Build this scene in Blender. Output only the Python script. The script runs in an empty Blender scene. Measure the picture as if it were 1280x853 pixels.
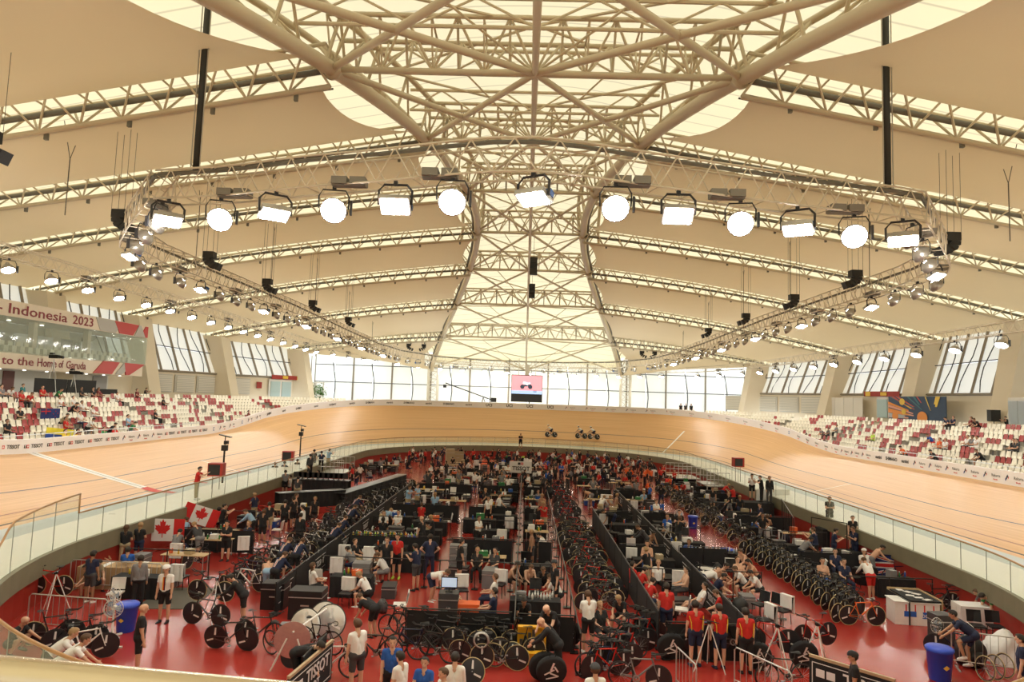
import bpy, bmesh, math, random
import numpy as np
from mathutils import Vector, Matrix
random.seed(7)
S = bpy.context.scene
COL = S.collection
PI = math.pi
# ------------------------------------------------------------------ camera
FPX = 853.0
CAM = Vector((0.0, 0.0, 7.5))
PITCH, YAW, ROLL = math.radians(4.9), math.radians(-1.25), math.radians(1.9)
fw = Vector((math.sin(YAW)*math.cos(PITCH), math.cos(YAW)*math.cos(PITCH), math.sin(PITCH)))
r0 = Vector((math.cos(YAW), -math.sin(YAW), 0.0)); u0 = r0.cross(fw)
rt = r0*math.cos(ROLL) + u0*math.sin(ROLL); up = u0*math.cos(ROLL) - r0*math.sin(ROLL)
cd = bpy.data.cameras.new('camera'); cam = bpy.data.objects.new('camera', cd); COL.objects.link(cam)
cd.sensor_width = 36.0; cd.lens = 36.0*FPX/1280.0; cd.clip_start = 0.05; cd.clip_end = 600
cam.matrix_world = Matrix(((rt.x, up.x, -fw.x, CAM.x), (rt.y, up.y, -fw.y, CAM.y), (rt.z, up.z, -fw.z, CAM.z), (0, 0, 0, 1)))
S.camera = cam
def at(px, py, z=0.0):
    """world point at height z seen at photo pixel (px, py)"""
    d = fw*FPX + rt*(px-640.0) + up*(426.5-py)
    return CAM + d*((z-CAM.z)/d.z)
def atD(px, py, D):
    d = fw*FPX + rt*(px-640.0) + up*(426.5-py)
    return CAM + d*(D/d.y)
def proj(p):
    v = Vector(p)-CAM; c = v.dot(fw)
    return (640+FPX*v.dot(rt)/c, 426.5-FPX*v.dot(up)/c)
# ------------------------------------------------------------------ world, exposure
W = bpy.data.worlds.new('sky'); S.world = W; W.use_nodes = True
bg = W.node_tree.nodes['Background']; bg.inputs[0].default_value = (0.93, 0.97, 1.0, 1); bg.inputs[1].default_value = 2.6
S.view_settings.view_transform = 'Standard'; S.view_settings.look = 'None'
S.view_settings.gamma = 1.0; S.view_settings.use_curve_mapping = False
S.view_settings.exposure = -0.15
S.cycles.max_bounces = 7; S.cycles.diffuse_bounces = 4; S.cycles.glossy_bounces = 3
S.cycles.transmission_bounces = 6; S.cycles.transparent_max_bounces = 10; S.cycles.sample_clamp_indirect = 6.0
S.cycles.caustics_reflective = False; S.cycles.caustics_refractive = False
LAMP = 110.0
# ------------------------------------------------------------------ materials
MATS = {}
def mat(name, col=(0.8, 0.8, 0.8), rough=0.5, metal=0.0, noise=0.0, nscale=6.0, emit=0.0, spec=None, objcol=False, trans=0.0, alpha=1.0, bump=0.0):
    if name in MATS: return MATS[name]
    m = bpy.data.materials.new(name); m.use_nodes = True; nt = m.node_tree; b = nt.nodes['Principled BSDF']
    b.inputs['Roughness'].default_value = rough; b.inputs['Metallic'].default_value = metal
    if spec is not None: b.inputs['Specular IOR Level'].default_value = spec
    src = None
    if objcol:
        oi = nt.nodes.new('ShaderNodeObjectInfo'); src = oi.outputs['Color']
    if noise > 0 or bump > 0:
        tc = nt.nodes.new('ShaderNodeTexCoord'); n = nt.nodes.new('ShaderNodeTexNoise'); n.inputs['Scale'].default_value = nscale
        n.inputs['Detail'].default_value = 3.0
        nt.links.new(tc.outputs['Object'], n.inputs['Vector'])
    if noise > 0:
        mr = nt.nodes.new('ShaderNodeMapRange'); mr.inputs['To Min'].default_value = 1-noise; mr.inputs['To Max'].default_value = 1+noise
        nt.links.new(n.outputs['Fac'], mr.inputs['Value'])
        vm = nt.nodes.new('ShaderNodeVectorMath'); vm.operation = 'SCALE'; nt.links.new(mr.outputs[0], vm.inputs['Scale'])
        if src: nt.links.new(src, vm.inputs[0])
        else: vm.inputs[0].default_value = col
        src = vm.outputs[0]
    if src: nt.links.new(src, b.inputs['Base Color'])
    else: b.inputs['Base Color'].default_value = (*col, 1)
    if bump > 0:
        bp = nt.nodes.new('ShaderNodeBump'); bp.inputs['Strength'].default_value = bump; nt.links.new(n.outputs['Fac'], bp.inputs['Height']); nt.links.new(bp.outputs[0], b.inputs['Normal'])
    if emit > 0:
        b.inputs['Emission Color'].default_value = (*col, 1); b.inputs['Emission Strength'].default_value = emit
    if trans > 0:
        out = nt.nodes['Material Output']; t = nt.nodes.new('ShaderNodeBsdfTranslucent'); t.inputs[0].default_value = (*col, 1)
        mx = nt.nodes.new('ShaderNodeMixShader'); mx.inputs[0].default_value = trans
        nt.links.new(b.outputs[0], mx.inputs[1]); nt.links.new(t.outputs[0], mx.inputs[2]); nt.links.new(mx.outputs[0], out.inputs[0])
        if src: nt.links.new(src, t.inputs[0])
    if alpha < 1:
        out = nt.nodes['Material Output']; t = nt.nodes.new('ShaderNodeBsdfTransparent'); t.inputs[0].default_value = (0.97, 1.0, 0.98, 1)
        mx = nt.nodes.new('ShaderNodeMixShader'); mx.inputs[0].default_value = alpha
        nt.links.new(t.outputs[0], mx.inputs[1]); nt.links.new(b.outputs[0], mx.inputs[2]); nt.links.new(mx.outputs[0], out.inputs[0])
    m.diffuse_color = (*col, 1)
    MATS[name] = m
    return m
# ------------------------------------------------------------------ mesh helper
def basis(d):
    d = d.normalized(); a = Vector((0, 0, 1)) if abs(d.z) < 0.9 else Vector((1, 0, 0))
    x = d.cross(a).normalized(); return x, x.cross(d).normalized()
class MB:
    def __init__(s): s.v = []; s.f = []; s.m = []; s.k = 0; s.uv = None
    def add(s, vs, fs):
        o = len(s.v); s.v.extend([tuple(p) for p in vs]); s.f.extend([tuple(i+o for i in f) for f in fs]); s.m.extend([s.k]*len(fs)); return s
    def box(s, c, d, rz=0.0, M=None):
        x, y, z = d[0]/2, d[1]/2, d[2]/2
        vs = [Vector((a*x, b*y, e*z)) for e in (-1, 1) for b in (-1, 1) for a in (-1, 1)]
        R = M if M is not None else Matrix.Rotation(rz, 3, 'Z')
        vs = [R @ q + Vector(c) for q in vs]
        return s.add(vs, [(0, 2, 3, 1), (4, 5, 7, 6), (0, 1, 5, 4), (2, 6, 7, 3), (0, 4, 6, 2), (1, 3, 7, 5)])
    def bar(s, a, b, r, n=6, r2=None, cap=True):
        a, b = Vector(a), Vector(b)
        if (b-a).length < 1e-6: return s
        x, y = basis(b-a); r2 = r if r2 is None else r2
        vs = [a+(x*math.cos(t)+y*math.sin(t))*r for t in [2*PI*i/n for i in range(n)]] + [b+(x*math.cos(t)+y*math.sin(t))*r2 for t in [2*PI*i/n for i in range(n)]]
        fs = [(i, (i+1) % n, n+(i+1) % n, n+i) for i in range(n)]
        if cap: fs += [tuple(range(n-1, -1, -1)), tuple(range(n, 2*n))]
        return s.add(vs, fs)
    def path(s, pts, r, n=6, closed=False):
        pts = [Vector(p) for p in pts]; N = len(pts); vs = []
        for i, p in enumerate(pts):
            if closed: t = pts[(i+1) % N]-pts[i-1]
            else: t = pts[min(i+1, N-1)]-pts[max(i-1, 0)]
            x, y = basis(t); rr = r[i] if isinstance(r, (list, tuple)) else r
            vs += [p+(x*math.cos(q)+y*math.sin(q))*rr for q in [2*PI*k/n for k in range(n)]]
        fs = []
        for i in range(N if closed else N-1):
            j = (i+1) % N
            fs += [(i*n+k, i*n+(k+1) % n, j*n+(k+1) % n, j*n+k) for k in range(n)]
        if not closed: fs += [tuple(range(n-1, -1, -1)), tuple(range((N-1)*n, N*n))]
        return s.add(vs, fs)
    def lathe(s, prof, n=12, c=(0, 0, 0), M=None, caps=True):
        vs = []; c = Vector(c)
        for (r, z) in prof:
            for k in range(n):
                q = Vector((r*math.cos(2*PI*k/n), r*math.sin(2*PI*k/n), z))
                if M is not None: q = M @ q
                vs.append(q+c)
        fs = []
        for i in range(len(prof)-1):
            fs += [(i*n+k, i*n+(k+1) % n, (i+1)*n+(k+1) % n, (i+1)*n+k) for k in range(n)]
        if caps: fs += [tuple(range(n-1, -1, -1)), tuple(range((len(prof)-1)*n, len(prof)*n))]
        return s.add(vs, fs)
    def grid(s, rows, closed=False):
        nr, nc = len(rows), len(rows[0]); vs = [p for r in rows for p in r]
        fs = [(i*nc+j, i*nc+j+1, (i+1)*nc+j+1, (i+1)*nc+j) for i in range(nr-1) for j in range(nc-1)]
        return s.add(vs, fs)
    def mesh(s, name, mats, smooth=False):
        me = bpy.data.meshes.new(name); me.from_pydata(s.v, [], s.f)
        for q in (mats if isinstance(mats, (list, tuple)) else [mats]): me.materials.append(q)
        if any(s.m): me.polygons.foreach_set('material_index', s.m)
        if smooth: me.polygons.foreach_set('use_smooth', [True]*len(s.f))
        if s.uv:
            ul = me.uv_layers.new(name='UVMap'); lv = np.empty(len(me.loops), dtype=np.int32); me.loops.foreach_get('vertex_index', lv)
            ul.data.foreach_set('uv', np.array(s.uv, dtype=np.float32)[lv].ravel())
        me.update(); return me
    def build(s, name, mats, parent=None, smooth=False, loc=None, kind=None, color=None):
        return link(name, s.mesh(name, mats, smooth), parent, loc, kind, color)
def link(name, data, parent=None, loc=None, kind=None, color=None, rz=0.0):
    o = bpy.data.objects.new(name, data); COL.objects.link(o)
    if parent is not None: o.parent = parent
    if loc is not None: o.location = loc
    if rz: o.rotation_euler.z = rz
    if kind: o['kind'] = kind
    if color: o.color = (*color, 1)
    return o
def thing(name, label, cat, loc=(0, 0, 0), rz=0.0, group=None, data=None, kind=None, color=None):
    o = link(name, data, None, loc, kind, color, rz)
    if label: o['label'] = label
    if cat: o['category'] = cat
    if group: o['group'] = group
    return o
KIDS = {}
def kids(o):
    return KIDS.get(o.name) or [c for c in o.children]
def copy_tree(src, parent=None):
    c = src.copy(); COL.objects.link(c)
    if parent is not None: c.parent = parent
    for k in src.children: copy_tree(k, c)
    return c
def text(s, size, name='lettering', parent=None, loc=(0, 0, 0), rot=(0, 0, 0), m=None, extrude=0.004, bold=0.0, width=None):
    key = ('T', s, size, extrude, bold, width, m.name)
    if key not in MATS:
        cu = bpy.data.curves.new(name, 'FONT'); cu.body = s; cu.size = size; cu.extrude = extrude; cu.offset = bold*size
        cu.align_x = 'CENTER'; cu.align_y = 'CENTER'; cu.resolution_u = 2
        tmp = bpy.data.objects.new('tmp', cu); COL.objects.link(tmp); bpy.context.view_layer.update()
        me = bpy.data.meshes.new_from_object(tmp.evaluated_get(bpy.context.evaluated_depsgraph_get()))
        bpy.data.objects.remove(tmp); me.materials.clear(); me.materials.append(m); MATS[key] = me
    o = link(name, MATS[key], parent, loc); o.rotation_euler = rot
    if width: o.scale.x = width
    return o
# ------------------------------------------------------------------ plan of the bowl
HW, Y0, Y1 = 16.8, 27.2, 70.7          # half width of infield edge, bend centres
YM = (Y0+Y1)/2
STR = Y1-Y0
PER = 2*STR+2*PI*HW
def base(s):
    """point, outward normal on the infield edge at arc length s; s=0 at right side, near bend start, running to the far end"""
    s %= PER
    if s < STR: return Vector((HW, Y0+s, 0)), Vector((1, 0, 0)), min(s, STR-s)*-1
    s -= STR
    if s < PI*HW:
        a = s/HW; n = Vector((math.cos(a), math.sin(a), 0)); return Vector((0, Y1, 0))+n*HW, n, min(s, PI*HW-s)
    s -= PI*HW
    if s < STR: return Vector((-HW, Y1-s, 0)), Vector((-1, 0, 0)), min(s, STR-s)*-1
    s -= STR
    a = PI+s/HW; n = Vector((math.cos(a), math.sin(a), 0)); return Vector((0, Y0, 0))+n*HW, n, min(s, PI*HW-s)
def sm(a, b, x):
    t = max(0.0, min(1.0, (x-a)/(b-a))); return t*t*(3-2*t)
ZA = 1.6     # apron level
def prof(s, v):
    """point on the riding surface: v metres outward from infield edge (0..11)"""
    p, n, d = base(s)
    b = sm(-12, 15, d)
    if v <= 3.6: z = ZA+0.04*v; o = v
    else:
        t = min((v-3.6)/7.4, 1.0); o = 3.6+(7.15*(1-b)+5.9*b)*t; z = ZA+0.15+(1.85*(1-b)+4.45*b)*(t*0.93+0.07*t*t)
    q = p+n*o; q.z = z
    return q, n
# ------------------------------------------------------------------ surfaces of the bowl
def wood_material():
    m = bpy.data.materials.new('track_surface'); m.use_nodes = True; nt = m.node_tree; N = nt.nodes; L = nt.links
    b = N['Principled BSDF']; uv = N.new('ShaderNodeUVMap'); sx = N.new('ShaderNodeSeparateXYZ'); L.new(uv.outputs[0], sx.inputs[0])
    v = sx.outputs[1]; u = sx.outputs[0]
    cmb = N.new('ShaderNodeCombineXYZ'); mu = N.new('ShaderNodeMath'); mu.operation = 'MULTIPLY'; mu.inputs[1].default_value = 0.12; L.new(u, mu.inputs[0])
    mv = N.new('ShaderNodeMath'); mv.operation = 'MULTIPLY'; mv.inputs[1].default_value = 14.0; L.new(v, mv.inputs[0])
    L.new(mu.outputs[0], cmb.inputs[0]); L.new(mv.outputs[0], cmb.inputs[1])
    n = N.new('ShaderNodeTexNoise'); n.inputs['Scale'].default_value = 1.0; n.inputs['Detail'].default_value = 5; L.new(cmb.outputs[0], n.inputs['Vector'])
    cr = N.new('ShaderNodeValToRGB'); cr.color_ramp.elements[0].position = 0.3; cr.color_ramp.elements[1].position = 0.72
    cr.color_ramp.elements[0].color = (0.60, 0.345, 0.145, 1); cr.color_ramp.elements[1].color = (0.76, 0.475, 0.225, 1); L.new(n.outputs[0], cr.inputs[0])
    n2 = N.new('ShaderNodeTexNoise'); n2.inputs['Scale'].default_value = 0.25; L.new(uv.outputs[0], n2.inputs['Vector'])
    mixn = N.new('ShaderNodeMix'); mixn.data_type = 'RGBA'; mixn.blend_type = 'MULTIPLY'; mixn.inputs[0].default_value = 0.35
    L.new(cr.outputs[0], mixn.inputs[6]); L.new(n2.outputs[0], mixn.inputs[7])
    cur = cr.outputs[0]
    def band(cur, lo, hi, col, fac=1.0):
        a = N.new('ShaderNodeMath'); a.operation = 'GREATER_THAN'; a.inputs[1].default_value = lo; L.new(v, a.inputs[0])
        c = N.new('ShaderNodeMath'); c.operation = 'LESS_THAN'; c.inputs[1].default_value = hi; L.new(v, c.inputs[0])
        d = N.new('ShaderNodeMath'); d.operation = 'MULTIPLY'; L.new(a.outputs[0], d.inputs[0]); L.new(c.outputs[0], d.inputs[1])
        e = N.new('ShaderNodeMath'); e.operation = 'MULTIPLY'; e.inputs[1].default_value = fac; L.new(d.outputs[0], e.inputs[0])
        mx = N.new('ShaderNodeMix'); mx.data_type = 'RGBA'; L.new(e.outputs[0], mx.inputs[0]); L.new(cur, mx.inputs[6]); mx.inputs[7].default_value = (*col, 1)
        return mx.outputs[2]
    cur = band(cur, -1, 2.35, (0.80, 0.78, 0.69))
    cur = band(cur, 2.35, 3.6, (0.44, 0.50, 0.50))
    cur = band(cur, 3.82, 3.9, (0.045, 0.04, 0.035))
    cur = band(cur, 4.5, 4.56, (0.30, 0.10, 0.07))
    cur = band(cur, 6.3, 6.38, (0.06, 0.06, 0.075))
    L.new(cur, b.inputs['Base Color']); b.inputs['Roughness'].default_value = 0.36
    b.inputs['Specular IOR Level'].default_value = 0.45
    return m
WOOD = wood_material()
NS = 240
def ring_s(n=NS): return [PER*i/n for i in range(n)]
trk = MB(); vs_ = [0, 0.8, 1.6, 2.35, 3.0, 3.6, 3.95, 4.6, 5.6, 6.6, 7.6, 8.6, 9.8, 11.0]; uvs = []
rows = []
for v in vs_:
    rows.append([prof(PER*i/NS, v)[0] for i in range(NS+1)]); uvs += [(PER*i/NS, v) for i in range(NS+1)]
trk.grid(rows); trk.uv = uvs
track = thing('timber_track', 'pale timber banked cycling track circling the hall with painted lines', 'track', data=trk.mesh('timber_track', WOOD, True), kind='structure')
# painted cross lines (each lies on the boards)
WHITE = mat('white_paint', (0.86, 0.85, 0.8), 0.45)
REDP = mat('red_paint', (0.6, 0.05, 0.03), 0.5); BLACKP = mat('black_paint', (0.02, 0.02, 0.02), 0.5)
def s_left(y): return STR+PI*HW+(Y1-y)
def s_right(y): return y-Y0
def cross_line(s, v0, v1, w, m, name, lift=0.012):
    b = MB(); rows = []
    for j in (-1, 1):
        r = []
        for i in range(13):
            q, n = prof(s+j*w/2, v0+(v1-v0)*i/12); q.z += lift; r.append(q)
        rows.append(r)
    b.grid(rows); return b.build(name, m, track)
cross_line(s_left(38.2), 3.6, 11, 0.72, WHITE, 'finish_line'); cross_line(s_left(38.2), 3.6, 11, 0.05, BLACKP, 'finish_line_centre', 0.02)
cross_line(s_left(38.2), 2.9, 4.3, 0.7, REDP, 'timing_mark', 0.024)
cross_line(s_left(38.2), 2.5, 3.4, 0.5, REDP, 'timing_mark', 0.02)
cross_line(s_left(49.0), 3.7, 6.3, 0.1, WHITE, 'start_line'); cross_line(s_right(49.0), 3.7, 6.3, 0.1, WHITE, 'start_line')
cross_line(s_left(49.0), 2.6, 3.5, 0.3, REDP, 'timing_mark', 0.02)
cross_line(STR+HW*0.62, 3.6, 8.2, 0.16, WHITE, 'bend_line'); cross_line(s_left(42.5), 2.7, 3.6, 0.3, REDP, 'timing_mark', 0.02)
# infield floor
RED = bpy.data.materials.new('red_floor_paint'); RED.use_nodes = True
nt = RED.node_tree; b = nt.nodes['Principled BSDF']; tc = nt.nodes.new('ShaderNodeTexCoord'); n = nt.nodes.new('ShaderNodeTexNoise'); n.inputs['Scale'].default_value = 0.35; n.inputs['Detail'].default_value = 6
nt.links.new(tc.outputs['Object'], n.inputs['Vector']); cr = nt.nodes.new('ShaderNodeValToRGB'); cr.color_ramp.elements[0].color = (0.30, 0.022, 0.016, 1); cr.color_ramp.elements[1].color = (0.40, 0.04, 0.03, 1)
nt.links.new(n.outputs[0], cr.inputs[0]); nt.links.new(cr.outputs[0], b.inputs['Base Color'])
mr = nt.nodes.new('ShaderNodeMapRange'); mr.inputs['To Min'].default_value = 0.20; mr.inputs['To Max'].default_value = 0.27; b.inputs['Roughness'].default_value = 0.22
b.inputs['Specular IOR Level'].default_value = 0.42
fl = MB(); ring = [base(s)[0] for s in ring_s()]
fl.add([(0, YM, 0)]+ring, [(0, i+1, (i+1) % NS+1) for i in range(NS)])
thing('floor', 'glossy red painted infield floor inside the track', 'floor', data=fl.mesh('floor', RED), kind='structure')
# retaining wall: red skirting below, grey-olive kerb above
rw = MB(); rws = []
for z in (0, 0.95): rws.append([base(s)[0]+Vector((0, 0, z)) for s in ring_s()+[PER]])
rw.grid(rws)
wall_in = thing('wall_infield', 'low red retaining wall around the sunken infield', 'wall', data=rw.mesh('wall_infield', mat('red_wall', (0.33, 0.03, 0.02), 0.4, noise=0.1)), kind='structure')
kb = MB(); rws = []
for (o, z) in ((0.0, 0.95), (-0.12, 0.95), (-0.12, ZA+0.02), (0.06, ZA+0.02), (0.06, ZA-0.1)):
    rws.append([base(s)[0]+base(s)[1]*o+Vector((0, 0, z)) for s in ring_s()+[PER]])
kb.grid(rws)
kb.build('kerb', mat('olive_kerb', (0.20, 0.185, 0.12), 0.6, noise=0.15, nscale=2), wall_in)
# ------------------------------------------------------------------ glass balustrade with timber rail
GLASS = mat('clear_glass', (0.80, 0.88, 0.80), 0.06, alpha=0.13)
FROST = mat('panel_joint', (0.22, 0.24, 0.2), 0.4)
RAILW = mat('rail_timber', (0.42, 0.23, 0.09), 0.35, noise=0.15, nscale=9)
bal = thing('glass_balustrade', 'frameless glass balustrade with brown timber handrail around the sunken infield', 'balustrade')
def rail_h(s):
    """raised glass towards the near left bend"""
    s %= PER; a = STR+PI*HW+(Y1-26.0)      # where it jumps up on the left
    h = 1.06
    if a <= s < a+9.0: h = 1.78-0.2*(s-a)/5.0 if s < a+5.0 else max(1.06, 1.58-0.52*(s-a-5.0)/1.1)
    return h
NP = 120; step = PER/NP
a0 = STR+PI*HW+(Y1-26.0)
for i in range(NP):
    s0 = a0+i*step; s1 = s0+step-0.02; g = MB(); rws = []
    k = 3
    for off in (-0.008, 0.008):
        lo = []; hi = []
        for j in range(k+1):
            s = s0+(s1-s0)*j/k; p, n, d = base(s); q = p+n*off; lo.append(q+Vector((0, 0, ZA+0.02))); hi.append(q+Vector((0, 0, ZA+rail_h(min(s, s1-1e-4)))))
        g.grid([lo, hi])
    g.build('glass_panel', GLASS, bal)
    p, n, d = base(s0-0.01)
    j = MB(); j.box(p+Vector((0, 0, ZA+0.02+rail_h(s0+0.001)/2)), (0.014, 0.03, rail_h(s0+0.001)-0.03), math.atan2(n.y, n.x)); j.build('panel_joint', FROST, bal)
pts = []
for i in range(401):
    s = a0+0.001+(PER-0.002)*i/400; p, n, d = base(s); pts.append(p+Vector((0, 0, ZA+rail_h(s)+0.015)))
rl = MB(); rl.path(pts+[pts[0]+Vector((0, 0, 0))], 0.035, 8); rl.build('handrail', RAILW, bal, True)
# ------------------------------------------------------------------ perimeter boards
BOARD = mat('white_board', (0.87, 0.85, 0.86), 0.45)
boards = thing('perimeter_hoarding', 'white advertising hoarding running along the top edge of the timber track', 'hoarding')
nb = 104; bs = (PER)/nb
TXTK = mat('black_print', (0.03, 0.03, 0.035), 0.5); TXTR = mat('red_print', (0.62, 0.03, 0.03), 0.5); TXTG = mat('grey_print', (0.2, 0.2, 0.2), 0.5); TXTB = mat('blue_print', (0.03, 0.08, 0.35), 0.5)
logo_k = MB(); logo_k.box((-0.42, 0, 0.02), (0.06, 0.01, 0.22), M=Matrix.Rotation(0.35, 3, 'Y')); logo_k.box((-0.34, 0, 0.10), (0.05, 0.01, 0.16), M=Matrix.Rotation(-0.25, 3, 'Y'))
logo_k.k = 1; logo_k.box((-0.50, 0, -0.08), (0.06, 0.01, 0.16), M=Matrix.Rotation(0.35, 3, 'Y')); logo_k.k = 2; logo_k.box((-0.27, 0, 0.02), (0.04, 0.01, 0.12), M=Matrix.Rotation(0.2, 3, 'Y'))
logo_me = logo_k.mesh('mark', [TXTK, TXTB, TXTR])
iso_k = MB(); iso_k.box((0, 0, 0), (0.3, 0.01, 0.3)); iso_k.k = 1; iso_k.box((0, -0.004, 0), (0.19, 0.01, 0.19)); iso_me = iso_k.mesh('mark', [mat('blue_mark', (0.13, 0.25, 0.5), 0.5), BOARD])
tiss_k = MB(); tiss_k.box((-0.13, 0, 0), (0.25, 0.01, 0.22)); tiss_k.k = 1; tiss_k.box((0.13, 0, 0), (0.25, 0.01, 0.22)); tiss_k.k = 2; tiss_k.box((0.13, -0.004, 0), (0.15, 0.01, 0.05)); tiss_k.box((0.13, -0.004, 0), (0.05, 0.01, 0.15)); tiss_k.box((-0.13, -0.004, 0.05), (0.15, 0.01, 0.04)); tiss_k.box((-0.13, -0.004, -0.02), (0.04, 0.01, 0.13))
tiss_me = tiss_k.mesh('mark', [TXTK, TXTR, BOARD])
for i in range(nb):
    s0 = i*bs; s1 = s0+bs-0.015; g = MB(); k = 3
    fr = []; 
    for (off, z) in ((0.0, -0.02), (0.0, 0.78), (0.05, 0.80), (0.05, -0.25)):
        r = []
        for j in range(k+1):
            q, n = prof(s0+(s1-s0)*j/k, 11.0); r.append(q+n*off+Vector((0, 0, z)))
        fr.append(r)
    g.grid(fr); bd = g.build('advert_board', BOARD, boards)
    smid = s0+bs/2; q, n = prof(smid, 11.0); rz = math.atan2(n.y, n.x)-PI/2
    y = q.y; left = q.x < 0
    tilt = (prof(smid+0.6, 11.0)[0].z-prof(smid-0.6, 11.0)[0].z)/1.2
    if y < 15: continue
    if left and y < 46: kind = 'T'
    elif left and y < 53: kind = 'L'
    elif left and y < 60: kind = 'T'
    elif left and y < 70: kind = 'L' if i % 3 else 'I'
    elif y > 84 and abs(q.x) < 6: kind = 'U'
    elif y > 70 and left: kind = 'S'
    elif not left and 70 < y < 73: kind = 'I'
    elif not left and 49 < y < 55: kind = 'S'
    else: kind = 'L'
    for dx in ((-0.0,)):
        wpos = q - n*0.012 + Vector((0, 0, 0.39))
        rot = (PI/2, tilt*(1 if True else 1)*-1*-1, rz)
        E = Matrix.Rotation(rz, 4, 'Z') @ Matrix.Rotation(tilt, 4, 'Y') @ Matrix.Rotation(PI/2, 4, 'X')
        Em = Matrix.Rotation(rz, 4, 'Z') @ Matrix.Rotation(tilt, 4, 'Y')
        def put(o, off, M_, dz=0.0):
            o.matrix_local = Matrix.Translation(wpos + (Matrix.Rotation(rz, 3, 'Z') @ Matrix.Rotation(tilt, 3, 'Y')) @ Vector((off, 0, dz))) @ M_
        if kind == 'T':
            put(text('TISSOT', 0.29, 'lettering', bd, m=TXTK, bold=0.02), 0.2, E); put(link('mark', tiss_me, bd), -0.62, Em @ Matrix.Diagonal((0.75, 1, 0.85, 1)))
        elif kind == 'L':
            put(link('mark', logo_me, bd), -0.25, Em); put(text('Rakarta', 0.24, 'lettering', bd, m=TXTG), 0.28, E, 0.03); put(text('lifestyle', 0.12, 'lettering', bd, m=TXTR), 0.25, E, -0.2)
        elif kind == 'S': put(text('SHIMANO' if i % 2 else 'santini', 0.36, 'lettering', bd, m=TXTK, bold=0.02), 0, E)
        elif kind == 'U': put(text('UCI', 0.55, 'lettering', bd, m=TXTK, bold=0.03), 0, E)
        else: put(link('mark', iso_me, bd), 0, Em)
# ------------------------------------------------------------------ terraces and seats
CONC = mat('pale_concrete', (0.50, 0.48, 0.42), 0.7, noise=0.12, nscale=1.5)
NR = 9
def row_pt(s, i, dv=0.0):
    p, n, d = base(s); q = p+n*(12.25+0.86*i+dv); return q, n
def row_z(i): return 3.40+0.335*i
SL0, SL1 = s_left(98), s_left(13)
def terrace(name, sa, sb, label):
    m = MB(); rws = []; ks = [sa+(sb-sa)*j/110 for j in range(111)]
    for i in range(NR):
        rws.append([row_pt(s, i, -0.35)[0]+Vector((0, 0, row_z(i-1) if i else 2.2)) for s in ks]); rws.append([row_pt(s, i, -0.35)[0]+Vector((0, 0, row_z(i))) for s in ks])
    rws.append([row_pt(s, NR-1, 0.6)[0]+Vector((0, 0, row_z(NR-1))) for s in ks])
    rws.append([row_pt(s, NR-1, 0.6)[0]+Vector((0, 0, row_z(NR-1)-0.35)) for s in ks])
    rws.append([row_pt(s, NR-1, 9.5)[0]+Vector((0, 0, row_z(NR-1)-0.35)) for s in ks])
    m.grid(rws)
    return thing(name, label, 'terrace', data=m.mesh(name, CONC), kind='structure')
ARC = HW*1.02
sR0, sR1 = -14.0, STR+ARC            # right side runs near -> far
sL0, sL1 = STR+PI*HW-ARC, STR+PI*HW+STR+14.0
terrace('seating_terrace', sR0, sR1, 'stepped pale concrete terrace under the right grandstand seats')
terrace('seating_terrace', sL0, sL1, 'stepped pale concrete terrace under the left grandstand seats')
# seats
def seat_mesh():
    m = MB()
    prof2 = [(-0.20, 0.40), (0.10, 0.36), (0.17, 0.40), (0.22, 0.58), (0.26, 0.80)]
    wds = [0.21, 0.215, 0.215, 0.215, 0.17]
    top = []; bot = []
    for (y, z), w in zip(prof2, wds):
        top.append([(-w, y, z+0.02), (-w*0.5, y, z-0.01), (w*0.5, y, z-0.01), (w, y, z+0.02)])
        bot.append([(w, y+0.03, z-0.02), (w*0.5, y+0.035, z-0.045), (-w*0.5, y+0.035, z-0.045), (-w, y+0.03, z-0.02)])
    m.grid(top); m.grid(bot)
    a = [top[0][k] for k in range(4)]; c = [bot[0][3-k] for k in range(4)]; m.grid([c, a])
    a = [top[-1][k] for k in range(4)]; c = [bot[-1][3-k] for k in range(4)]; m.grid([a, c])
    return m
SEATW = mat('cream_seat_plastic', (0.80, 0.76, 0.63), 0.4); SEATR = mat('red_seat_plastic', (0.34, 0.022, 0.02), 0.4)
sm_ = seat_mesh(); seat_w = sm_.mesh('seat_shell', SEATW, True); seat_r = sm_.mesh('seat_shell', SEATR, True)
pst = MB(); pst.box((0, 0.05, 0.18), (0.05, 0.08, 0.36)); pst.box((0, 0.05, 0.34), (0.3, 0.2, 0.03)); post_me = pst.mesh('pedestal', mat('seat_metal', (0.25, 0.25, 0.25), 0.4, 0.5))
rs = random.Random(5)
SEATS = []
for side in (0, 1):
    sa, sb = (sR0, sR1) if side == 0 else (sL0, sL1)
    for i in range(NR):
        L = (HW+12.25+0.86*i)
        s = sa+0.5; idx = 0; run = 0; red = False
        while s < sb-0.3:
            p, n, d = base(s)
            ds = 0.52 if abs(n.x) > 0.999 else 0.52*HW/L
            # aisles, slanting slightly with the row
            q, n = row_pt(s, i)
            key = (q.y-13.0) if abs(n.x) > 0.999 else (70.7+math.asin(min(1, abs(n.y)))*(HW+12)*0.9-13)
            aisle = (key+0.0*i) % 11.2 < 1.05
            if not aisle:
                if run <= 0:
                    red = (not red) and rs.random() < (0.85 if key < 62 else 0.4 if key < 70 else 0.0); run = rs.choice([1, 2, 2, 3]) if red else rs.choice([1, 2, 3, 4, 5, 7])
                run -= 1
                if key > 78: red = False
                SEATS.append((q+Vector((0, 0, row_z(i))), math.atan2(n.y, n.x)-PI/2, red, side, i))
            s += ds
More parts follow.
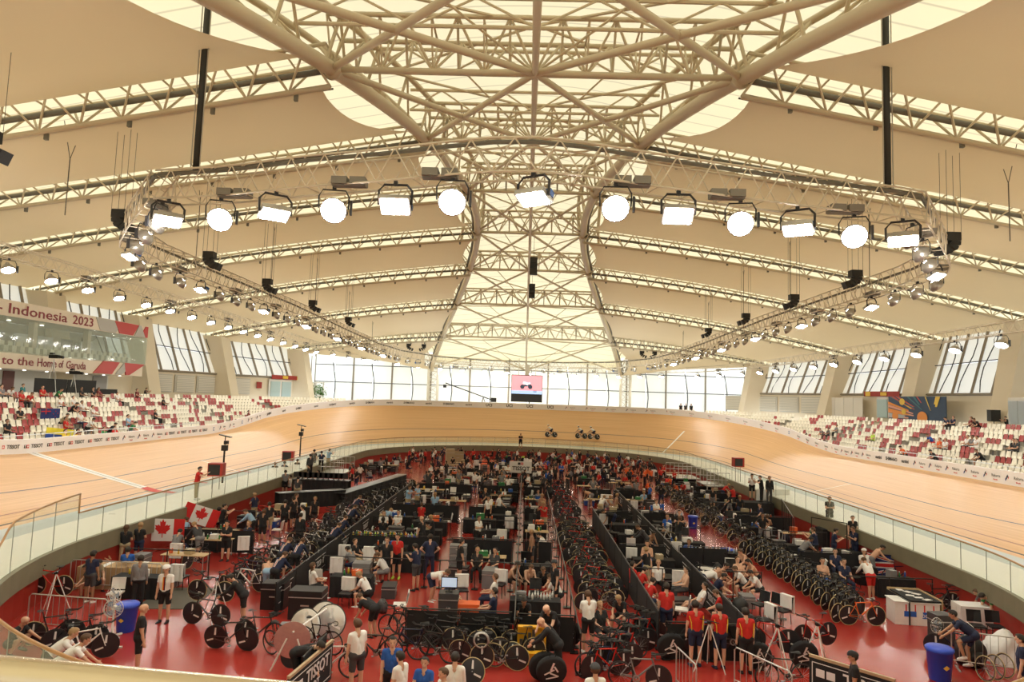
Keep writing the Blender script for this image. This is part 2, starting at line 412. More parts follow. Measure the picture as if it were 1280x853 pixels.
def vis_size(e):
    x, y = proj(e[0]); 
    if not (-8 < x < 1288 and 470 < y < 640) or e[0].y < 5: return 0
    # front row hidden by the boards
    return 1.0/e[0].y
order = sorted(range(len(SEATS)), key=lambda k: -vis_size(SEATS[k]))
near = set(order[:300])
far_m = {}
SEAT_OBJS = []
for k, (q, rz, red, side, i) in enumerate(SEATS):
    if k in near: SEAT_OBJS.append((q, rz, red, side, i)); continue
    m = far_m.setdefault(side, MB()); m.k = 1 if red else 0
    R = Matrix.Rotation(rz, 3, 'Z'); m.add([R @ Vector(v)+q for v in sm_.v], sm_.f)
for side, m in far_m.items():
    o = thing('grandstand_seats', 'cream and red plastic seats filling the far part of the %s grandstand' % ('right', 'left')[side], 'seats', data=m.mesh('grandstand_seats', [SEATW, SEATR], True), kind='stuff')
# handrail behind the boards
HR = mat('galvanised_rail', (0.55, 0.54, 0.5), 0.35, 0.6)
for side, (sa, sb) in enumerate(((sR0, s_right(60)), (s_left(60), sL1))):
    t = thing('front_guardrail', 'thin metal guardrail in front of the %s grandstand seats' % ('right', 'left')[side], 'railing')
    n_ = 30; m = MB(); m.path([row_pt(sa+(sb-sa)*j/n_, 0, -0.5)[0]+Vector((0, 0, 4.55)) for j in range(n_+1)], 0.025, 6); m.build('top_rail', HR, t)
    for j in range(n_+1):
        q = row_pt(sa+(sb-sa)*j/n_, 0, -0.5)[0]; pm = MB(); pm.bar(q+Vector((0, 0, 3.2)), q+Vector((0, 0, 4.55)), 0.02, 5); pm.build('post', HR, t)
# near handrail under the camera (out of focus in the photo)
GOLD = mat('brushed_gold_rail', (0.55, 0.45, 0.3), 0.25, 0.7)
nr = thing('viewing_rail', 'broad metal handrail in the bottom left corner directly below the viewpoint', 'railing')
a = atD(-40, 846, 0.95); b = atD(480, 894, 0.95)
d = (b-a).normalized()
m = MB(); m.bar(a-d*1.5, b+d*1.5, 0.030, 20); m.build('top_tube', GOLD, nr, True)
m = MB(); m.box((a+b)/2+Vector((0, -0.02, -0.10)), ((b-a).length+3, 0.02, 0.11), math.atan2(d.y, d.x)); m.build('lower_bar', mat('dark_brown_rail', (0.10, 0.05, 0.035), 0.5), nr)
# ------------------------------------------------------------------ roof
STEEL = mat('cream_steel', (0.58, 0.49, 0.34), 0.45); DSTEEL = mat('dark_duct', (0.16, 0.15, 0.12), 0.6)
LSTEEL = mat('lighting_truss_steel', (0.66, 0.58, 0.45), 0.4)
LINER = mat('tan_liner_fabric', (0.76, 0.645, 0.48), 0.8, noise=0.05, nscale=0.12, trans=0.35)
OUTER = bpy.data.materials.new('cream_roof_membrane'); OUTER.use_nodes = True
nt = OUTER.node_tree; b_ = nt.nodes['Principled BSDF']; b_.inputs['Base Color'].default_value = (0.86, 0.80, 0.60, 1); b_.inputs['Roughness'].default_value = 0.8
geo = nt.nodes.new('ShaderNodeNewGeometry'); wv = nt.nodes.new('ShaderNodeTexWave'); wv.inputs['Scale'].default_value = 0.17; wv.bands_direction = 'Y'; wv.inputs['Distortion'].default_value = 0.2
tcn = nt.nodes.new('ShaderNodeTexCoord'); nt.links.new(tcn.outputs['Object'], wv.inputs['Vector'])
cr = nt.nodes.new('ShaderNodeValToRGB'); cr.color_ramp.elements[0].position = 0.0; cr.color_ramp.elements[0].color = (0.62, 0.54, 0.36, 1); cr.color_ramp.elements[1].position = 0.03; cr.color_ramp.elements[1].color = (0.85, 0.76, 0.51, 1)
nt.links.new(wv.outputs['Fac'], cr.inputs[0]); tr = nt.nodes.new('ShaderNodeBsdfTranslucent'); nt.links.new(cr.outputs[0], tr.inputs[0]); nt.links.new(cr.outputs[0], b_.inputs['Base Color'])
mx = nt.nodes.new('ShaderNodeMixShader'); mx.inputs[0].default_value = 0.47; nt.links.new(b_.outputs[0], mx.inputs[1]); nt.links.new(tr.outputs[0], mx.inputs[2]); nt.links.new(mx.outputs[0], nt.nodes['Material Output'].inputs[0])
RIBS = [3.4, 16.0, 28.6, 41.3, 54.0, 66.6, 79.2, 91.9, 104.5]
def lerp_tab(tab, x):
    if x <= tab[0][0]: return tab[0][1]
    for (a, va), (b, vb) in zip(tab, tab[1:]):
        if x <= b: t = (x-a)/(b-a); return va+(vb-va)*t
    return tab[-1][1]
def smooth_tab(tab, x):
    return (lerp_tab(tab, x-2.5)+lerp_tab(tab, x)+lerp_tab(tab, x+2.5))/3
AX = [(-4, 17.0), (3.4, 14.0), (11, 12.2), (21.5, 10.3), (29.7, 8.7), (37.4, 7.3), (45, 6.1), (54, 5.1), (62, 4.9), (72, 5.7), (82, 7.4), (91.9, 9.6), (104.5, 12.9), (118, 16.5)]
def arch(y): return smooth_tab(AX, y), 24.3-11.0*((y-57.0)/58.0)**2
EAVE = [(-6, 38, 10.6), (3.4, 43, 10.8), (16, 47, 11.6), (28.6, 49, 13.4), (41.3, 49.5, 15.6), (54, 49.5, 16.4), (66.6, 49, 16.2), (79.2, 47, 15.4), (91.9, 43.0, 14.3), (104.5, 36.0, 13.6), (116, 24.0, 13.4)]
def eave(y): return lerp_tab([(a, b) for a, b, c in EAVE], y), lerp_tab([(a, c) for a, b, c in EAVE], y)
def roof_pt(y, t, sgn):
    """t 0 at the arch, 1 at the eave, on the rib's bottom chord"""
    ax, az = arch(y); ex, ez = eave(y)
    q = 0.45*sm(38, 62, y)
    x = ax+(ex-ax)*t; z = az-0.8+(ez-az+0.8)*((1-q)*t+q*t*t)
    return Vector((sgn*x, y, z))
ceiling = thing('ceiling', 'arched roof of cream membrane over steel ribs with tan fabric liner panels', 'roof', kind='structure')
# outer membrane
ys = [-6+ (124+6)*i/60 for i in range(61)]
for sgn in (-1, 1):
    m = MB(); rows = []
    for y in ys:
        yy = min(y, 116); r = []
        for k in range(13):
            p = roof_pt(yy, k/12, sgn); p.y = y+(0 if y <= 116 else 0)
            p.z += 3.4-(1.2*k/12); bulge = abs(((yy-3.4)/12.63+0.5) % 1-0.5)*2; p.z += -0.5*(1-bulge)**2 if False else 0.0
            r.append(p)
        e_ = eave(yy); r.append(Vector((sgn*(e_[0]+1.5), y, e_[1]+0.4)))
        rows.append(r)
    m.grid(rows); m.build('outer_membrane', OUTER, ceiling, True)
m = MB(); rows = []
for y in ys:
    ax, az = arch(min(y, 122)); rows.append([Vector((ax*k/6, y, az+2.6+0.9*(1-abs(k/6)**2))) for k in range(-6, 7)])
m.grid(rows); m.build('outer_membrane', OUTER, ceiling, True)
# liner panels (concave edge towards the spine)
def liner(y0, y1, sgn):
    m = MB(); rows = []; nu, nv = 10, 18
    for i in range(nu+1):
        u = i/nu; y = y0+0.25+(y1-1.35-y0-0.25)*u
        tin = 0.012+(0.085 if y0 < 16 else 0.02)*math.sin(PI*u)**0.8
        r = []
        for k in range(nv+1):
            t = tin+(1.0-tin)*k/nv
            a = roof_pt(y0+0.25, t, sgn); c = roof_pt(y1-1.35, t, sgn); c.z += 1.0-0.4*t
            p = a.lerp(c, u); q = roof_pt(y, t, sgn); p.x = q.x
            p.z += -(0.25 if y0 < 20 else 0.9)*math.sin(PI*u)*min(1, 4*(1-t))*(0.35+0.65*t)
            r.append(p)
        rows.append(r)
    m.grid(rows); return m.build('liner_panel', LINER, ceiling, True)
for a, b in zip(RIBS, RIBS[1:]):
    for sgn in (-1, 1): liner(a, b, sgn)
for sgn in (-1, 1):     # last bay slopes down to the end wall
    m = MB(); rows = []
    for i in range(9):
        u = i/8; y = 104.8+12*u; r = []
        for k in range(13):
            t = 0.02+0.12*math.sin(PI*min(u*1.0, 1))+(0.98-0.02-0.12*math.sin(PI*min(u, 1)))*k/12; p = roof_pt(min(y, 116), t, sgn); p.y = y; p.z -= 0.5*math.sin(PI*u)*(1-t); r.append(p)
        rows.append(r)
    m.grid(rows); m.build('liner_panel', LINER, ceiling, True)
# lattice builder
UNIT = MB().bar((0, 0, 0), (0, 0, 1), 1.0, 6).mesh('bar', STEEL); UNITL = MB().bar((0, 0, 0), (0, 0, 1), 1.0, 10).mesh('tube', STEEL, True)
def bar_obj(name, a, b, r, parent, me=None):
    a, b = Vector(a), Vector(b); d = b-a; o = link(name, me or UNIT, parent)
    q = Vector((0, 0, 1)).rotation_difference(d.normalized())
    o.matrix_local = Matrix.Translation(a) @ q.to_matrix().to_4x4() @ Matrix.Diagonal((r, r, d.length, 1)); return o
def rib(y, sgn):
    t_ = link('rib_truss', None, ceiling); ax, az = arch(y)
    n = 22; bot = [roof_pt(y, k/n, sgn) for k in range(n+1)]
    top = [p+Vector((0, -0.95, 1.45-0.5*k/n)) for k, p in enumerate(bot)]; top2 = [p+Vector((0, 0.75, 1.45-0.5*k/n)) for k, p in enumerate(bot)]
    m = MB(); m.path(bot, 0.13, 8); m.build('bottom_chord', STEEL, t_, True)
    m = MB(); m.path(top, 0.085, 6); m.build('top_chord', STEEL, t_, True); m = MB(); m.path(top2, 0.085, 6); m.build('top_chord', STEEL, t_, True)
    m = MB()
    for k in range(n):
        m.bar(top[k], top2[k], 0.05, 5, cap=False)
        for T in (top, top2):
            c = (T[k]+T[k+1])/2
            m.bar(bot[k], c, 0.055, 5, cap=False); m.bar(c, bot[k+1], 0.055, 5, cap=False)
    o = m.build('web_bracing', STEEL, t_); o['kind'] = 'stuff'
    m = MB(); m.path([p+Vector((0, -0.25, 0.62)) for p in bot], 0.13, 6); m.build('cable_duct', DSTEEL, t_, True)
    m = MB(); m.path([p+Vector((0, 0.42, 0.1)) for p in bot], 0.045, 5); m.build('liner_edge_cable', DSTEEL, t_)
    cl = MB()
    for k in range(1, n, 2): cl.box(bot[k]+Vector((0.3, 0.1, -0.16)), (0.16, 0.14, 0.3))
    o = cl.build('clamp', DSTEEL, t_); o['kind'] = 'stuff'
for y in RIBS:
    for sgn in (-1, 1): rib(y, sgn)
# two leaning arches
for sgn in (-1, 1):
    t_ = link('roof_arch', None, ceiling); ys_ = [-2+120*i/60 for i in range(61)]
    lo = [Vector((sgn*arch(y)[0], y, arch(y)[1])) for y in ys_]; hi = [Vector((sgn*(arch(y)[0]-0.55), y, arch(y)[1]+2.2)) for y in ys_]; hi2 = [Vector((sgn*(arch(y)[0]+1.5), y, arch(y)[1]+1.7)) for y in ys_]
    m = MB(); m.path(lo, 0.33, 12); m.build('main_tube', STEEL, t_, True)
    for H in (hi, hi2): m = MB(); m.path(H, 0.16, 8); m.build('upper_tube', STEEL, t_, True)
    m = MB(); m.path([p+Vector((sgn*0.42, 0, 0.25)) for p in lo], 0.13, 6); m.build('cable_duct', DSTEEL, t_, True)
    for k in range(0, 60):
        H = hi if k % 2 else hi2
        bar_obj('web_bar', lo[k], H[k], 0.08, t_); bar_obj('web_bar', H[k], lo[k+1], 0.07, t_)
    for y in RIBS[1:]:
        p = Vector((sgn*arch(y)[0], y, arch(y)[1])); d = Vector((sgn*(arch(y+1)[0]-arch(y-1)[0]), 2, arch(y+1)[1]-arch(y-1)[1])).normalized()
        m = MB(); m.bar(p-d*0.12, p+d*0.12, 0.46, 16); m.build('flange', STEEL, t_, True)
# spine: cross trusses between the arches, centre tube and wide X bracing
spine = []
for y in RIBS:
    t_ = link('cross_truss', None, ceiling); ax, az = arch(y); n = max(8, 2*int(round(ax*2/2.2)))
    zc = lambda x: az+0.02*(ax*ax-x*x)
    bt = [Vector((-ax+2*ax*k/n, y, az)) for k in range(n+1)]
    rows_ = [[p+Vector((0, -1.1, 1.9)) for p in bt], [p+Vector((0, 1.1, 1.9)) for p in bt]]
    m = MB(); m.bar(bt[0], bt[-1], 0.14, 8); m.build('bottom_chord', STEEL, t_, True)
    for T in rows_:
        m = MB(); m.bar(T[0], T[-1], 0.11, 8); m.build('top_chord', STEEL, t_, True)
        for k in range(n):
            bar_obj('diagonal', bt[k], T[k+1] if k % 2 == 0 else T[k], 0.06, t_)
            bar_obj('diagonal', T[k+1] if k % 2 == 0 else T[k], bt[k+1], 0.06, t_)
            if y < 60: bar_obj('strut', bt[k], T[k], 0.045, t_)
    for k in range(0, n+1, 2): bar_obj('strut', rows_[0][k], rows_[1][k], 0.05, t_)
for a, b in zip(RIBS, RIBS[1:]+[117.0]):
    (xa, za), (xb, zb) = arch(a), arch(b)
    ca, cb = Vector((0, a, za)), Vector((0, b, zb)); bar_obj('spine_tube', ca, cb, 0.15, ceiling, UNITL)
    for sgn in (-1, 1):
        for (c, e) in (((0, a, za), (sgn*xb, b, zb)), ((0, b, zb), (sgn*xa, a, za))):
            bar_obj('cross_brace', c, e, 0.15 if a < 40 else 0.12, ceiling, UNITL)
        # secondary members higher up
        ym = (a+b)/2; xm, zm = arch(ym)
        bar_obj('purlin', (0, ym, zm+2.3), (sgn*xm, ym, zm+2.0), 0.08, ceiling); bar_obj('purlin', (0, a, za+2.2), (sgn*xm, ym, zm+2.0), 0.07, ceiling)
        bar_obj('purlin', (0, b, zb+2.2), (sgn*xm, ym, zm+2.0), 0.07, ceiling)
        bar_obj('hanger', (sgn*xm*0.5, ym, zm+2.2), (0, a, za), 0.05, ceiling); bar_obj('hanger', (sgn*xm*0.5, ym, zm+2.2), (0, b, zb), 0.05, ceiling)
    if a < 50:
        for fr in (0.25, 0.5, 0.75):
            yq = a+(b-a)*fr; xq, zq = arch(yq)
            m = MB(); m.bar((-xq, yq, zq+2.1), (xq, yq, zq+2.1), 0.09, 6); m.build('purlin', STEEL, ceiling)
            if fr != 0.5:
                m = MB(); m.bar((-xq, yq, zq+0.9), (xq, yq, zq+0.9), 0.08, 6)
                m.build('purlin', STEEL, ceiling)
                for k in range(-4, 4):
                    bar_obj('diagonal', (xq*k/4, yq, zq+(2.1 if k % 2 else 0.9)), (xq*(k+1)/4, yq, zq+(0.9 if k % 2 else 2.1)), 0.05, ceiling)
# towers carrying the far ends of the arches
TOW = mat('tower_steel', (0.62, 0.58, 0.48), 0.5)
for sgn in (-1, 1):
    t = thing('arch_tower', 'pale lattice steel tower at the far end wall, %s of the big screen' % ('left' if sgn < 0 else 'right'), 'tower')
    cx, cy = sgn*16.6+0.6, 118.0
    for dx in (-0.8, 0.8):
        for dy in (-0.8, 0.8):
            m = MB(); m.bar((cx+dx, cy+dy, 5.2), (cx+dx, cy+dy, 12.9), 0.13, 6); m.build('leg', TOW, t)
    for k in range(6):
        z = 5.4+k*1.3
        for (a, b) in (((-.8, -.8), (.8, -.8)), ((.8, -.8), (.8, .8)), ((.8, .8), (-.8, .8)), ((-.8, .8), (-.8, -.8))):
            m = MB(); m.bar((cx+a[0], cy+a[1], z), (cx+b[0], cy+b[1], z), 0.06, 5); m.bar((cx+a[0], cy+a[1], z), (cx+b[0], cy+b[1], z+1.3), 0.05, 5); m.build('lattice_brace', TOW, t)
# ------------------------------------------------------------------ outer walls
WALLM = mat('beige_wall', (0.72, 0.64, 0.49), 0.7, noise=0.04, nscale=0.4); MULL = mat('window_mullion', (0.27, 0.23, 0.17), 0.5)
PANEM = bpy.data.materials.new('white_blind_glazing'); PANEM.use_nodes = True; nt = PANEM.node_tree
b_ = nt.nodes['Principled BSDF']; b_.inputs['Base Color'].default_value = (0.88, 0.87, 0.80, 1); tr = nt.nodes.new('ShaderNodeBsdfTranslucent'); tr.inputs[0].default_value = (0.90, 0.92, 0.88, 1)
mx = nt.nodes.new('ShaderNodeMixShader'); mx.inputs[0].default_value = 0.27; nt.links.new(b_.outputs[0], mx.inputs[1]); nt.links.new(tr.outputs[0], mx.inputs[2]); nt.links.new(mx.outputs[0], nt.nodes['Material Output'].inputs[0])
CABLE = mat('black_cable', (0.03, 0.03, 0.03), 0.5)
LOUV = mat('grey_louvre', (0.55, 0.53, 0.47), 0.6)
def wall_plan(y):
    return lerp_tab([(-6, 36), (3.4, 41), (16, 45), (28.6, 47), (41.3, 47.6), (54, 47.6), (66.6, 47), (79.2, 45), (91.9, 41.0), (104.5, 34.5), (118, 26)], y)
def bay(y0, y1, sgn, wname, idx):
    """one window bay of the side wall, leaning outwards to the eave"""
    x0, x1 = sgn*wall_plan(y0), sgn*wall_plan(y1); e0, e1 = eave(y0), eave(y1)
    zb, zs = 6.2, 9.6
    B0, B1 = Vector((x0, y0, zs)), Vector((x1, y1, zs)); T0, T1 = Vector((sgn*e0[0], y0, e0[1]+0.6)), Vector((sgn*e1[0], y1, e1[1]+0.6))
    w = thing(wname, 'beige lower wall and tall white glazing of side bay between slanted pillars', 'wall', kind='structure')
    m = MB(); m.add([(x0, y0, zb-2), (x1, y1, zb-2), B1, B0], [(0, 1, 2, 3)]); m.build('lower_wall', WALLM, w)
    win = link('window_glazing', None, w)
    nseg = 5
    for k in range(nseg):
        a, b = k/nseg, (k+1)/nseg; m = MB()
        for (u0, u1) in ((0.02, 0.49), (0.51, 0.99)):
            q = [B0.lerp(B1, a).lerp(T0.lerp(T1, a), u0), B0.lerp(B1, b).lerp(T0.lerp(T1, b), u0), B0.lerp(B1, b).lerp(T0.lerp(T1, b), u1), B0.lerp(B1, a).lerp(T0.lerp(T1, a), u1)]
            mm = MB(); mm.add(q, [(0, 1, 2, 3)]); mm.build('pane', PANEM, win)
        inn = Vector((-sgn*0.14, 0, 0))
        mm = MB(); mm.path([B0.lerp(B1, a)+inn, T0.lerp(T1, a)+inn], 0.16, 4); mm.build('mullion', MULL, win)
        c0, c1 = B0.lerp(B1, (a+b)/2), T0.lerp(T1, (a+b)/2); d = (B1-B0).normalized()
        mm = MB(); mm.path([c0.lerp(c1, u)+inn*2+d*(0.45*math.sin((u*1.6+0.3*((idx+k) % 3))*PI)) for u in (0.03, 0.2, 0.4, 0.6, 0.8, 1.0)], 0.055, 5); mm.build('blind_cord', CABLE, win)
    mm = MB(); a_, b_2 = B0.lerp(T0, 0.5), B1.lerp(T1, 0.5); mm.bar(a_+Vector((-sgn*0.2, 0, 0)), b_2+Vector((-sgn*0.2, 0, 0)), 0.06, 5); mm.build('transom', CABLE, win)
    mm = MB(); mm.bar(B0+Vector((-sgn*0.12, 0, 0)), B1+Vector((-sgn*0.12, 0, 0)), 0.14, 4); mm.build('sill', MULL, win)
    return w, B0, B1
BAYS = {}
for sgn in (-1, 1):
    for i, (a, b) in enumerate(zip(RIBS, RIBS[1:])):
        BAYS[(sgn, i)] = bay(a, b, sgn, 'wall_left' if sgn < 0 else 'wall_right', i)
# slanted box pillars
for sgn in (-1, 1):
    for y in RIBS[1:]:
        xb, xe, ez = sgn*(wall_plan(y)-1.9), sgn*(eave(y)[0]-1.2), eave(y)[1]
        n_ = Vector((-sgn, -0.0, 0)); m = MB()
        bt = [(xb-sgn*0.3, y-1.2, 5.0), (xb-sgn*0.3, y+1.2, 5.0), (xb+sgn*2.6, y+1.5, 5.0), (xb+sgn*2.6, y-1.5, 5.0)]
        tp = [(xe-sgn*0.7, y-1.4, ez+0.4), (xe-sgn*0.7, y+1.4, ez+0.4), (xe+sgn*1.6, y+1.7, ez+0.4), (xe+sgn*1.6, y-1.7, ez+0.4)]
        m.add(bt+tp, [(0, 1, 5, 4), (1, 2, 6, 5), (2, 3, 7, 6), (3, 0, 4, 7), (4, 5, 6, 7), (3, 2, 1, 0)])
        thing('wall_pillar', 'broad beige pillar leaning outwards between side windows', 'pillar', data=m.mesh('wall_pillar', WALLM), kind='structure')
# far end wall: straight run of white glazing
YE = 121.0
we = thing('wall_end', 'tall white glazing across the far end of the hall', 'wall', kind='structure')
XL, XR = -37.5, 38.5; cols = [XL+(XR-XL)*k/22 for k in range(23)]
for k in range(22):
    for (z0, z1) in ((6.0, 9.55), (9.65, 12.6), (12.7, 15.0)):
        m = MB(); x0, x1 = cols[k]+0.05, cols[k+1]-0.05; bow = 0.25
        m.grid([[(x0+(x1-x0)*j/4, YE-bow*math.sin(PI*j/4), z) for j in range(5)] for z in (z0, z1)]); m.build('pane', PANEM, we, True)
    m = MB()
    if k % 2: m.path([(cols[k]+0.35*math.sin((z-5.5)*0.5), YE-0.45, z) for z in (5.5, 7, 8.5, 10, 11.5, 13)], 0.085, 5); m.build('blind_cord', CABLE, we)
    else: m.bar((cols[k], YE-0.3, 5.0), (cols[k], YE-0.3, 15), 0.16, 6); m.build('mullion', MULL, we)
for z in (9.6, 12.65):
    m = MB(); m.bar((XL, YE-0.4, z), (XR, YE-0.4, z), 0.07, 6); m.build('transom', CABLE, we)
for sgn, XX in ((-1, XL), (1, XR)):
    m = MB(); xw = sgn*wall_plan(104.5); m.add([(XX, YE, 4), (xw, 104.5, 4), (xw, 104.5, 9.2), (XX, YE, 9.2)], [(0, 1, 2, 3)]); m.build('lower_wall', WALLM, we)
    for k in range(5):
        a, b = Vector((XX, YE, 0)).lerp(Vector((sgn*36, 104.5, 0)), k/5+0.01), Vector((XX, YE, 0)).lerp(Vector((sgn*36, 104.5, 0)), (k+1)/5-0.01)
        m = MB(); m.add([(a.x, a.y, 9.2), (b.x, b.y, 9.2), (b.x, b.y, 14), (a.x, a.y, 14)], [(0, 1, 2, 3)]); m.build('pane', PANEM, we)
        m = MB(); m.bar((a.x, a.y-0.1, 9.2), (a.x, a.y-0.1, 14), 0.14, 5); m.build('mullion', MULL, we)
# concourse slab behind the far boards and near end
m = MB(); m.box((0, 112, 5.85), (80, 18, 0.3)); thing('concourse_floor', 'pale concourse floor behind the far bend', 'floor', data=m.mesh('concourse_floor', CONC), kind='structure')
# wall behind the viewpoint
m = MB(); m.add([(-47, -6, 0), (47, -6, 0), (47, -6, 9.5), (-47, -6, 9.5)], [(0, 1, 2, 3)])
wn = thing('wall_near', 'beige wall behind the viewpoint below a band of white glazing', 'wall', data=m.mesh('wall_near', WALLM), kind='structure')
for k in range(12):
    m = MB(); x0 = -42+7*k; m.add([(x0, -6, 9.6), (x0+6.8, -6, 9.6), (x0+6.8, -6, 16.5), (x0, -6, 16.5)], [(0, 1, 2, 3)]); m.build('pane', PANEM, wn)
# ------------------------------------------------------------------ lighting trusses
def resample(pts, step):
    pts = [Vector(p) for p in pts]; L = [0]
    for a, b in zip(pts, pts[1:]): L.append(L[-1]+(b-a).length)
    n = max(1, int(round(L[-1]/step))); out = []
    for i in range(n+1):
        t = L[-1]*i/n; k = 0
        while k < len(L)-2 and L[k+1] < t: k += 1
        out.append(pts[k].lerp(pts[k+1], (t-L[k])/(L[k+1]-L[k])))
    return out
def box_truss(name, label, pts, h, w, closed=False, rc=0.04):
    t = thing(name, label, 'lighting truss')
    P = resample(pts, 1.3); N = len(P)
    nor = []
    for i in range(N):
        d = (P[(i+1) % N if closed else min(i+1, N-1)]-P[i-1 if (closed or i) else 0]); nor.append(Vector((d.y, -d.x, 0)).normalized())
    ch = {}
    for zz in (0, h):
        for ww in (-w/2, w/2): ch[(zz, ww)] = [p+n*ww+Vector((0, 0, zz)) for p, n in zip(P, nor)]
    seg = 6
    for i0 in range(0, N-1, seg):
        i1 = min(i0+seg, N-1); s_ = link('truss_section', None, t)
        for k, pp in ch.items():
            m = MB(); m.path(pp[i0:i1+1], rc, 5); m.build('chord', LSTEEL, s_, True)
        m = MB()
        for i in range(i0, i1):
            for ww in (-w/2, w/2):
                mid = (ch[(h, ww)][i]+ch[(h, ww)][i+1])/2
                m.bar(ch[(0, ww)][i], mid, rc*0.62, 4, cap=False); m.bar(mid, ch[(0, ww)][i+1], rc*0.62, 4, cap=False)
            m.bar(ch[(0, -w/2)][i], ch[(0, w/2)][i], rc*0.5, 4, cap=False); m.bar(ch[(h, -w/2)][i], ch[(h, w/2)][i+1], rc*0.5, 4, cap=False)
        o = m.build('web_bracing', LSTEEL, s_); o['kind'] = 'stuff'
    return t, P, nor
zi = 14.3
inner = [(0, 21.3, zi+0.1)]
zt_ = 15.35
nearp = [at(x, y, zt_) for x, y in ((206, 218), (296, 213), (389, 201), (493, 192), (551, 185), (649, 176), (724, 184), (799, 196), (901, 211), (1006, 226), (1139, 242))]
side_r = [(17.0, 28.8), (19.6, 32.5), (20.4, 36.5), (20.5, 60), (20.4, 80), (20.0, 92), (18.5, 103), (14, 112), (7, 116.0)]
inner = [(p.x, p.y, zi) for p in nearp]+[(x, y, zi-0.022*max(0, y-60)) for x, y in side_r]+[(0, 117.0, zi-1.25)]+[(-x, y, zi-0.022*max(0, y-60)) for x, y in reversed(side_r)]+[(nearp[0].x, nearp[0].y, zi)]
t_in, P_in, N_in = box_truss('inner_lighting_truss', 'long closed loop of pale lattice truss hanging above the infield carrying floodlights', inner, 1.05, 0.9)
m = MB(); m.path([p+Vector((0, 0, 0.95))+n*0.3 for p, n in zip(P_in, N_in)][:], 0.075, 5); m.build('cable_bundle', DSTEEL, t_in)
outer = [(-32.5, 22, 15.3), (-32.5, 60, 15.2), (-32.0, 85, 14.7), (-31, 100, 14.2), (-26, 112, 13.7), (-16, 118, 13.0), (0, 119.5, 12.7), (16, 118, 12.6), (27, 110, 12.8), (32, 98, 13.0), (33, 80, 13.1), (33, 22, 13.2)]
t_out, P_out, N_out = box_truss('outer_lighting_truss', 'pale lattice truss following the grandstands and far bend with a row of small floodlights', outer, 0.8, 0.6, rc=0.035)
# ------------------------------------------------------------------ floodlights
LENS = mat('floodlight_lens', (1.0, 0.97, 0.90), 0.3, emit=LAMP); ALU = mat('floodlight_housing', (0.50, 0.48, 0.44), 0.3, 0.7); YOKE = mat('black_yoke', (0.03, 0.03, 0.035), 0.4); BLUEG = mat('blue_igniter', (0.03, 0.10, 0.30), 0.4)
def round_lamp():
    h = MB(); h.lathe([(0.10, 0.34), (0.22, 0.28), (0.33, 0.12), (0.36, 0.0), (0.36, -0.03), (0.33, -0.03), (0.33, -0.01)], 16, caps=False); h.box((0, 0, 0.40), (0.16, 0.16, 0.16))
    l = MB(); l.lathe([(0.0, 0.0), (0.335, -0.012), (0.335, -0.02), (0.0, -0.05)], 16, caps=False)
    y = MB(); y.path([(-0.39, 0, 0.05), (-0.40, 0, 0.38), (-0.3, 0, 0.56), (0.3, 0, 0.56), (0.40, 0, 0.38), (0.39, 0, 0.05)], 0.022, 5); y.box((0, 0, 0.62), (0.1, 0.1, 0.12)); y.box((0.46, 0, 0.1), (0.06, 0.12, 0.4))
    return h.mesh('housing', ALU, True), l.mesh('lens', LENS), y.mesh('yoke', YOKE)
def flat_lamp():
    h = MB(); h.box((0, 0, 0.07), (0.8, 0.56, 0.14)); h.box((0, 0, 0.18), (0.5, 0.36, 0.1)); h.k = 1; h.box((0.34, 0.12, 0.22), (0.16, 0.2, 0.16))
    l = MB(); l.box((0, 0, -0.012), (0.70, 0.44, 0.03))
    y = MB(); y.path([(-0.43, 0, 0.05), (-0.44, 0, 0.42), (-0.3, 0, 0.58), (0.3, 0, 0.58), (0.44, 0, 0.42), (0.43, 0, 0.05)], 0.035, 5); y.box((0, 0, 0.62), (0.1, 0.1, 0.12))
    return h.mesh('housing', [ALU, BLUEG]), l.mesh('lens', LENS), y.mesh('yoke', YOKE)
RL, FL = round_lamp(), flat_lamp()
def lamp(pos, aim, kind, label, group, scale=1.0):
    """pos: hanging point; aim: direction of the beam"""
    t = thing('floodlight', label, 'floodlight', pos, group=group)
    d = Vector(aim).normalized(); q = (-Vector((0, 0, 1))).rotation_difference(d); hor = Vector((d.x, d.y, 0))
    ang = math.atan2(hor.y, hor.x) if hor.length > 0.01 else 0
    tilt = math.acos(max(-1, min(1, -d.z)))
    Rz = Matrix.Rotation(ang+PI/2, 4, 'Z'); M = Rz @ Matrix.Rotation(-tilt, 4, 'X').inverted() if False else Rz @ Matrix.Rotation(tilt, 4, 'X') @ Matrix.Identity(4)
    # pivot 0.6 under the truss; the yoke stays upright, the head tilts
    S_ = Matrix.Diagonal((scale, scale, scale, 1))
    H = Matrix.Translation((0, 0, -0.62*scale)) @ Rz @ S_
    hd = Rz @ Matrix.Rotation(tilt, 4, 'X')
    if (hd.to_3x3() @ Vector((0, 0, -1))).dot(d) < 0.9: hd = Rz @ Matrix.Rotation(-tilt, 4, 'X')
    hd = Matrix.Translation((0, 0, -0.62*scale)) @ hd @ S_
    for nm, me, MM in zip(('housing', 'lens', 'yoke'), kind, (hd, hd, H)):
        o = link(nm, me, t); o.matrix_local = MM
    return t
gear_k = MB(); gear_k.box((-0.3, 0, 0), (0.5, 0.5, 0.24)); gear_k.box((0.3, 0, 0), (0.5, 0.5, 0.24)); gear_k.box((0, 0, -0.14), (1.1, 0.3, 0.04)); gear_me = gear_k.mesh('control_gear', mat('ballast_grey', (0.22, 0.20, 0.17), 0.5, 0.3))
LAMPS = []
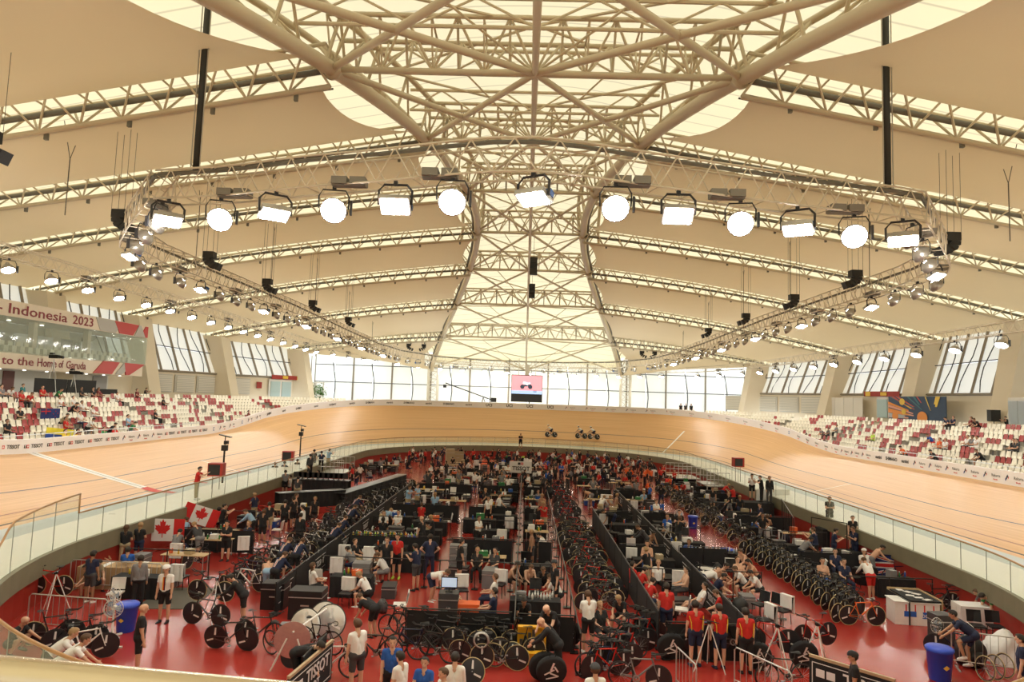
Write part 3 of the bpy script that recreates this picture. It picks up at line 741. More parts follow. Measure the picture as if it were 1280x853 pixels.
# near row of the inner loop: placed one by one after the photo
row = [(281, 250, 'r'), (350, 247, 'f'), (422, 243, 'r'), (497, 233, 'F'), (568, 232, 'r'), (667, 225, 'f'), (768, 240, 'r'), (845, 248, 'F'), (922, 257, 'r'), (993, 267, 'f'), (1062, 275, 'r'), (1123, 282, 'f'), (216, 255, 'f')]
def near_pt(px):
    for a, b in zip(nearp, nearp[1:]):
        xa, xb = proj((a.x, a.y, zi))[0], proj((b.x, b.y, zi))[0]
        if px <= xb or b is nearp[-1]:
            t = max(0.0, min(1.0, (px-xa)/(xb-xa))); return Vector((a.x+(b.x-a.x)*t, a.y+(b.y-a.y)*t, zi)), Vector((0, -1, 0))
ordn = ['leftmost', 'second from the left', 'third from the left', 'fourth from the left', 'fifth from the left', 'sixth from the left', 'seventh from the left', 'eighth from the left', 'ninth from the left', 'tenth from the left', 'eleventh from the left', 'twelfth from the left', 'rightmost']
row.sort()
for i, (px, py, k) in enumerate(row):
    p, n = near_pt(px)
    aim = Vector((-p.x*0.03, -1.2, -0.75)) if k == 'r' else (Vector((0.25 if px < 640 else -0.2, -0.35, -1)) if k == 'f' else Vector((0, -0.8, -1)))
    nm = 'round silver bell floodlight' if k == 'r' else 'flat rectangular floodlight in a black yoke'
    lamp(p+Vector((0, -0.25, -0.05)), aim, RL if k == 'r' else FL, nm+', '+ordn[i]+' on the near truss span', 'floodlights on the near truss span', 1.22)
for i, px in enumerate((298, 441, 552, 788, 905, 1050)):
    p, n = near_pt(px); o = thing('control_gear', 'grey twin ballast box, %s along the near truss span' % ordn[i], 'ballast box', p+Vector((0, -0.3, 0.1)), group='ballast boxes on the near truss span', data=gear_me)
# remaining lamps along both trusses
def run(P, N, filt, step, tag, aimf, side, pat='rrf', sc=1.0):
    c = 0; last = None; k = 0
    for p, n in zip(P, N):
        if not filt(p): continue
        if last is not None and (p-last).length < step: continue
        last = p; kind = RL if pat[k % len(pat)] == 'r' else FL; k += 1
        LAMPS.append((p, aimf(p, kind), kind, tag, sc, side))
run(P_in, N_in, lambda p: p.x > 13.5 and p.y < 100, 2.2, 'inner', lambda p, n: Vector((0.95, 0.15, -0.75)) if n is RL else Vector((0.25, -0.45, -1)), 'right side of the inner truss', 'rrrf')
run(P_in, N_in, lambda p: p.x < -13.5 and p.y < 100, 2.2, 'inner', lambda p, n: Vector((-0.95, 0.15, -0.75)) if n is RL else Vector((-0.25, -0.45, -1)), 'left side of the inner truss', 'rrrf')
run(P_in, N_in, lambda p: p.y >= 100, 2.6, 'inner', lambda p, n: Vector((-p.x*0.01, 0.6, -1.0)), 'far bend of the inner truss', 'rfr')
run(P_out, N_out, lambda p: p.x < -26 and p.y < 112, 3.1, 'outer', lambda p, n: Vector((0.45, -0.25, -1.0)), 'left side of the outer truss', 'r', 1.1)
run(P_out, N_out, lambda p: p.x > 27 and p.y < 112, 3.9, 'outer', lambda p, n: Vector((-0.45, -0.25, -1.0)), 'right side of the outer truss', 'r', 1.15)
run(P_out, N_out, lambda p: p.y >= 112, 3.4, 'outer', lambda p, n: Vector((-p.x*0.01, -0.4, -1.0)), 'far bend of the outer truss', 'rf', 1.0)
def nth(k):
    w = ['', 'second', 'third', 'fourth', 'fifth', 'sixth', 'seventh', 'eighth', 'ninth', 'tenth', 'eleventh', 'twelfth', 'thirteenth', 'fourteenth', 'fifteenth', 'sixteenth', 'seventeenth', 'eighteenth', 'nineteenth', 'twentieth']
    if k < 20: return w[k] if k else 'first'
    t = ['twenty', 'thirty', 'forty', 'fifty', 'sixty', 'seventy', 'eighty', 'ninety'][k//10-2+0]; o = ['', 'first', 'second', 'third', 'fourth', 'fifth', 'sixth', 'seventh', 'eighth', 'ninth'][(k+1) % 10]
    k1 = k+1
    if k1 % 10 == 0: return ['twentieth', 'thirtieth', 'fortieth', 'fiftieth', 'sixtieth', 'seventieth', 'eightieth', 'ninetieth'][k1//10-2]
    return ['twenty', 'thirty', 'forty', 'fifty', 'sixty', 'seventy', 'eighty', 'ninety'][k1//10-2]+'-'+['', 'first', 'second', 'third', 'fourth', 'fifth', 'sixth', 'seventh', 'eighth', 'ninth'][k1 % 10]
bys = {}
for e in LAMPS: bys.setdefault(e[5], []).append(e)
for side, L in bys.items():
    far = 'far' in side
    L.sort(key=lambda e: e[0].x if far else e[0].y)
    for k, (p, aim, kind, tag, sc, _) in enumerate(L):
        nm = 'round bell floodlight' if kind is RL else 'flat panel floodlight'
        lamp(p+Vector((0, 0, -0.05)), aim, kind, '%s, %s%s along the %s' % (nm, nth(k), ' from left' if far else '', side), 'floodlights on the '+side, sc)
        if k % 3 == 1 and not far: thing('control_gear', 'grey ballast box above floodlight, %s along the %s' % (nth(k//3), side), 'ballast box', p+Vector((0, 0, 0.16)), rz=PI/2, group='ballast boxes on the '+side, data=gear_me)
# black cable drops at the near corners
for sgn, px in ((-1, 243), (1, 1109)):
    p, n = near_pt(px); b_ = p+Vector((0, 0, 1.0)); t = thing('cable_drop', 'thick black vertical cable bundle falling to the %s corner of the near truss' % ('left' if sgn < 0 else 'right'), 'cable drop')
    m = MB(); m.bar(b_, b_+Vector((0, 0, 12)), 0.13, 8); m.build('sleeve', mat('black_sleeve', (0.025, 0.025, 0.02), 0.5), t, True)
    for dx in (-0.17, 0.16): m = MB(); m.bar(b_+Vector((dx, -0.08, 0)), b_+Vector((dx, -0.08, 12)), 0.022, 5); m.build('guide_cable', mat('grey_cable', (0.45, 0.42, 0.36), 0.5), t)
# ------------------------------------------------------------------ hanging loudspeakers
SPK = mat('black_speaker', (0.018, 0.018, 0.018), 0.6); WIRE = mat('thin_wire', (0.12, 0.11, 0.09), 0.5)
def speaker(x, y, z, sgn, label):
    t = thing('hanging_speaker', label, 'loudspeaker', (x, y, z), group='curved black loudspeakers hanging from the roof')
    m = MB(); m.box((0, 0, 0.33), (0.62, 0.5, 0.38)); m.build('bass_cabinet', SPK, t)
    for k in range(4):
        a = math.radians(8+20*k); M = Matrix.Rotation(-sgn*a, 3, 'Y')
        m = MB(); m.box((sgn*(-0.08+0.05*k+0.055*k*k), 0, 0.05-0.17*k+0.012*k*k), (0.42, 0.5, 0.17), M=Matrix.Rotation(-sgn*a, 3, 'Y')); m.build('array_cabinet', SPK, t)
    for dx in (-0.3, 0.3):
        for dy in (-0.25, 0.25): m = MB(); m.bar((dx, dy, 0.5), (dx, dy, max(1.0, 20.0-z-0.02*abs(x))), 0.012, 4); m.build('suspension_wire', WIRE, t)
for sgn in (-1, 1):
    for k, y in enumerate((20.8, 30.2, 39.0, 48.0, 58.5, 70.5)):
        speaker(sgn*(17.4 if k == 0 else 18.7), y, 15.0, -sgn*-1 if False else (1 if sgn < 0 else -1), 'black curved loudspeaker array, %s from the viewpoint on the %s side' % (nth(k), 'left' if sgn < 0 else 'right'))
for x, sg, w in ((-17.9, 1, 'left one of the far left pair'), (-15.6, -1, 'right one of the far left pair'), (17.4, 1, 'left one of the far right pair'), (19.3, -1, 'right one of the far right pair')):
    speaker(x, 103, 14.9, sg, 'black curved loudspeaker array, '+w)
for k, (px, py, D) in enumerate(((667, 333, 68), (665, 364, 84))):
    p = atD(px, py, D); t = thing('centre_speaker', 'black rectangular loudspeaker stack under the roof spine, %s one' % ('nearer' if k == 0 else 'farther'), 'loudspeaker', p)
    for j in range(3): m = MB(); m.box((0, 0, (j-1)*0.6), (0.75, 0.6, 0.56)); m.build('cabinet', SPK, t)
    m = MB(); m.bar((0, 0, 0.8), (0, 0, 3.2), 0.02, 4); m.build('suspension_wire', WIRE, t)
# thin suspension cables of the loop
for sgn in (-1, 1):
    for k, y in enumerate((30.5, 43, 56, 68, 81, 94)):
        x = sgn*21.5; zt = roof_pt(y, 0.3, 1).z+0.6
        t = thing('suspension_cable', 'thin steel cable from the roof with forked top, %s on the %s' % (nth(k), 'left' if sgn < 0 else 'right'), 'cable', group='thin suspension cables over the lighting truss')
        m = MB(); m.bar((x, y, 15.3), (x, y, zt-1.6), 0.025, 5); m.build('cable', WIRE, t)
        for dy in (-0.6, 0.6): m = MB(); m.bar((x, y, zt-1.6), (x, y+dy, zt), 0.02, 4); m.build('fork', WIRE, t)
# ------------------------------------------------------------------ glazed box on the left with lettering
BX = -42.0; BND = mat('cream_fascia', (0.74, 0.64, 0.50), 0.5); VR = mat('fascia_red', (0.50, 0.045, 0.04), 0.5); VG = mat('fascia_grey', (0.45, 0.43, 0.39), 0.5); RINK = mat('lettering_red', (0.22, 0.012, 0.016), 0.5)
vip = thing('hospitality_box', 'glazed spectator box over the left grandstand with cream fascias and red lettering', 'spectator box')
yA, yB = 18.0, 74.5; xb = -46.6
m = MB(); m.box(((BX+xb)/2, (yA+yB)/2, 13.55), (abs(BX-xb), yB-yA, 1.3)); m.build('upper_fascia', BND, vip)
m = MB(); m.box(((BX+xb)/2, (yA+yB)/2, 9.35), (abs(BX-xb), yB-yA-1, 1.35)); m.build('lower_fascia', BND, vip)
m = MB(); m.box((xb-0.3, (yA+yB)/2, 11.4), (0.1, yB-yA, 3)); m.box(((BX+xb)/2, yB-0.3, 11.4), (4.2, 0.06, 2.8)) if False else None; m.build('back_wall', mat('inner_wall', (0.42, 0.38, 0.30), 0.7, noise=0.2, nscale=0.4), vip)
for k in range(14):
    y0 = yA+(yB-yA)*k/14; m = MB(); m.box((BX+0.02, y0+2.0, 11.4), (0.03, 4.0, 2.95)); m.build('glass_panel', mat('tinted_glass', (0.55, 0.62, 0.55), 0.05, alpha=0.25), vip)
m = MB(); m.box(((BX+xb)/2, yB, 11.4), (4.4, 0.03, 2.95)); m.build('glass_panel', MATS['tinted_glass'], vip)
for y in (52, 58.6, 66): m = MB(); m.box((BX-1.2, y, 11.4), (0.5, 0.5, 2.9)); m.build('column', BND, vip)
for k in range(8):
    m = MB(); m.box((-45.9, 48.5+3.1*k, 11.2), (0.05, 1.6+0.5*(k % 2), 1.6)); m.build('picture_panel', mat('pale_panel', (0.75, 0.76, 0.74), 0.4) if k % 3 else mat('dark_panel', (0.25, 0.22, 0.2), 0.5), vip)
for k in range(26):
    m = MB(); m.box((BX-0.9, 49.5+0.92*k, 10.35), (0.45, 0.5, 0.5)); m.box((BX-1.1, 49.5+0.92*k, 10.7), (0.1, 0.5, 0.6)); o = m.build('box_seat', SEATW, vip)
for k, y in enumerate((49, 53, 57, 61)): m = MB(); m.lathe([(0.16, 0), (0.16, 0.05)], 10, (BX-2.2, y, 12.78)); m.build('downlight', mat('downlight', (1, 0.98, 0.92), 0.4, emit=5), vip)
def vip_text(s, size, yend, z, ystart):
    t_ = text(s, size, 'lettering', vip, m=RINK, bold=0.012); w = max(v.co.x for v in t_.data.vertices)-min(v.co.x for v in t_.data.vertices)
    t_.matrix_local = Matrix.Translation((BX+0.03, (ystart+yend)/2, z)) @ Matrix.Rotation(PI/2, 4, 'Z') @ Matrix.Rotation(PI/2, 4, 'X') @ Matrix.Diagonal(((yend-ystart)/w, 1, 1, 1))
vip_text('Jakarta - Indonesia', 1.15, 61.2, 13.5, 47.0); vip_text('2023', 1.15, 64.9, 13.5, 61.9)
vip_text('Welcome to the', 0.95, 57.4, 9.3, 47.6); vip_text('Home', 1.0, 60.2, 9.3, 57.8); vip_text('of', 0.95, 61.1, 9.3, 60.5); vip_text('Garuda', 1.0, 64.3, 9.3, 61.5)
FP = [0.0]
def fascia_poly(pts, m_):
    FP[0] += 0.012; m = MB(); n = len(pts); m.add([(BX+0.02, y, z) for y, z in pts]+[(BX+0.04+FP[0], y, z) for y, z in pts], [tuple(range(n, 2*n)), tuple(range(n-1, -1, -1))]+[(i, (i+1) % n, n+(i+1) % n, n+i) for i in range(n)]); m.build('fascia_shape', m_, vip)
for z0, z1, ys in ((12.95, 14.15, ((66.0, 68.6, 69.4, 65.2, VG), (69.2, 71.6, 72.6, 68.2, VR), (73.0, 74.4, 74.4, 73.9, VR), (71.9, 73.9, 73.0, 72.6, VG))), (8.72, 9.98, ((65.4, 68.4, 69.6, 66.9, VR), (69.0, 70.0, 72.4, 70.4, VG), (70.8, 71.4, 74.2, 70.4, VR)))):
    for (a, b, c, d, mm) in ys: fascia_poly([(a, z0), (b, z0), (c, z1), (d, z1)], mm)
# recess under the box
und = thing('wall_recess', 'white and grey recess under the spectator box with service doors', 'wall', kind='structure')
m = MB(); m.box((-45.9, 46, 7.7), (0.2, 58, 2.1)); m.build('recess_wall', mat('recess_white', (0.66, 0.66, 0.62), 0.6), und)
for y, w, mm in ((56.2, 1.6, 'recess_grey'), (72.6, 2.4, 'recess_grey'), (59.6, 1.3, 'recess_red')):
    m = MB(); m.box((-45.75, y, 7.6), (0.1, w, 1.9)); m.build('door_leaf', mat(mm, (0.33, 0.32, 0.31) if 'grey' in mm else (0.16, 0.05, 0.04), 0.5), und)
for k in range(9): m = MB(); m.lathe([(0.12, 0), (0.12, 0.05)], 8, (-43.5, 50+2.8*k, 8.6)); m.build('downlight', MATS['downlight'], und)
bk = thing('black_screen', 'long black masking screen standing behind the left grandstand seats', 'screen'); 
for a, b in ((55.8, 59.8), (59.9, 63.9)): m = MB(); m.box((-40.6, (a+b)/2, 7.35), (0.06, b-a, 1.25)); m.build('panel', mat('black_cloth', (0.012, 0.012, 0.012), 0.8), bk)
m = MB(); m.box((-40.7, 63, 6.95), (0.06, 9, 0.5)); m.build('low_panel', MATS['black_cloth'], bk)
# ------------------------------------------------------------------ details on the side walls
def wall_pt(sgn, y, z, inset=0.25): return Vector((sgn*(wall_plan(y)-inset), y, z))
def wall_slab(name, mats, sgn, y0, y1, z0, z1, parent=None, inset=0.3, th=0.08):
    a, b = wall_pt(sgn, y0, 0, inset), wall_pt(sgn, y1, 0, inset); d = (b-a); L = d.length; m = MB(); m.box(((a+b)/2)+Vector((0, 0, (z0+z1)/2)), (L, th, z1-z0), math.atan2(d.y, d.x)); return m.build(name, mats, parent)
for (sgn, y0, y1, n_, hgt) in ((-1, 80.2, 90.5, 3, 9.2), (1, 93.2, 103.4, 3, 9.2), (-1, 93.2, 96.0, 1, 9.2), (1, 80.8, 84, 1, 9.2), (1, 105, 109, 1, 9.2)):
    for k in range(n_):
        t = thing('wall_louvre', 'pale slatted shutter in %s side wall, %s in its bay%s' % ('left' if sgn < 0 else 'right', nth(k), ' of three' if n_ == 3 else (' beside the glass door' if y0 in (93.2, 80.8) else ' next to the end wall')), 'louvre', group='slatted shutters in the side walls')
        a, b = y0+(y1-y0)*k/n_+0.2, y0+(y1-y0)*(k+1)/n_-0.2; wall_slab('frame', LOUV, sgn, a, b, 7.0, hgt, t, 0.12)
        for j in range(9): wall_slab('slat', mat('pale_slat', (0.72, 0.69, 0.6), 0.5), sgn, a+0.15, b-0.15, 7.15+j*0.22, 7.28+j*0.22, t, 0.24, 0.06)
BANR = mat('banner_red', (0.33, 0.03, 0.02), 0.6); YEL = mat('banner_yellow', (0.75, 0.5, 0.05), 0.5); DGL = mat('door_glass', (0.42, 0.55, 0.56), 0.08)
def glazed_door(sgn, y0, y1, side):
    t = thing('glazed_door', 'glass double door under a red banner in the %s side wall' % side, 'door')
    wall_slab('frame', mat('white_frame', (0.75, 0.73, 0.68), 0.5), sgn, y0, y1, 6.8, 9.3, t, 0.3, 0.1)
    for k in range(2):
        a, b = y0+(y1-y0)*k/2+0.18, y0+(y1-y0)*(k+1)/2-0.15; wall_slab('door_leaf', DGL, sgn, a, b, 6.8, 9.0, t, 0.42, 0.06)
    t = thing('red_banner', 'dark red and yellow banner above the glass door in the %s wall' % side, 'banner')
    wall_slab('cloth', BANR, sgn, y0+0.1, y1+1.6, 9.35, 9.95, t, 0.55, 0.06)
    wall_slab('emblem', YEL, sgn, (y0+y1)/2, (y0+y1)/2+0.9, 9.45, 9.85, t, 0.62, 0.04); wall_slab('emblem', YEL, sgn, y1+0.6, y1+1.3, 9.38, 9.92, t, 0.62, 0.04)
glazed_door(-1, 98.6, 102.4, 'left'); glazed_door(1, 81.0, 84.6, 'right')
t = thing('notice_board', 'small red notice on the left wall beside the glass door', 'notice'); wall_slab('sheet', BANR, -1, 96.6, 97.4, 7.9, 8.8, t, 0.35)
# mural on the right wall
mu = thing('wall_mural', 'large multicoloured painted mural of diagonal stripes on the right wall', 'mural')
mc = [mat('mural_navy', (0.03, 0.06, 0.12), 0.6), mat('mural_orange', (0.75, 0.28, 0.06), 0.6), mat('mural_yellow', (0.75, 0.52, 0.08), 0.6), mat('mural_pink', (0.70, 0.35, 0.26), 0.6), mat('mural_teal', (0.05, 0.18, 0.22), 0.6), mat('mural_grey', (0.4, 0.42, 0.45), 0.6), mat('mural_red', (0.5, 0.08, 0.06), 0.6)]
wall_slab('ground', mc[0], 1, 72.0, 80.4, 6.3, 9.3, mu, 2.4)
ra = wall_pt(1, 80.4, 0, 2.46); rb = wall_pt(1, 72.0, 0, 2.46); rs2 = random.Random(3)
def mp(u, z): q = ra.lerp(rb, u); q.z = z; return q
for k in range(26):
    a0 = rs2.uniform(0.0, 1.0); w = rs2.uniform(0.02, 0.06); ang = rs2.uniform(-0.1, 0.1); cx = 0.78; u0 = a0*0.9
    top = [(u0*1.0, 9.28), (min(u0+w, 0.98), 9.28)] if k % 2 else [(0.0+0.01*k/26, 9.2-2.0*a0), (0.0+0.01*k/26, 9.2-2.0*a0-0.3)]
    e = (cx+rs2.uniform(-0.05, 0.08), 6.75)
    t0 = rs2.uniform(0.25, 0.6); q0 = [(x+(e[0]-x)*0, z) for x, z in top]; q1 = [(x+(e[0]-x)*t0, z+(e[1]-z)*t0) for x, z in top]
    off = Vector((-0.02-0.001*k, 0, 0)); P4 = [mp(*q0[0])+off, mp(*q0[1])+off, mp(*q1[1])+off, mp(*q1[0])+off]
    m = MB(); m.add(P4, [(0, 1, 2, 3)]); m.build('stripe', mc[1+k % 6], mu)
for (u, z, r, c) in ((0.27, 8.7, 0.42, 2), (0.14, 7.1, 0.5, 1), (0.62, 7.0, 0.75, 1), (0.30, 7.6, 0.35, 2)):
    m = MB(); c0 = mp(u, z)+Vector((-0.06, 0, 0)); dd = (rb-ra).normalized(); m.add([c0]+[c0+dd*r*math.cos(2*PI*k/14)+Vector((0, 0, r*math.sin(2*PI*k/14)*0.9)) for k in range(14)], [(0, k+1, (k+1) % 14+1) for k in range(14)]); m.build('shape', mc[c], mu)
t = thing('white_partition', 'row of plain white partition panels beside the glass door on the right', 'partition')
for k in range(4): wall_slab('panel', mat('partition_white', (0.70, 0.67, 0.60), 0.6), 1, 85.6+k*1.5, 87.05+k*1.5, 6.6, 9.15, t, 1.2)
t = thing('window_door', 'bright narrow glass door near the right end of the right wall', 'door'); wall_slab('frame', MATS['white_frame'], 1, 61.8, 64.4, 6.6, 9.2, t, 2.3); 
for k in range(2): wall_slab('door_leaf', mat('bright_glass', (0.8, 0.86, 0.9), 0.1, trans=0.6), 1, 62.0+1.2*k, 63.05+1.2*k, 6.8, 8.9, t, 2.42)
t = thing('exit_board', 'green sign board high on the wall at the right edge', 'sign'); wall_slab('board', mat('green_board', (0.02, 0.22, 0.07), 0.5), 1, 58.0, 60.2, 8.6, 9.3, t, 2.6)
# greenery seen through the far left window
LEAF = mat('leaf_green', (0.12, 0.26, 0.06), 0.6, noise=0.5, nscale=3); BARK = mat('bark', (0.12, 0.08, 0.05), 0.8)
t = thing('clear_window', 'clear window with greenery behind at the far left corner', 'window'); p0, p1 = atD(385, 486, 109), atD(404, 486, 112)
d = p1-p0; m = MB(); c = (p0+p1)/2
for dz, dzz in ((1.0, 0.12), (-1.15, 0.2)): m.box(c+Vector((0, 0, dz)), (d.length+0.2, 0.14, dzz), math.atan2(d.y, d.x))
for u in (0, 0.5, 1): m.box(p0.lerp(p1, u), (0.12, 0.14, 2.2), math.atan2(d.y, d.x))
m.build('frame', MATS['white_frame'], t)
rl_ = random.Random(9)
for k in range(2):
    t = thing('green_shrub', 'leafy green bush behind the far left window, %s one' % ('left' if k == 0 else 'right'), 'bush', p0.lerp(p1, 0.25+0.5*k)+Vector((0.0, 0.7, -2.1)))
    m = MB(); m.bar((0, 0, 0), (0, 0, 1.2), 0.08, 6); m.build('stem', BARK, t)
    m = MB()
    for j in range(260):
        c = Vector((rl_.gauss(0, 0.45), rl_.gauss(0, 0.15), 1.5+rl_.gauss(0, 0.6))); a, b2 = rl_.random()*6, rl_.random()*3; u = Vector((math.cos(a), 0.3, math.sin(a)))*0.16; v = Vector((math.cos(b2), math.sin(b2), 0.4))*0.09; m.add([c-u, c+v, c+u, c-v], [(0, 1, 2, 3)])
    o = m.build('foliage', LEAF, t); o['kind'] = 'stuff'
# ------------------------------------------------------------------ big screen, camera crane
p = atD(658.5, 486, 113); scr = thing('video_screen', 'large hanging video screen with a pink picture of a track rider over the far bend', 'screen', p)
wS, hS = 5.0, 4.35
m = MB(); m.box((0, 0.15, 0), (wS+0.15, 0.25, hS+0.1)); m.build('cabinet', SPK, scr)
def em(name, col, e=0.9): return mat(name, col, 0.5, emit=e)
m = MB(); m.box((0, 0.0, 0.58), (wS, 0.03, 3.1)); m.build('picture_area', em('screen_pink', (0.85, 0.36, 0.42)), scr)
m = MB(); m.box((0, -0.02, -0.62), (wS, 0.03, 0.55)); m.build('picture_area', em('screen_blue', (0.45, 0.62, 0.95)), scr)
m = MB(); m.box((0, -0.02, -1.5), (wS, 0.03, 1.25)); m.build('picture_area', mat('screen_black', (0.01, 0.01, 0.012), 0.3), scr)
m = MB()
for cx in (-0.65, 0.65): m.lathe([(0.36, 0), (0.36, 0.03)], 14, (cx-0.1, -0.05, 0.28), M=Matrix.Rotation(PI/2, 3, 'X'))
m.box((0.0, -0.06, 0.5), (1.4, 0.03, 0.28), M=Matrix.Rotation(-0.1, 3, 'Y')); m.k = 1; m.box((-0.2, -0.07, 0.85), (0.9, 0.03, 0.42), M=Matrix.Rotation(0.35, 3, 'Y')); m.box((0.42, -0.07, 0.88), (0.3, 0.03, 0.28)); m.build('rider_picture', [em('screen_dark', (0.05, 0.07, 0.12), 0.3), em('screen_pale', (0.75, 0.85, 1.0), 0.8)], scr)
m = MB()
for k in (0, 1): m.box((1.35, -0.05, -0.35-0.18*k), (0.55, 0.03, 0.08))
m.build('caption_bar', MATS['screen_dark'], scr)
for dx in (-1.4, 1.4): m = MB(); m.bar((dx, 0.2, hS/2), (dx, 0.2, hS/2+2.8), 0.06, 6); m.build('hanger', TOW, scr)
m = MB(); m.box((0, 0.5, 3.0), (0.7, 0.5, 2.0)); m.build('support_mast', TOW, scr)
cr_ = thing('camera_crane', 'long black camera crane with its arm raised to the left behind the far boards', 'camera crane')
pa, pb, pv = atD(557, 479, 110), atD(617, 501, 110), atD(604, 497, 110)
BLK = mat('black_metal', (0.02, 0.02, 0.02), 0.4)
m = MB(); m.bar(pa, pb, 0.10, 6); m.build('arm', BLK, cr_); m = MB(); m.box(pa+Vector((-0.1, 0, -0.5)), (0.5, 0.4, 0.5)); m.build('camera_head', BLK, cr_); m = MB(); m.box(pb+Vector((0, 0, 0.1)), (0.9, 0.5, 0.7)); m.build('counterweight', BLK, cr_)
for k in range(3): a = 2*PI*k/3; m = MB(); m.bar(pv, (pv.x+0.7*math.cos(a), pv.y+0.7*math.sin(a), 6.0), 0.06, 5); m.build('leg', BLK, cr_)
# ------------------------------------------------------------------ people
SKIN = mat('skin', objcol=True, rough=0.55); CLOTH = mat('cloth', objcol=True, rough=0.85, noise=0.06, nscale=9); HAIR = mat('hair', objcol=True, rough=0.7)
EYEM = mat('eye_dark', (0.03, 0.02, 0.02), 0.3); LIPM = mat('lip', (0.42, 0.14, 0.12), 0.5)
def D3(az, el):
    """direction: az degrees right of forward, el degrees above horizontal"""
    a, e = math.radians(az), math.radians(el); return Vector((math.sin(a)*math.cos(e), math.cos(a)*math.cos(e), math.sin(e)))
def figure(pose):
    """list of primitives (tag, a, b, ra, rb) from a pose"""
    P = []
    hip = Vector((0, 0, pose.get('hip', 0.93))) + Vector(pose.get('hipo', (0, 0, 0)))
    lean = math.radians(pose.get('lean', 3)); side = pose.get('side', 0.0)
    tu = Vector((side, math.sin(lean), math.cos(lean))).normalized(); f = Vector((0, math.cos(lean), -math.sin(lean)))
    w = tu.cross(f)*-1; w = Vector((1, 0, 0))
    chest = hip+tu*0.30+f*0.01; sh = hip+tu*0.475; neck = hip+tu*0.53
    hl = math.radians(pose.get('head', 0)); hd = (tu*math.cos(hl)+f*math.sin(hl)).normalized(); hf = (f*math.cos(hl)-tu*math.sin(hl)).normalized()
    yw = math.radians(pose.get('hyaw', 0)); hf = (hf*math.cos(yw)+w*math.sin(yw)).normalized()
    hc = neck+hd*0.155+hf*0.02
    P.append(('pelvis', hip-w*0.075, hip+w*0.075, 0.125, 0.125)); P.append(('torso', hip+tu*0.06, chest-tu*0.10, 0.128, 0.122))
    for s in (-1, 1):
        P.append(('torso', hip+tu*0.08+w*s*0.055, chest+w*s*0.07, 0.105, 0.118)); P.append(('torso', chest+w*s*0.07, sh+w*s*0.11-tu*0.05, 0.118, 0.085)); P.append(('torso', sh+w*s*0.05, sh+w*s*0.165-tu*0.015, 0.06, 0.062))
    P.append(('neck', neck-tu*0.08, neck+hd*0.07, 0.064, 0.055))
    P.append(('head', hc+hd*0.03-hf*0.025, hc+hd*0.045+hf*0.01, 0.092, 0.09)); P.append(('head', hc-hd*0.02+hf*0.01, hc-hd*0.06+hf*0.035, 0.08, 0.052))
    P.append(('head', hc+hf*0.095+hd*0.01, hc+hf*0.112-hd*0.022, 0.011, 0.017))
    for s in (-1, 1): P.append(('head', hc+w*s*0.092-hf*0.01+hd*0.01, hc+w*s*0.094-hf*0.01-hd*0.03, 0.017, 0.012))
    hands = []
    for s, key in ((-1, 'L'), (1, 'R')):
        ua, fa = pose['arm'+key]; so = sh+w*s*0.175-tu*0.02
        if isinstance(ua, tuple): ua = D3(ua[0]*1.0, ua[1])
        if isinstance(fa, tuple): fa = D3(fa[0]*1.0, fa[1])
        el = so+ua*0.285; wr = el+fa*0.25
        P.append(('uarm', so, el, 0.056, 0.043)); P.append(('farm', el, wr, 0.044, 0.029))
        pl = wr+fa*0.085; x, y_ = basis(fa); P.append(('hand', wr+fa*0.01, pl, 0.031, 0.036))
        sd = x if abs(x.dot(Vector((0, 1, 0)))) > 0.3 else y_; nn = fa.cross(sd)
        for k in range(4):
            o = pl+sd*((k-1.5)*0.021); L = (0.062, 0.074, 0.068, 0.052)[k]; m1 = o+fa*L*0.55; P.append(('hand', o-fa*0.01, m1, 0.0105, 0.0095)); P.append(('hand', m1, m1+(fa*0.8+nn*0.6*s).normalized()*L*0.5, 0.0095, 0.008))
        o = wr+fa*0.03+sd*0.03; P.append(('hand', o, o+(sd*0.8+fa*0.7).normalized()*0.065, 0.013, 0.010)); hands.append(pl)
        th, sn = pose['leg'+key]
        if isinstance(th, tuple): th = D3(*th)
        if isinstance(sn, tuple): sn = D3(*sn)
        ho = hip+w*s*0.09-Vector((0, 0, 0.03)); kn = ho+th*0.43; an = kn+sn*0.40
        P.append(('thigh', ho, kn, 0.092, 0.060)); P.append(('shin', kn, kn.lerp(an, 0.35), 0.058, 0.058)); P.append(('shin', kn.lerp(an, 0.35), an, 0.058, 0.036))
        fd = pose.get('foot'+key, (6*s, -4)); fd = D3(*fd) if isinstance(fd, tuple) else fd
        heel = an-fd*0.045+Vector((0, 0, -0.045)); toe = an+fd*0.15+Vector((0, 0, -0.058)); P.append(('foot', heel, heel.lerp(toe, .5), 0.038, 0.042)); P.append(('foot', heel.lerp(toe, .5), toe, 0.042, 0.032))
    return P, dict(hc=hc, hd=hd, hf=hf, w=w, tu=tu, f=f, hip=hip, sh=sh)
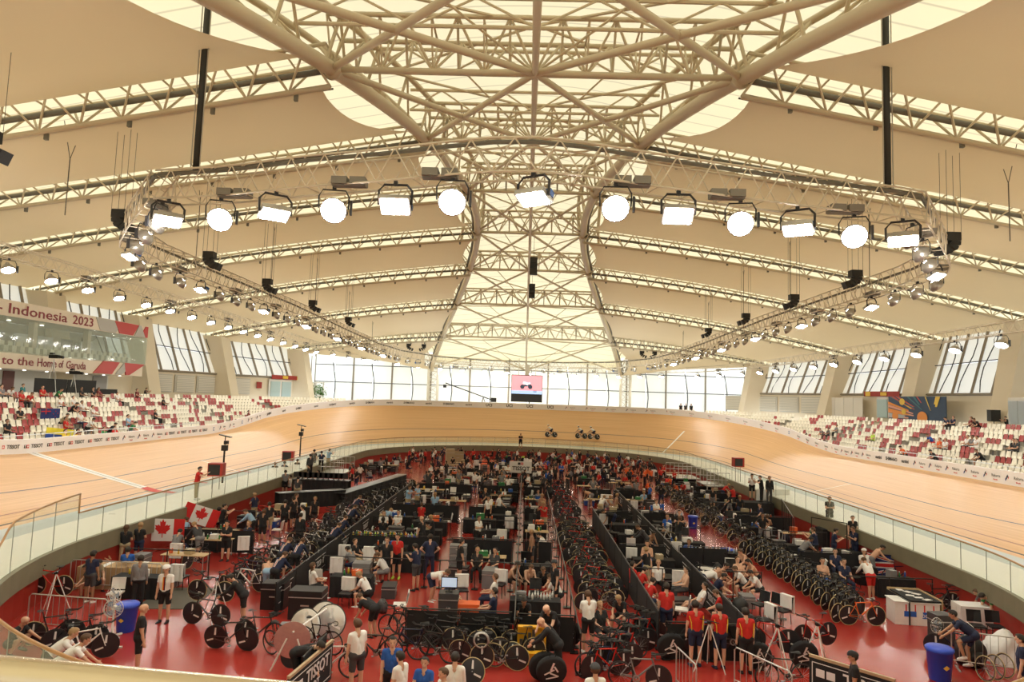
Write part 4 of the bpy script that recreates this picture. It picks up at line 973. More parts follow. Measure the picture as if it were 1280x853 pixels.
def capsule(m, a, b, ra, rb, n=10):
    d = b-a; L = d.length
    if L < 1e-5: d = Vector((0, 0, 1)); L = 1e-5
    d = d.normalized(); x, y = basis(d); rings = []
    for k in range(1, 4): t = PI/2*k/4; rings.append((a-d*ra*math.cos(t), ra*math.sin(t)))
    rings.append((a, ra)); rings.append((b, rb))
    for k in range(3, 0, -1): t = PI/2*k/4; rings.append((b+d*rb*math.cos(t), rb*math.sin(t)))
    vs = [a-d*ra]; 
    for c, r in rings: vs += [c+(x*math.cos(2*PI*k/n)+y*math.sin(2*PI*k/n))*r for k in range(n)]
    vs.append(b+d*rb); N = len(vs); fs = [(0, 1+(k+1) % n, 1+k) for k in range(n)]
    for i in range(len(rings)-1): fs += [(1+i*n+k, 1+i*n+(k+1) % n, 1+(i+1)*n+(k+1) % n, 1+(i+1)*n+k) for k in range(n)]
    o = 1+(len(rings)-1)*n; fs += [(o+k, o+(k+1) % n, N-1) for k in range(n)]
    m.add(vs, fs)
VOX = 0.0135
def make_figure(name, pose, sleeve='short', legs='short', hair='short'):
    P, J = figure(pose); m = MB()
    for t, a, b, ra, rb in P: capsule(m, a, b, ra, rb)
    me = m.mesh(name, SKIN); o = bpy.data.objects.new(name, me); COL.objects.link(o)
    md = o.modifiers.new('r', 'REMESH'); md.mode = 'VOXEL'; md.voxel_size = VOX; md2 = o.modifiers.new('s', 'SMOOTH'); md2.iterations = 4; md2.factor = 0.5
    bpy.context.view_layer.update(); dg = bpy.context.evaluated_depsgraph_get(); ev = bpy.data.meshes.new_from_object(o.evaluated_get(dg)); bpy.data.objects.remove(o)
    nv = len(ev.vertices); V = np.empty(nv*3); ev.vertices.foreach_get('co', V); V = V.reshape(-1, 3)
    Nn = np.empty(nv*3); ev.vertices.foreach_get('normal', Nn); Nn = Nn.reshape(-1, 3)
    best = np.full(nv, 9.9); tag = np.zeros(nv, dtype=int); par = np.zeros(nv)
    names = ['pelvis', 'torso', 'neck', 'head', 'uarm', 'farm', 'hand', 'thigh', 'shin', 'foot']; cnt = {}
    for (t, a, b, ra, rb) in P:
        a_, b_ = np.array(a), np.array(b); d = b_-a_; L2 = d.dot(d); u = np.clip((V-a_).dot(d)/L2, 0, 1); q = a_+u[:, None]*d
        dist = np.linalg.norm(V-q, axis=1)-(ra+(rb-ra)*u); k = dist < best; best[k] = dist[k]; tag[k] = names.index(t)
        uu = u if t != 'shin' else (u*0.35 if ra == 0.058 and rb == 0.058 else 0.35+0.65*u); par[k] = uu[k]
    F = [tuple(p.vertices) for p in ev.polygons]
    T = {n: i for i, n in enumerate(names)}
    hc, hd, hf, w = (np.array(J[k]) for k in ('hc', 'hd', 'hf', 'w')); rel = V-hc; ch, cf, cw = rel.dot(hd), rel.dot(hf), rel.dot(w)
    ishead = tag == T['head']
    hairm = ishead & ((ch > 0.055) | ((cf < -0.02) & (ch > -0.06)) | ((cf < 0.03) & (ch > 0.02))) & ~((cf > 0.06) & (ch < 0.085))
    if hair == 'long': hairm = hairm | (ishead & (cf < -0.01)) | ((tag == T['neck']) & (cf < 0.0))
    shirt = (tag == T['torso']) | (tag == T['pelvis']) & (par >= 0) & ((V-np.array(J['hip'])).dot(np.array(J['tu'])) > 0.0) | ((tag == T['uarm']) & (par < (0.62 if sleeve == 'short' else 2)))
    if sleeve == 'long': shirt = shirt | (tag == T['farm'])
    shorts = (tag == T['pelvis']) | ((tag == T['torso']) & ((V-np.array(J['hip'])).dot(np.array(J['tu'])) < 0.03)) | ((tag == T['thigh']) & (par < (0.80 if legs == 'short' else 2)))
    if legs == 'long': shorts = shorts | ((tag == T['shin']) & (par < 0.93))
    shoes = (tag == T['foot']) | ((tag == T['shin']) & (par > 0.94))
    # face marks
    for e in (-1, 1): pass
    eye = ishead & (cf > 0.05) & (np.abs(np.abs(cw)-0.034) < 0.014) & (np.abs(ch-0.012) < 0.010); lip = ishead & (cf > 0.05) & (np.abs(cw) < 0.026) & (np.abs(ch+0.052) < 0.009)
    def mesh_of(nm, vs, fs, mats, mi=None):
        x = bpy.data.meshes.new(nm); x.from_pydata(vs.tolist(), [], fs)
        for q in mats: x.materials.append(q)
        if mi is not None: x.polygons.foreach_set('material_index', mi)
        x.polygons.foreach_set('use_smooth', [True]*len(fs)); x.update(); return x
    out = {'head': tuple(J['hc'])}
    mi = [1 if all(eye[i] for i in f) else (2 if all(lip[i] for i in f) else 0) for f in F]
    out['body'] = mesh_of('person', V, F, [SKIN, EYEM, LIPM], mi)
    def cover(nm, mask, off, mt, lift=None):
        fs = [f for f in F if all(mask[i] for i in f)]
        if not fs: return None
        use = sorted({i for f in fs for i in f}); mp_ = {i: k for k, i in enumerate(use)}; vv = V[use]+Nn[use]*off
        return mesh_of(nm, vv, [tuple(mp_[i] for i in f) for f in fs], [mt])
    out['shirt'] = cover('shirt', shirt, 0.013, CLOTH); out['shorts'] = cover('shorts' if legs == 'short' else 'trousers', shorts, 0.015 if legs == 'short' else 0.012, CLOTH)
    out['shoes'] = cover('shoes', shoes, 0.008, CLOTH); out['hair'] = cover('hair', hairm, 0.014, HAIR); out['cap'] = cover('helmet', ishead & (ch > 0.045), 0.03, CLOTH)
    return out
dn = Vector((0, 0, -1))
POSES = {
 'stand': dict(armL=((-60, -80), (-10, -78)), armR=((60, -80), (10, -78)), legL=((-90, -86), (0, -89)), legR=((90, -86), (0, -89))),
 'fold': dict(lean=-2, armL=((-35, -72), (55, 8)), armR=((35, -72), (-55, 12)), legL=((-90, -84), (0, -89)), legR=((90, -84), (0, -89)), head=8),
 'hips': dict(armL=((-95, -48), (55, -40)), armR=((95, -48), (-55, -40)), legL=((-90, -82), (-90, -88)), legR=((90, -84), (0, -89))),
 'phone': dict(head=18, armL=((-20, -70), (20, 25)), armR=((20, -70), (-20, 28)), legL=((-90, -86), (0, -89)), legR=((90, -86), (0, -89))),
 'walk': dict(lean=5, armL=((0, -62), (0, -40)), armR=((180, -65), (180, -80)), legL=((180, -72), (180, -68)), legR=((0, -68), (180, -84)), hip=0.90),
 'lean': dict(lean=38, hip=0.91, head=10, armL=((-10, -50), (10, -35)), armR=((10, -50), (-10, -35)), legL=((180, -82), (180, -88)), legR=((30, -80), (180, -86))),
 'bend': dict(lean=72, hip=0.88, head=-10, armL=((-10, -80), (0, -60)), armR=((10, -75), (0, -50)), legL=((0, -76), (180, -80)), legR=((10, -74), (180, -80))),
 'sit': dict(hip=0.50, lean=-6, armL=((-20, -62), (15, -10)), armR=((20, -62), (-15, -12)), legL=((-12, -4), (0, -88)), legR=((12, -4), (0, -86))),
 'sitlean': dict(hip=0.50, lean=32, head=5, armL=((-12, -62), (25, -25)), armR=((12, -62), (-25, -25)), legL=((-16, -4), (180, -84)), legR=((16, -4), (180, -86))),
 'lounge': dict(hip=0.47, lean=-22, head=15, armL=((-40, -55), (30, -18)), armR=((40, -55), (-30, -18)), legL=((-8, 4), (0, -45)), legR=((14, 2), (5, -50)), footL=(0, 45), footR=(5, 45)),
 'crouch': dict(hip=0.36, lean=28, head=0, armL=((-10, -40), (0, -30)), armR=((10, -45), (0, -20)), legL=((-20, 28), (180, -58)), legR=((20, 24), (180, -60)), footL=(0, -10), footR=(0, -10)),
 'ride': dict(hip=0.98, lean=52, head=-30, armL=((-4, -48), (2, -42)), armR=((4, -48), (-2, -42)), legL=((0, -28), (180, -72)), legR=((0, -68), (180, -80)), footL=(0, -15), footR=(0, -10)),
 'camera': dict(lean=6, head=6, armL=((-12, -25), (30, 28)), armR=((12, -25), (-30, 28)), legL=((-90, -84), (0, -89)), legR=((90, -84), (0, -89))),
}
SPEC = {'stand': ('short', 'short', 'short'), 'stand2': ('long', 'long', 'short'), 'fold': ('short', 'short', 'short'), 'fold2': ('short', 'short', 'long'), 'hips': ('short', 'long', 'short'), 'phone': ('short', 'short', 'short'),
        'walk': ('short', 'short', 'short'), 'lean': ('long', 'short', 'short'), 'lean2': ('short', 'long', 'short'), 'bend': ('short', 'short', 'short'), 'sit': ('short', 'long', 'short'), 'sit2': ('short', 'short', 'long'),
        'sitlean': ('short', 'short', 'short'), 'lounge': ('short', 'short', 'short'), 'crouch': ('short', 'short', 'short'), 'ride': ('short', 'short', 'short'), 'camera': ('short', 'long', 'short')}
FIG = {}
for k, (sl, lg, hr) in SPEC.items():
    FIG[k] = make_figure('person', POSES[k.rstrip('2')], sl, lg, hr)
PHR = {'stand': 'standing upright', 'stand2': 'standing', 'fold': 'standing with folded arms', 'fold2': 'long-haired, arms folded', 'hips': 'with hands on hips', 'phone': 'looking at a phone', 'walk': 'walking', 'lean': 'leaning forward', 'lean2': 'leaning over', 'bend': 'bending down', 'sit': 'sitting upright', 'sit2': 'sitting', 'sitlean': 'sitting hunched forward', 'lounge': 'lounging back', 'crouch': 'crouching', 'ride': 'riding', 'camera': 'holding a camera'}
CN = {'black': (0.012, 0.012, 0.014), 'white': (0.78, 0.77, 0.75), 'navy': (0.015, 0.022, 0.06), 'blue': (0.02, 0.10, 0.42), 'pale blue': (0.30, 0.48, 0.68), 'red': (0.52, 0.02, 0.015), 'orange': (0.75, 0.13, 0.03), 'grey': (0.20, 0.20, 0.21), 'dark grey': (0.05, 0.05, 0.055), 'green': (0.03, 0.20, 0.06), 'yellow': (0.72, 0.50, 0.04), 'khaki': (0.42, 0.34, 0.21), 'maroon': (0.16, 0.02, 0.02), 'teal': (0.03, 0.22, 0.24), 'lime': (0.45, 0.68, 0.08)}
SK = [(0.62, 0.36, 0.24), (0.70, 0.43, 0.30), (0.50, 0.28, 0.17), (0.36, 0.19, 0.11)]
HC = {'dark': (0.02, 0.014, 0.01), 'brown': (0.09, 0.045, 0.022), 'fair': (0.34, 0.21, 0.10), 'bald': None}
PEOPLE = []
def person(pos, rz, pose, shirt='black', shorts='black', skin=0, hair='dark', shoes='white', where='', cap=None, sc=1.0, label=None, group=None):
    F_ = FIG[pose]; o = link('person', F_['body'], None, pos, color=SK[skin], rz=rz); o.scale = (sc,)*3; o['category'] = 'person'
    def kid(n, me, c):
        if me: k = link(n, me, o, color=c); return k
    if shirt: kid('shirt', F_['shirt'], CN[shirt])
    lg = SPEC[pose][1]
    kid('shorts' if lg == 'short' else 'trousers', F_['shorts'], CN[shorts]); kid('shoes', F_['shoes'], CN[shoes])
    if HC[hair]: kid('hair', F_['hair'], HC[hair])
    if cap: kid('helmet' if cap == 'white' else 'cap', F_['cap'], CN[cap])
    if shirt: d = 'person in %s %s and %s %s' % (shirt, 'top' if lg == 'short' else 'shirt', shorts, 'shorts' if lg == 'short' else 'trousers')
    else: d = 'bare-chested person in %s %s' % (shorts, 'shorts' if lg == 'short' else 'trousers')
    PEOPLE.append([o, label, d, PHR[pose], where, group]); return o
# heading: 0 looks away from the viewpoint (+y), 180 towards it, 90 to the left of the photo
def H(deg): return math.radians(deg)
# ------------------------------------------------------------------ bicycles
FRM = mat('frame_paint', objcol=True, rough=0.25); RUB = mat('tyre_rubber', (0.02, 0.02, 0.02), 0.7); TAN = mat('tan_tyre', (0.50, 0.40, 0.20), 0.6); DISC = mat('carbon_disc', (0.022, 0.022, 0.026), 0.35); SILV = mat('silver_disc', (0.75, 0.75, 0.76), 0.2, 0.6); DEC = mat('white_decal', (0.75, 0.75, 0.75), 0.4); CHR = mat('chrome', (0.4, 0.4, 0.4), 0.5, 0.8)
R_ = 0.335
def wheel(kind):
    m = MB(); M = Matrix.Rotation(PI/2, 3, 'Y'); n = 26   # axle along x
    tor = []
    for k in range(n):
        a = 2*PI*k/n; tor.append(Vector((0, R_*math.cos(a), R_*math.sin(a))))
    m.k = 0; m.path(tor, 0.0125, 5, True)
    if kind == 'disc' or kind == 'silver':
        m.k = 1; m.lathe([(0.0, -0.022), (R_-0.035, -0.010), (R_-0.01, -0.006), (R_-0.01, 0.006), (R_-0.035, 0.010), (0.0, 0.022)], n, M=M, caps=False)
        m.k = 2
        for sx in (-1, 1):
            m.add([(sx*0.021, -0.03, 0.06), (sx*0.0225, 0.03, 0.06), (sx*0.0165, 0.035, 0.27), (sx*0.0165, -0.01, 0.27)], [(0, 1, 2, 3)] if sx > 0 else [(3, 2, 1, 0)])
            m.add([(sx*0.0225, -0.06, -0.03), (sx*0.0225, -0.04, -0.07), (sx*0.0165, -0.24, -0.14), (sx*0.0165, -0.25, -0.09)], [(0, 1, 2, 3)] if sx < 0 else [(3, 2, 1, 0)])
    elif kind == 'five':
        m.k = 1; rim = [Vector((0, (R_-0.03)*math.cos(2*PI*k/n), (R_-0.03)*math.sin(2*PI*k/n))) for k in range(n)]; m.path(rim, 0.022, 4, True)
        for k in range(5):
            a = 2*PI*k/5; m.bar((0, 0.02*math.cos(a), 0.02*math.sin(a)), (0, (R_-0.03)*math.cos(a), (R_-0.03)*math.sin(a)), 0.022, 4, 0.03)
    else:
        m.k = 1; rim = [Vector((0, (R_-0.022)*math.cos(2*PI*k/n), (R_-0.022)*math.sin(2*PI*k/n))) for k in range(n)]; m.path(rim, 0.016, 4, True)
        m.k = 3
        for k in range(14):
            a = 2*PI*k/14; m.bar((0.02*(1 if k % 2 else -1), 0.02*math.cos(a), 0.02*math.sin(a)), (0, (R_-0.03)*math.cos(a), (R_-0.03)*math.sin(a)), 0.0022, 3, cap=False)
    m.k = 3; m.bar((-0.05, 0, 0), (0.05, 0, 0), 0.014, 6)
    return m
def wheel_mesh(kind, tyre): return wheel(kind).mesh('wheel', [tyre, SILV if kind == 'silver' else DISC, DEC, CHR])
WH = {'disc': wheel_mesh('disc', RUB), 'gold': wheel_mesh('disc', TAN), 'silver': wheel_mesh('silver', RUB), 'five': wheel_mesh('five', RUB), 'spoke': wheel_mesh('spoke', RUB), 'spoketan': wheel_mesh('spoke', TAN)}
RW, FWH = Vector((0, -0.40, R_)), Vector((0, 0.58, R_)); BB = Vector((0, 0.0, 0.285)); ST = Vector((0, -0.17, 0.80)); HT = Vector((0, 0.40, 0.82)); HB = Vector((0, 0.44, 0.68))
def frame_mesh():
    m = MB(); m.bar(BB, ST, 0.020, 6); m.bar(ST+Vector((0, 0.01, -0.04)), HT-Vector((0, 0, 0.02)), 0.020, 6); m.bar(BB, HB, 0.027, 6, 0.022); m.bar(HT, HB, 0.024, 6)
    for s in (-1, 1): m.bar(BB+Vector((s*0.02, 0, 0)), RW+Vector((s*0.055, 0, 0)), 0.011, 5); m.bar(ST+Vector((s*0.01, 0.02, -0.12)), RW+Vector((s*0.055, 0, 0)), 0.009, 5)
    return m.mesh('frame', FRM)
def fork_mesh():
    m = MB(); m.bar(HB, HB+Vector((0, 0.02, -0.03)), 0.026, 6)
    for s in (-1, 1): m.bar(HB+Vector((s*0.02, 0.02, -0.03)), FWH+Vector((s*0.05, 0, 0)), 0.013, 5)
    return m.mesh('fork', FRM)
def bar_mesh(aero):
    m = MB(); top = HT+Vector((0, 0.09, 0.05)); m.bar(HT, HT+Vector((0, -0.01, 0.05)), 0.018, 6); m.bar(HT+Vector((0, 0, 0.04)), top, 0.016, 6); m.bar(top-Vector((0.2, 0, 0)), top+Vector((0.2, 0, 0)), 0.013, 6)
    for s in (-1, 1):
        if aero:
            m.path([top+Vector((s*0.2, 0, 0)), top+Vector((s*0.2, 0.12, 0.01))], 0.014, 5); m.path([top+Vector((s*0.06, -0.05, 0.07)), top+Vector((s*0.05, 0.2, 0.08)), top+Vector((s*0.05, 0.3, 0.14))], 0.013, 5); m.box(top+Vector((s*0.07, -0.06, 0.07)), (0.07, 0.1, 0.03))
        else: m.path([top+Vector((s*0.2, 0, 0)), top+Vector((s*0.2, 0.08, 0.0)), top+Vector((s*0.2, 0.11, -0.05)), top+Vector((s*0.2, 0.06, -0.12)), top+Vector((s*0.2, -0.02, -0.13))], 0.014, 5)
    return m.mesh('handlebar', RUB)
def saddle_mesh():
    m = MB(); s0 = ST+Vector((0, -0.03, 0.14)); m.bar(ST, s0, 0.014, 6)
    m.grid([[s0+Vector((x*w, y, z)) for x in (-1, -0.4, 0.4, 1)] for (y, w, z) in ((-0.14, 0.065, 0.03), (-0.08, 0.07, 0.035), (0.0, 0.035, 0.03), (0.13, 0.018, 0.025))]); m.grid([[s0+Vector((x*w, y, z)) for x in (1, 0.4, -0.4, -1)] for (y, w, z) in ((-0.14, 0.06, 0.0), (-0.08, 0.06, -0.01), (0.0, 0.03, 0.0), (0.13, 0.016, 0.01))])
    return m.mesh('saddle', RUB)
def crank_mesh():
    m = MB(); m.bar(BB-Vector((0.07, 0, 0)), BB+Vector((0.07, 0, 0)), 0.018, 6)
    for s in (-1, 1): e = BB+Vector((s*0.07, s*0.10, -s*0.13)); m.bar(BB+Vector((s*0.07, 0, 0)), e, 0.011, 5); m.box(e+Vector((s*0.05, 0, 0)), (0.08, 0.08, 0.02))
    m.lathe([(0.055, 0.043), (0.10, 0.043), (0.10, 0.049), (0.055, 0.049)], 14, BB, M=Matrix.Rotation(PI/2, 3, 'Y'), caps=False)
    m.path([BB+Vector((0.046, 0.02, 0.09)), RW+Vector((0.046, 0, 0.035))], 0.004, 3); m.path([BB+Vector((0.046, 0.02, -0.09)), RW+Vector((0.046, 0, -0.035))], 0.004, 3)
    return m.mesh('crankset', CHR)
FM, FK, HBd, HBa, SD, CK = frame_mesh(), fork_mesh(), bar_mesh(False), bar_mesh(True), saddle_mesh(), crank_mesh()
BIKES = []
WN = {'disc': 'black disc wheels', 'gold': 'tan-rimmed disc wheels', 'silver': 'silver disc wheels', 'five': 'five-spoke wheels', 'spoke': 'spoked wheels', 'spoketan': 'tan-tyred spoked wheels'}
def bike(pos, rz, rear='disc', front='disc', col='black', aero=True, lean=0.0, where='', label=None, group=None, pitch=0.0):
    o = link('bicycle', None, None, pos); o.rotation_euler = (pitch, lean, rz); o['category'] = 'bicycle'
    c = CN[col]
    link('frame', FM, o, color=c); link('fork', FK, o, color=c); link('handlebar', HBa if aero else HBd, o); link('saddle', SD, o); link('crankset', CK, o); link('wheel', WH[rear], o, RW); link('wheel', WH[front], o, FWH)
    BIKES.append([o, label, '%s track bicycle with %s' % (col, WN[rear]), 'standing' , where, group]); return o
# ------------------------------------------------------------------ builders for the things in the infield
THINGS = []
def reg(o, desc, cat, where='', group=None): o['category'] = cat; THINGS.append([o, None, desc, '', where, group]); return o
PCACHE = {}
def proto(key, fn):
    if key not in PCACHE: PCACHE[key] = fn()
    return PCACHE[key]
def inst(name, parts, pos, rz=0.0, desc='', cat='', where='', group=None, scale=None, tilt=0.0):
    """parts: list of (name, mesh, colour or None, local location, [sub-parts])"""
    if len(parts) == 1 and parts[0][0] is None:
        o = link(name, parts[0][1], None, pos, color=parts[0][2], rz=rz)
    else:
        o = link(name, None, None, pos, rz=rz)
        for p in parts:
            k = link(p[0], p[1], o, p[3] if len(p) > 3 else None, color=p[2])
            for q in (p[4] if len(p) > 4 else ()): link(q[0], q[1], k, q[3] if len(q) > 3 else None, color=q[2])
    if scale: o.scale = scale
    if tilt: o.rotation_euler.x = tilt
    return reg(o, desc, cat, where, group)
BC = mat('black_fabric', (0.013, 0.013, 0.015), 0.9, noise=0.3, nscale=4); BM = mat('black_steel', (0.02, 0.02, 0.02), 0.35, 0.3); GS = mat('galvanised_steel', (0.52, 0.52, 0.50), 0.35, 0.6); PAINT = mat('plain_paint', objcol=True, rough=0.5); WCL = mat('white_cloth', (0.78, 0.77, 0.76), 0.9, noise=0.08, nscale=6, bump=0.4); CARD = mat('cardboard', (0.46, 0.31, 0.17), 0.8, noise=0.1); PLW = mat('white_plastic', (0.75, 0.75, 0.73), 0.4); WOODT = mat('plywood', (0.55, 0.40, 0.22), 0.6, noise=0.1, nscale=5)
def mk(f, m, smooth=False, name='part'):
    b = MB(); f(b); return b.mesh(name, m, smooth)
def table(pos, w, d, rz, top='black', where='', desc=None):
    def top_(b): b.box((0, 0, 0.735), (w, d, 0.03))
    def cloth(b):
        n = 14
        for (xa, ya, xb, yb) in ((-w/2, -d/2, w/2, -d/2), (w/2, -d/2, w/2, d/2), (w/2, d/2, -w/2, d/2), (-w/2, d/2, -w/2, -d/2)):
            nx, ny = (yb-ya), -(xb-xa); L = math.hypot(nx, ny); nx, ny = nx/L, ny/L; rows = []
            for z, amp in ((0.752, 0.0), (0.4, 0.012), (0.02, 0.022)): rows.append([(xa+(xb-xa)*i/n+nx*(0.012+amp*math.sin(i*2.1)), ya+(yb-ya)*i/n+ny*(0.012+amp*math.sin(i*2.1)), z) for i in range(n+1)])
            b.grid(rows)
        b.box((0, 0, 0.755), (w+0.02, d+0.02, 0.008))
    def legs(b):
        for x in (-w/2+0.08, w/2-0.08):
            for y in (-d/2+0.08, d/2-0.08): b.bar((x, y, 0), (x, y, 0.72), 0.018, 6)
    k = (round(w, 1), round(d, 1), top)
    tm = proto(('tt',)+k, lambda: mk(top_, WOODT)); lm = proto(('tl',)+k, lambda: mk(legs, GS)); cm = proto(('tc',)+k, lambda: mk(cloth, BC if top == 'black' else WCL))
    parts = [('tabletop', tm, None), ('legs_frame', lm, None)]
    if top in ('black', 'white'): parts = [parts[0], ('tablecloth', cm, None)]
    else: parts = [parts[0]]+[('leg', proto('tleg', lambda: mk(lambda b: b.bar((0, 0, 0), (0, 0, 0.72), 0.018, 6), GS)), None, (x, y, 0)) for x in (-w/2+0.08, w/2-0.08) for y in (-d/2+0.08, d/2-0.08)]
    return inst('table', parts, pos, rz, desc or {'black': 'trestle table under a black floor-length cloth', 'white': 'table under a white floor-length cloth', 'bare': 'bare plywood folding table'}[top], 'table', where)
def chair(pos, rz, kind='black', where=''):
    def seat(b): b.box((0, 0, 0.45), (0.44, 0.44, 0.05)); 
    def back(b): b.grid([[(-0.22, -0.2-0.02*k, 0.52+0.12*k), (0, -0.235-0.02*k, 0.52+0.12*k), (0.22, -0.2-0.02*k, 0.52+0.12*k)] for k in range(4)]); b.grid([[(0.22, -0.23-0.02*k, 0.52+0.12*k), (0, -0.26-0.02*k, 0.52+0.12*k), (-0.22, -0.23-0.02*k, 0.52+0.12*k)] for k in range(4)]); b.box((0, -0.28, 0.88), (0.44, 0.035, 0.04))
    def leg(x, y): return lambda b: b.bar((x, y, 0), (x*0.9, y*0.9, 0.44), 0.014, 5)
    def drape(b):
        n = 6
        b.grid([[(-0.25+0.5*i/n, -0.18+0.01*math.sin(i*2), 0.35 if z == 0 else z) for i in range(n+1)] for z in (0.52, 0.7, 0.93)]); b.grid([[(0.25-0.5*i/n, -0.32-0.015*math.sin(i*2.2), z) for i in range(n+1)] for z in (0.35, 0.6, 0.95)]); b.box((0, -0.25, 0.945), (0.5, 0.15, 0.03))
    sm_, bm_ = proto('cs', lambda: mk(seat, PAINT)), proto('cb', lambda: mk(back, PAINT)); c = CN['white'] if kind == 'white' else CN['black']
    parts = [('seat', sm_, c), ('backrest', bm_, c)]+[('leg', proto(('cl', x, y), lambda: mk(leg(x, y), BM)), None) for x in (-0.2, 0.2) for y in (-0.2, 0.2)]
    if kind == 'draped': parts.append(('white_cover', proto('cd', lambda: mk(drape, WCL)), None))
    return inst('chair', parts, pos, rz, {'black': 'black plastic chair', 'white': 'white plastic chair', 'draped': 'black chair with a white towel over its back'}[kind], 'chair', where)
def case(pos, w, d, h, rz, col='dark grey', where='', z=0.0, desc=None, name='flight_case'):
    def body(b): b.box((0, 0, h*0.38), (w, d, h*0.76))
    def lid(b): b.box((0, 0, h*0.88), (w+0.01, d+0.01, h*0.22))
    def tr(b):
        b.box((0, 0, h*0.77), (w+0.025, d+0.025, 0.03))
    k = (round(w, 2), round(d, 2), round(h, 2))
    return inst(name, [('body', proto(('ca',)+k, lambda: mk(body, PAINT)), CN.get(col, (0.1, 0.1, 0.1))), ('lid', proto(('cb_',)+k, lambda: mk(lid, PAINT)), CN.get(col, (0.1, 0.1, 0.1))), ('edge_trim', proto(('cc',)+k, lambda: mk(tr, GS)), None), ('handle', proto(('cd',)+k, lambda: mk(lambda b: b.box((0, -d/2-0.01, h*0.5), (w*0.25, 0.03, 0.04)), GS)), None)], Vector(pos)+Vector((0, 0, z)), rz, desc or '%s hard equipment case' % col, 'case', where)
def cooler(pos, rz, where='', col='blue', s=1.0):
    b1 = proto('co1', lambda: mk(lambda b: b.lathe([(0.30, 0.0), (0.335, 0.02), (0.36, 0.36)], 4, M=Matrix.Rotation(PI/4, 3, 'Z')), PAINT)); b2 = proto('co2', lambda: mk(lambda b: b.box((0, 0, 0.40), (0.54, 0.54, 0.07)), PLW)); b3 = proto('co3', lambda: mk(lambda b: b.box((0, -0.262, 0.2), (0.16, 0.01, 0.12)), PLW))
    return inst('cooler_box', [('body', b1, CN[col]), ('lid', b2, None), ('sticker', b3, None)], pos, rz, '%s cooler box with a white lid' % col, 'cooler', where, scale=(1.5*s, 0.9*s, s))
def bin_(pos, desc, s=1.0, where=''):
    BB_ = mat('blue_bin_plastic', (0.02, 0.07, 0.55), 0.35)
    b1 = proto('bi1', lambda: mk(lambda b: b.lathe([(0.25, 0), (0.26, 0.02), (0.32, 0.74), (0.335, 0.75), (0.335, 0.79)], 20), BB_, True)); b2 = proto('bi2', lambda: mk(lambda b: b.lathe([(0.35, 0.78), (0.35, 0.83), (0.30, 0.87), (0.05, 0.89), (0.0, 0.89)], 20, caps=False), BB_, True))
    def lb(b): b.add([(0, -0.302, 0.33), (0.09, -0.308, 0.40), (0, -0.320, 0.47), (-0.09, -0.308, 0.40)], [(0, 1, 2, 3)])
    return inst('waste_bin', [('bin_body', b1, None), ('lid', b2, None), ('label', proto('bi3', lambda: mk(lb, mat('bin_label', (0.8, 0.6, 0.1), 0.5))), None)], pos, 0, desc, 'bin', where, scale=(s, s, s))
def fan(pos, rz, desc, where='', s=1.0, hh=1.3):
    def base(b):
        for a in (0, PI/2): b.box((0, 0, 0.03), (0.62, 0.06, 0.05), a)
        b.lathe([(0.06, 0.05), (0.05, 0.09)], 10)
    def pole(b): b.bar((0, 0, 0.05), (0, 0, hh), 0.02, 8)
    def cage(b):
        M = Matrix.Rotation(PI/2, 3, 'X'); 
        for r in (0.08, 0.16, 0.24): b.path([(r*math.cos(2*PI*k/18), -0.09, hh+r*math.sin(2*PI*k/18)) for k in range(18)], 0.005, 3, True)
        b.path([(0.26*math.cos(2*PI*k/18), 0, hh+0.26*math.sin(2*PI*k/18)) for k in range(18)], 0.010, 4, True)
        for k in range(16): a = 2*PI*k/16; b.bar((0, -0.1, hh), (0.26*math.cos(a), 0, hh+0.26*math.sin(a)), 0.004, 3, cap=False)
    def blades(b):
        for k in range(3):
            a = 2*PI*k/3; b.add([(0.02*math.cos(a), -0.03, hh+0.02*math.sin(a)), (0.21*math.cos(a-0.5), -0.05, hh+0.21*math.sin(a-0.5)), (0.22*math.cos(a+0.1), -0.03, hh+0.22*math.sin(a+0.1)), (0.2*math.cos(a+0.6), -0.01, hh+0.2*math.sin(a+0.6))], [(0, 1, 2, 3), (3, 2, 1, 0)])
    MB_ = mat('blue_blade', (0.30, 0.42, 0.60), 0.3)
    return inst('pedestal_fan', [('base', proto(('f1', hh), lambda: mk(base, PLW)), None), ('pole', proto(('f2', hh), lambda: mk(pole, PLW)), None), ('cage', proto(('f3', hh), lambda: mk(cage, PLW)), None), ('motor', proto(('f5', hh), lambda: mk(lambda b: b.lathe([(0.07, -0.02), (0.06, 0.14)], 10, (0, 0, hh), M=Matrix.Rotation(-PI/2, 3, 'X')), PLW)), None), ('blade_set', proto(('f4', hh), lambda: mk(blades, MB_)), None)], pos, rz, desc, 'fan', where, scale=(s, s, s))
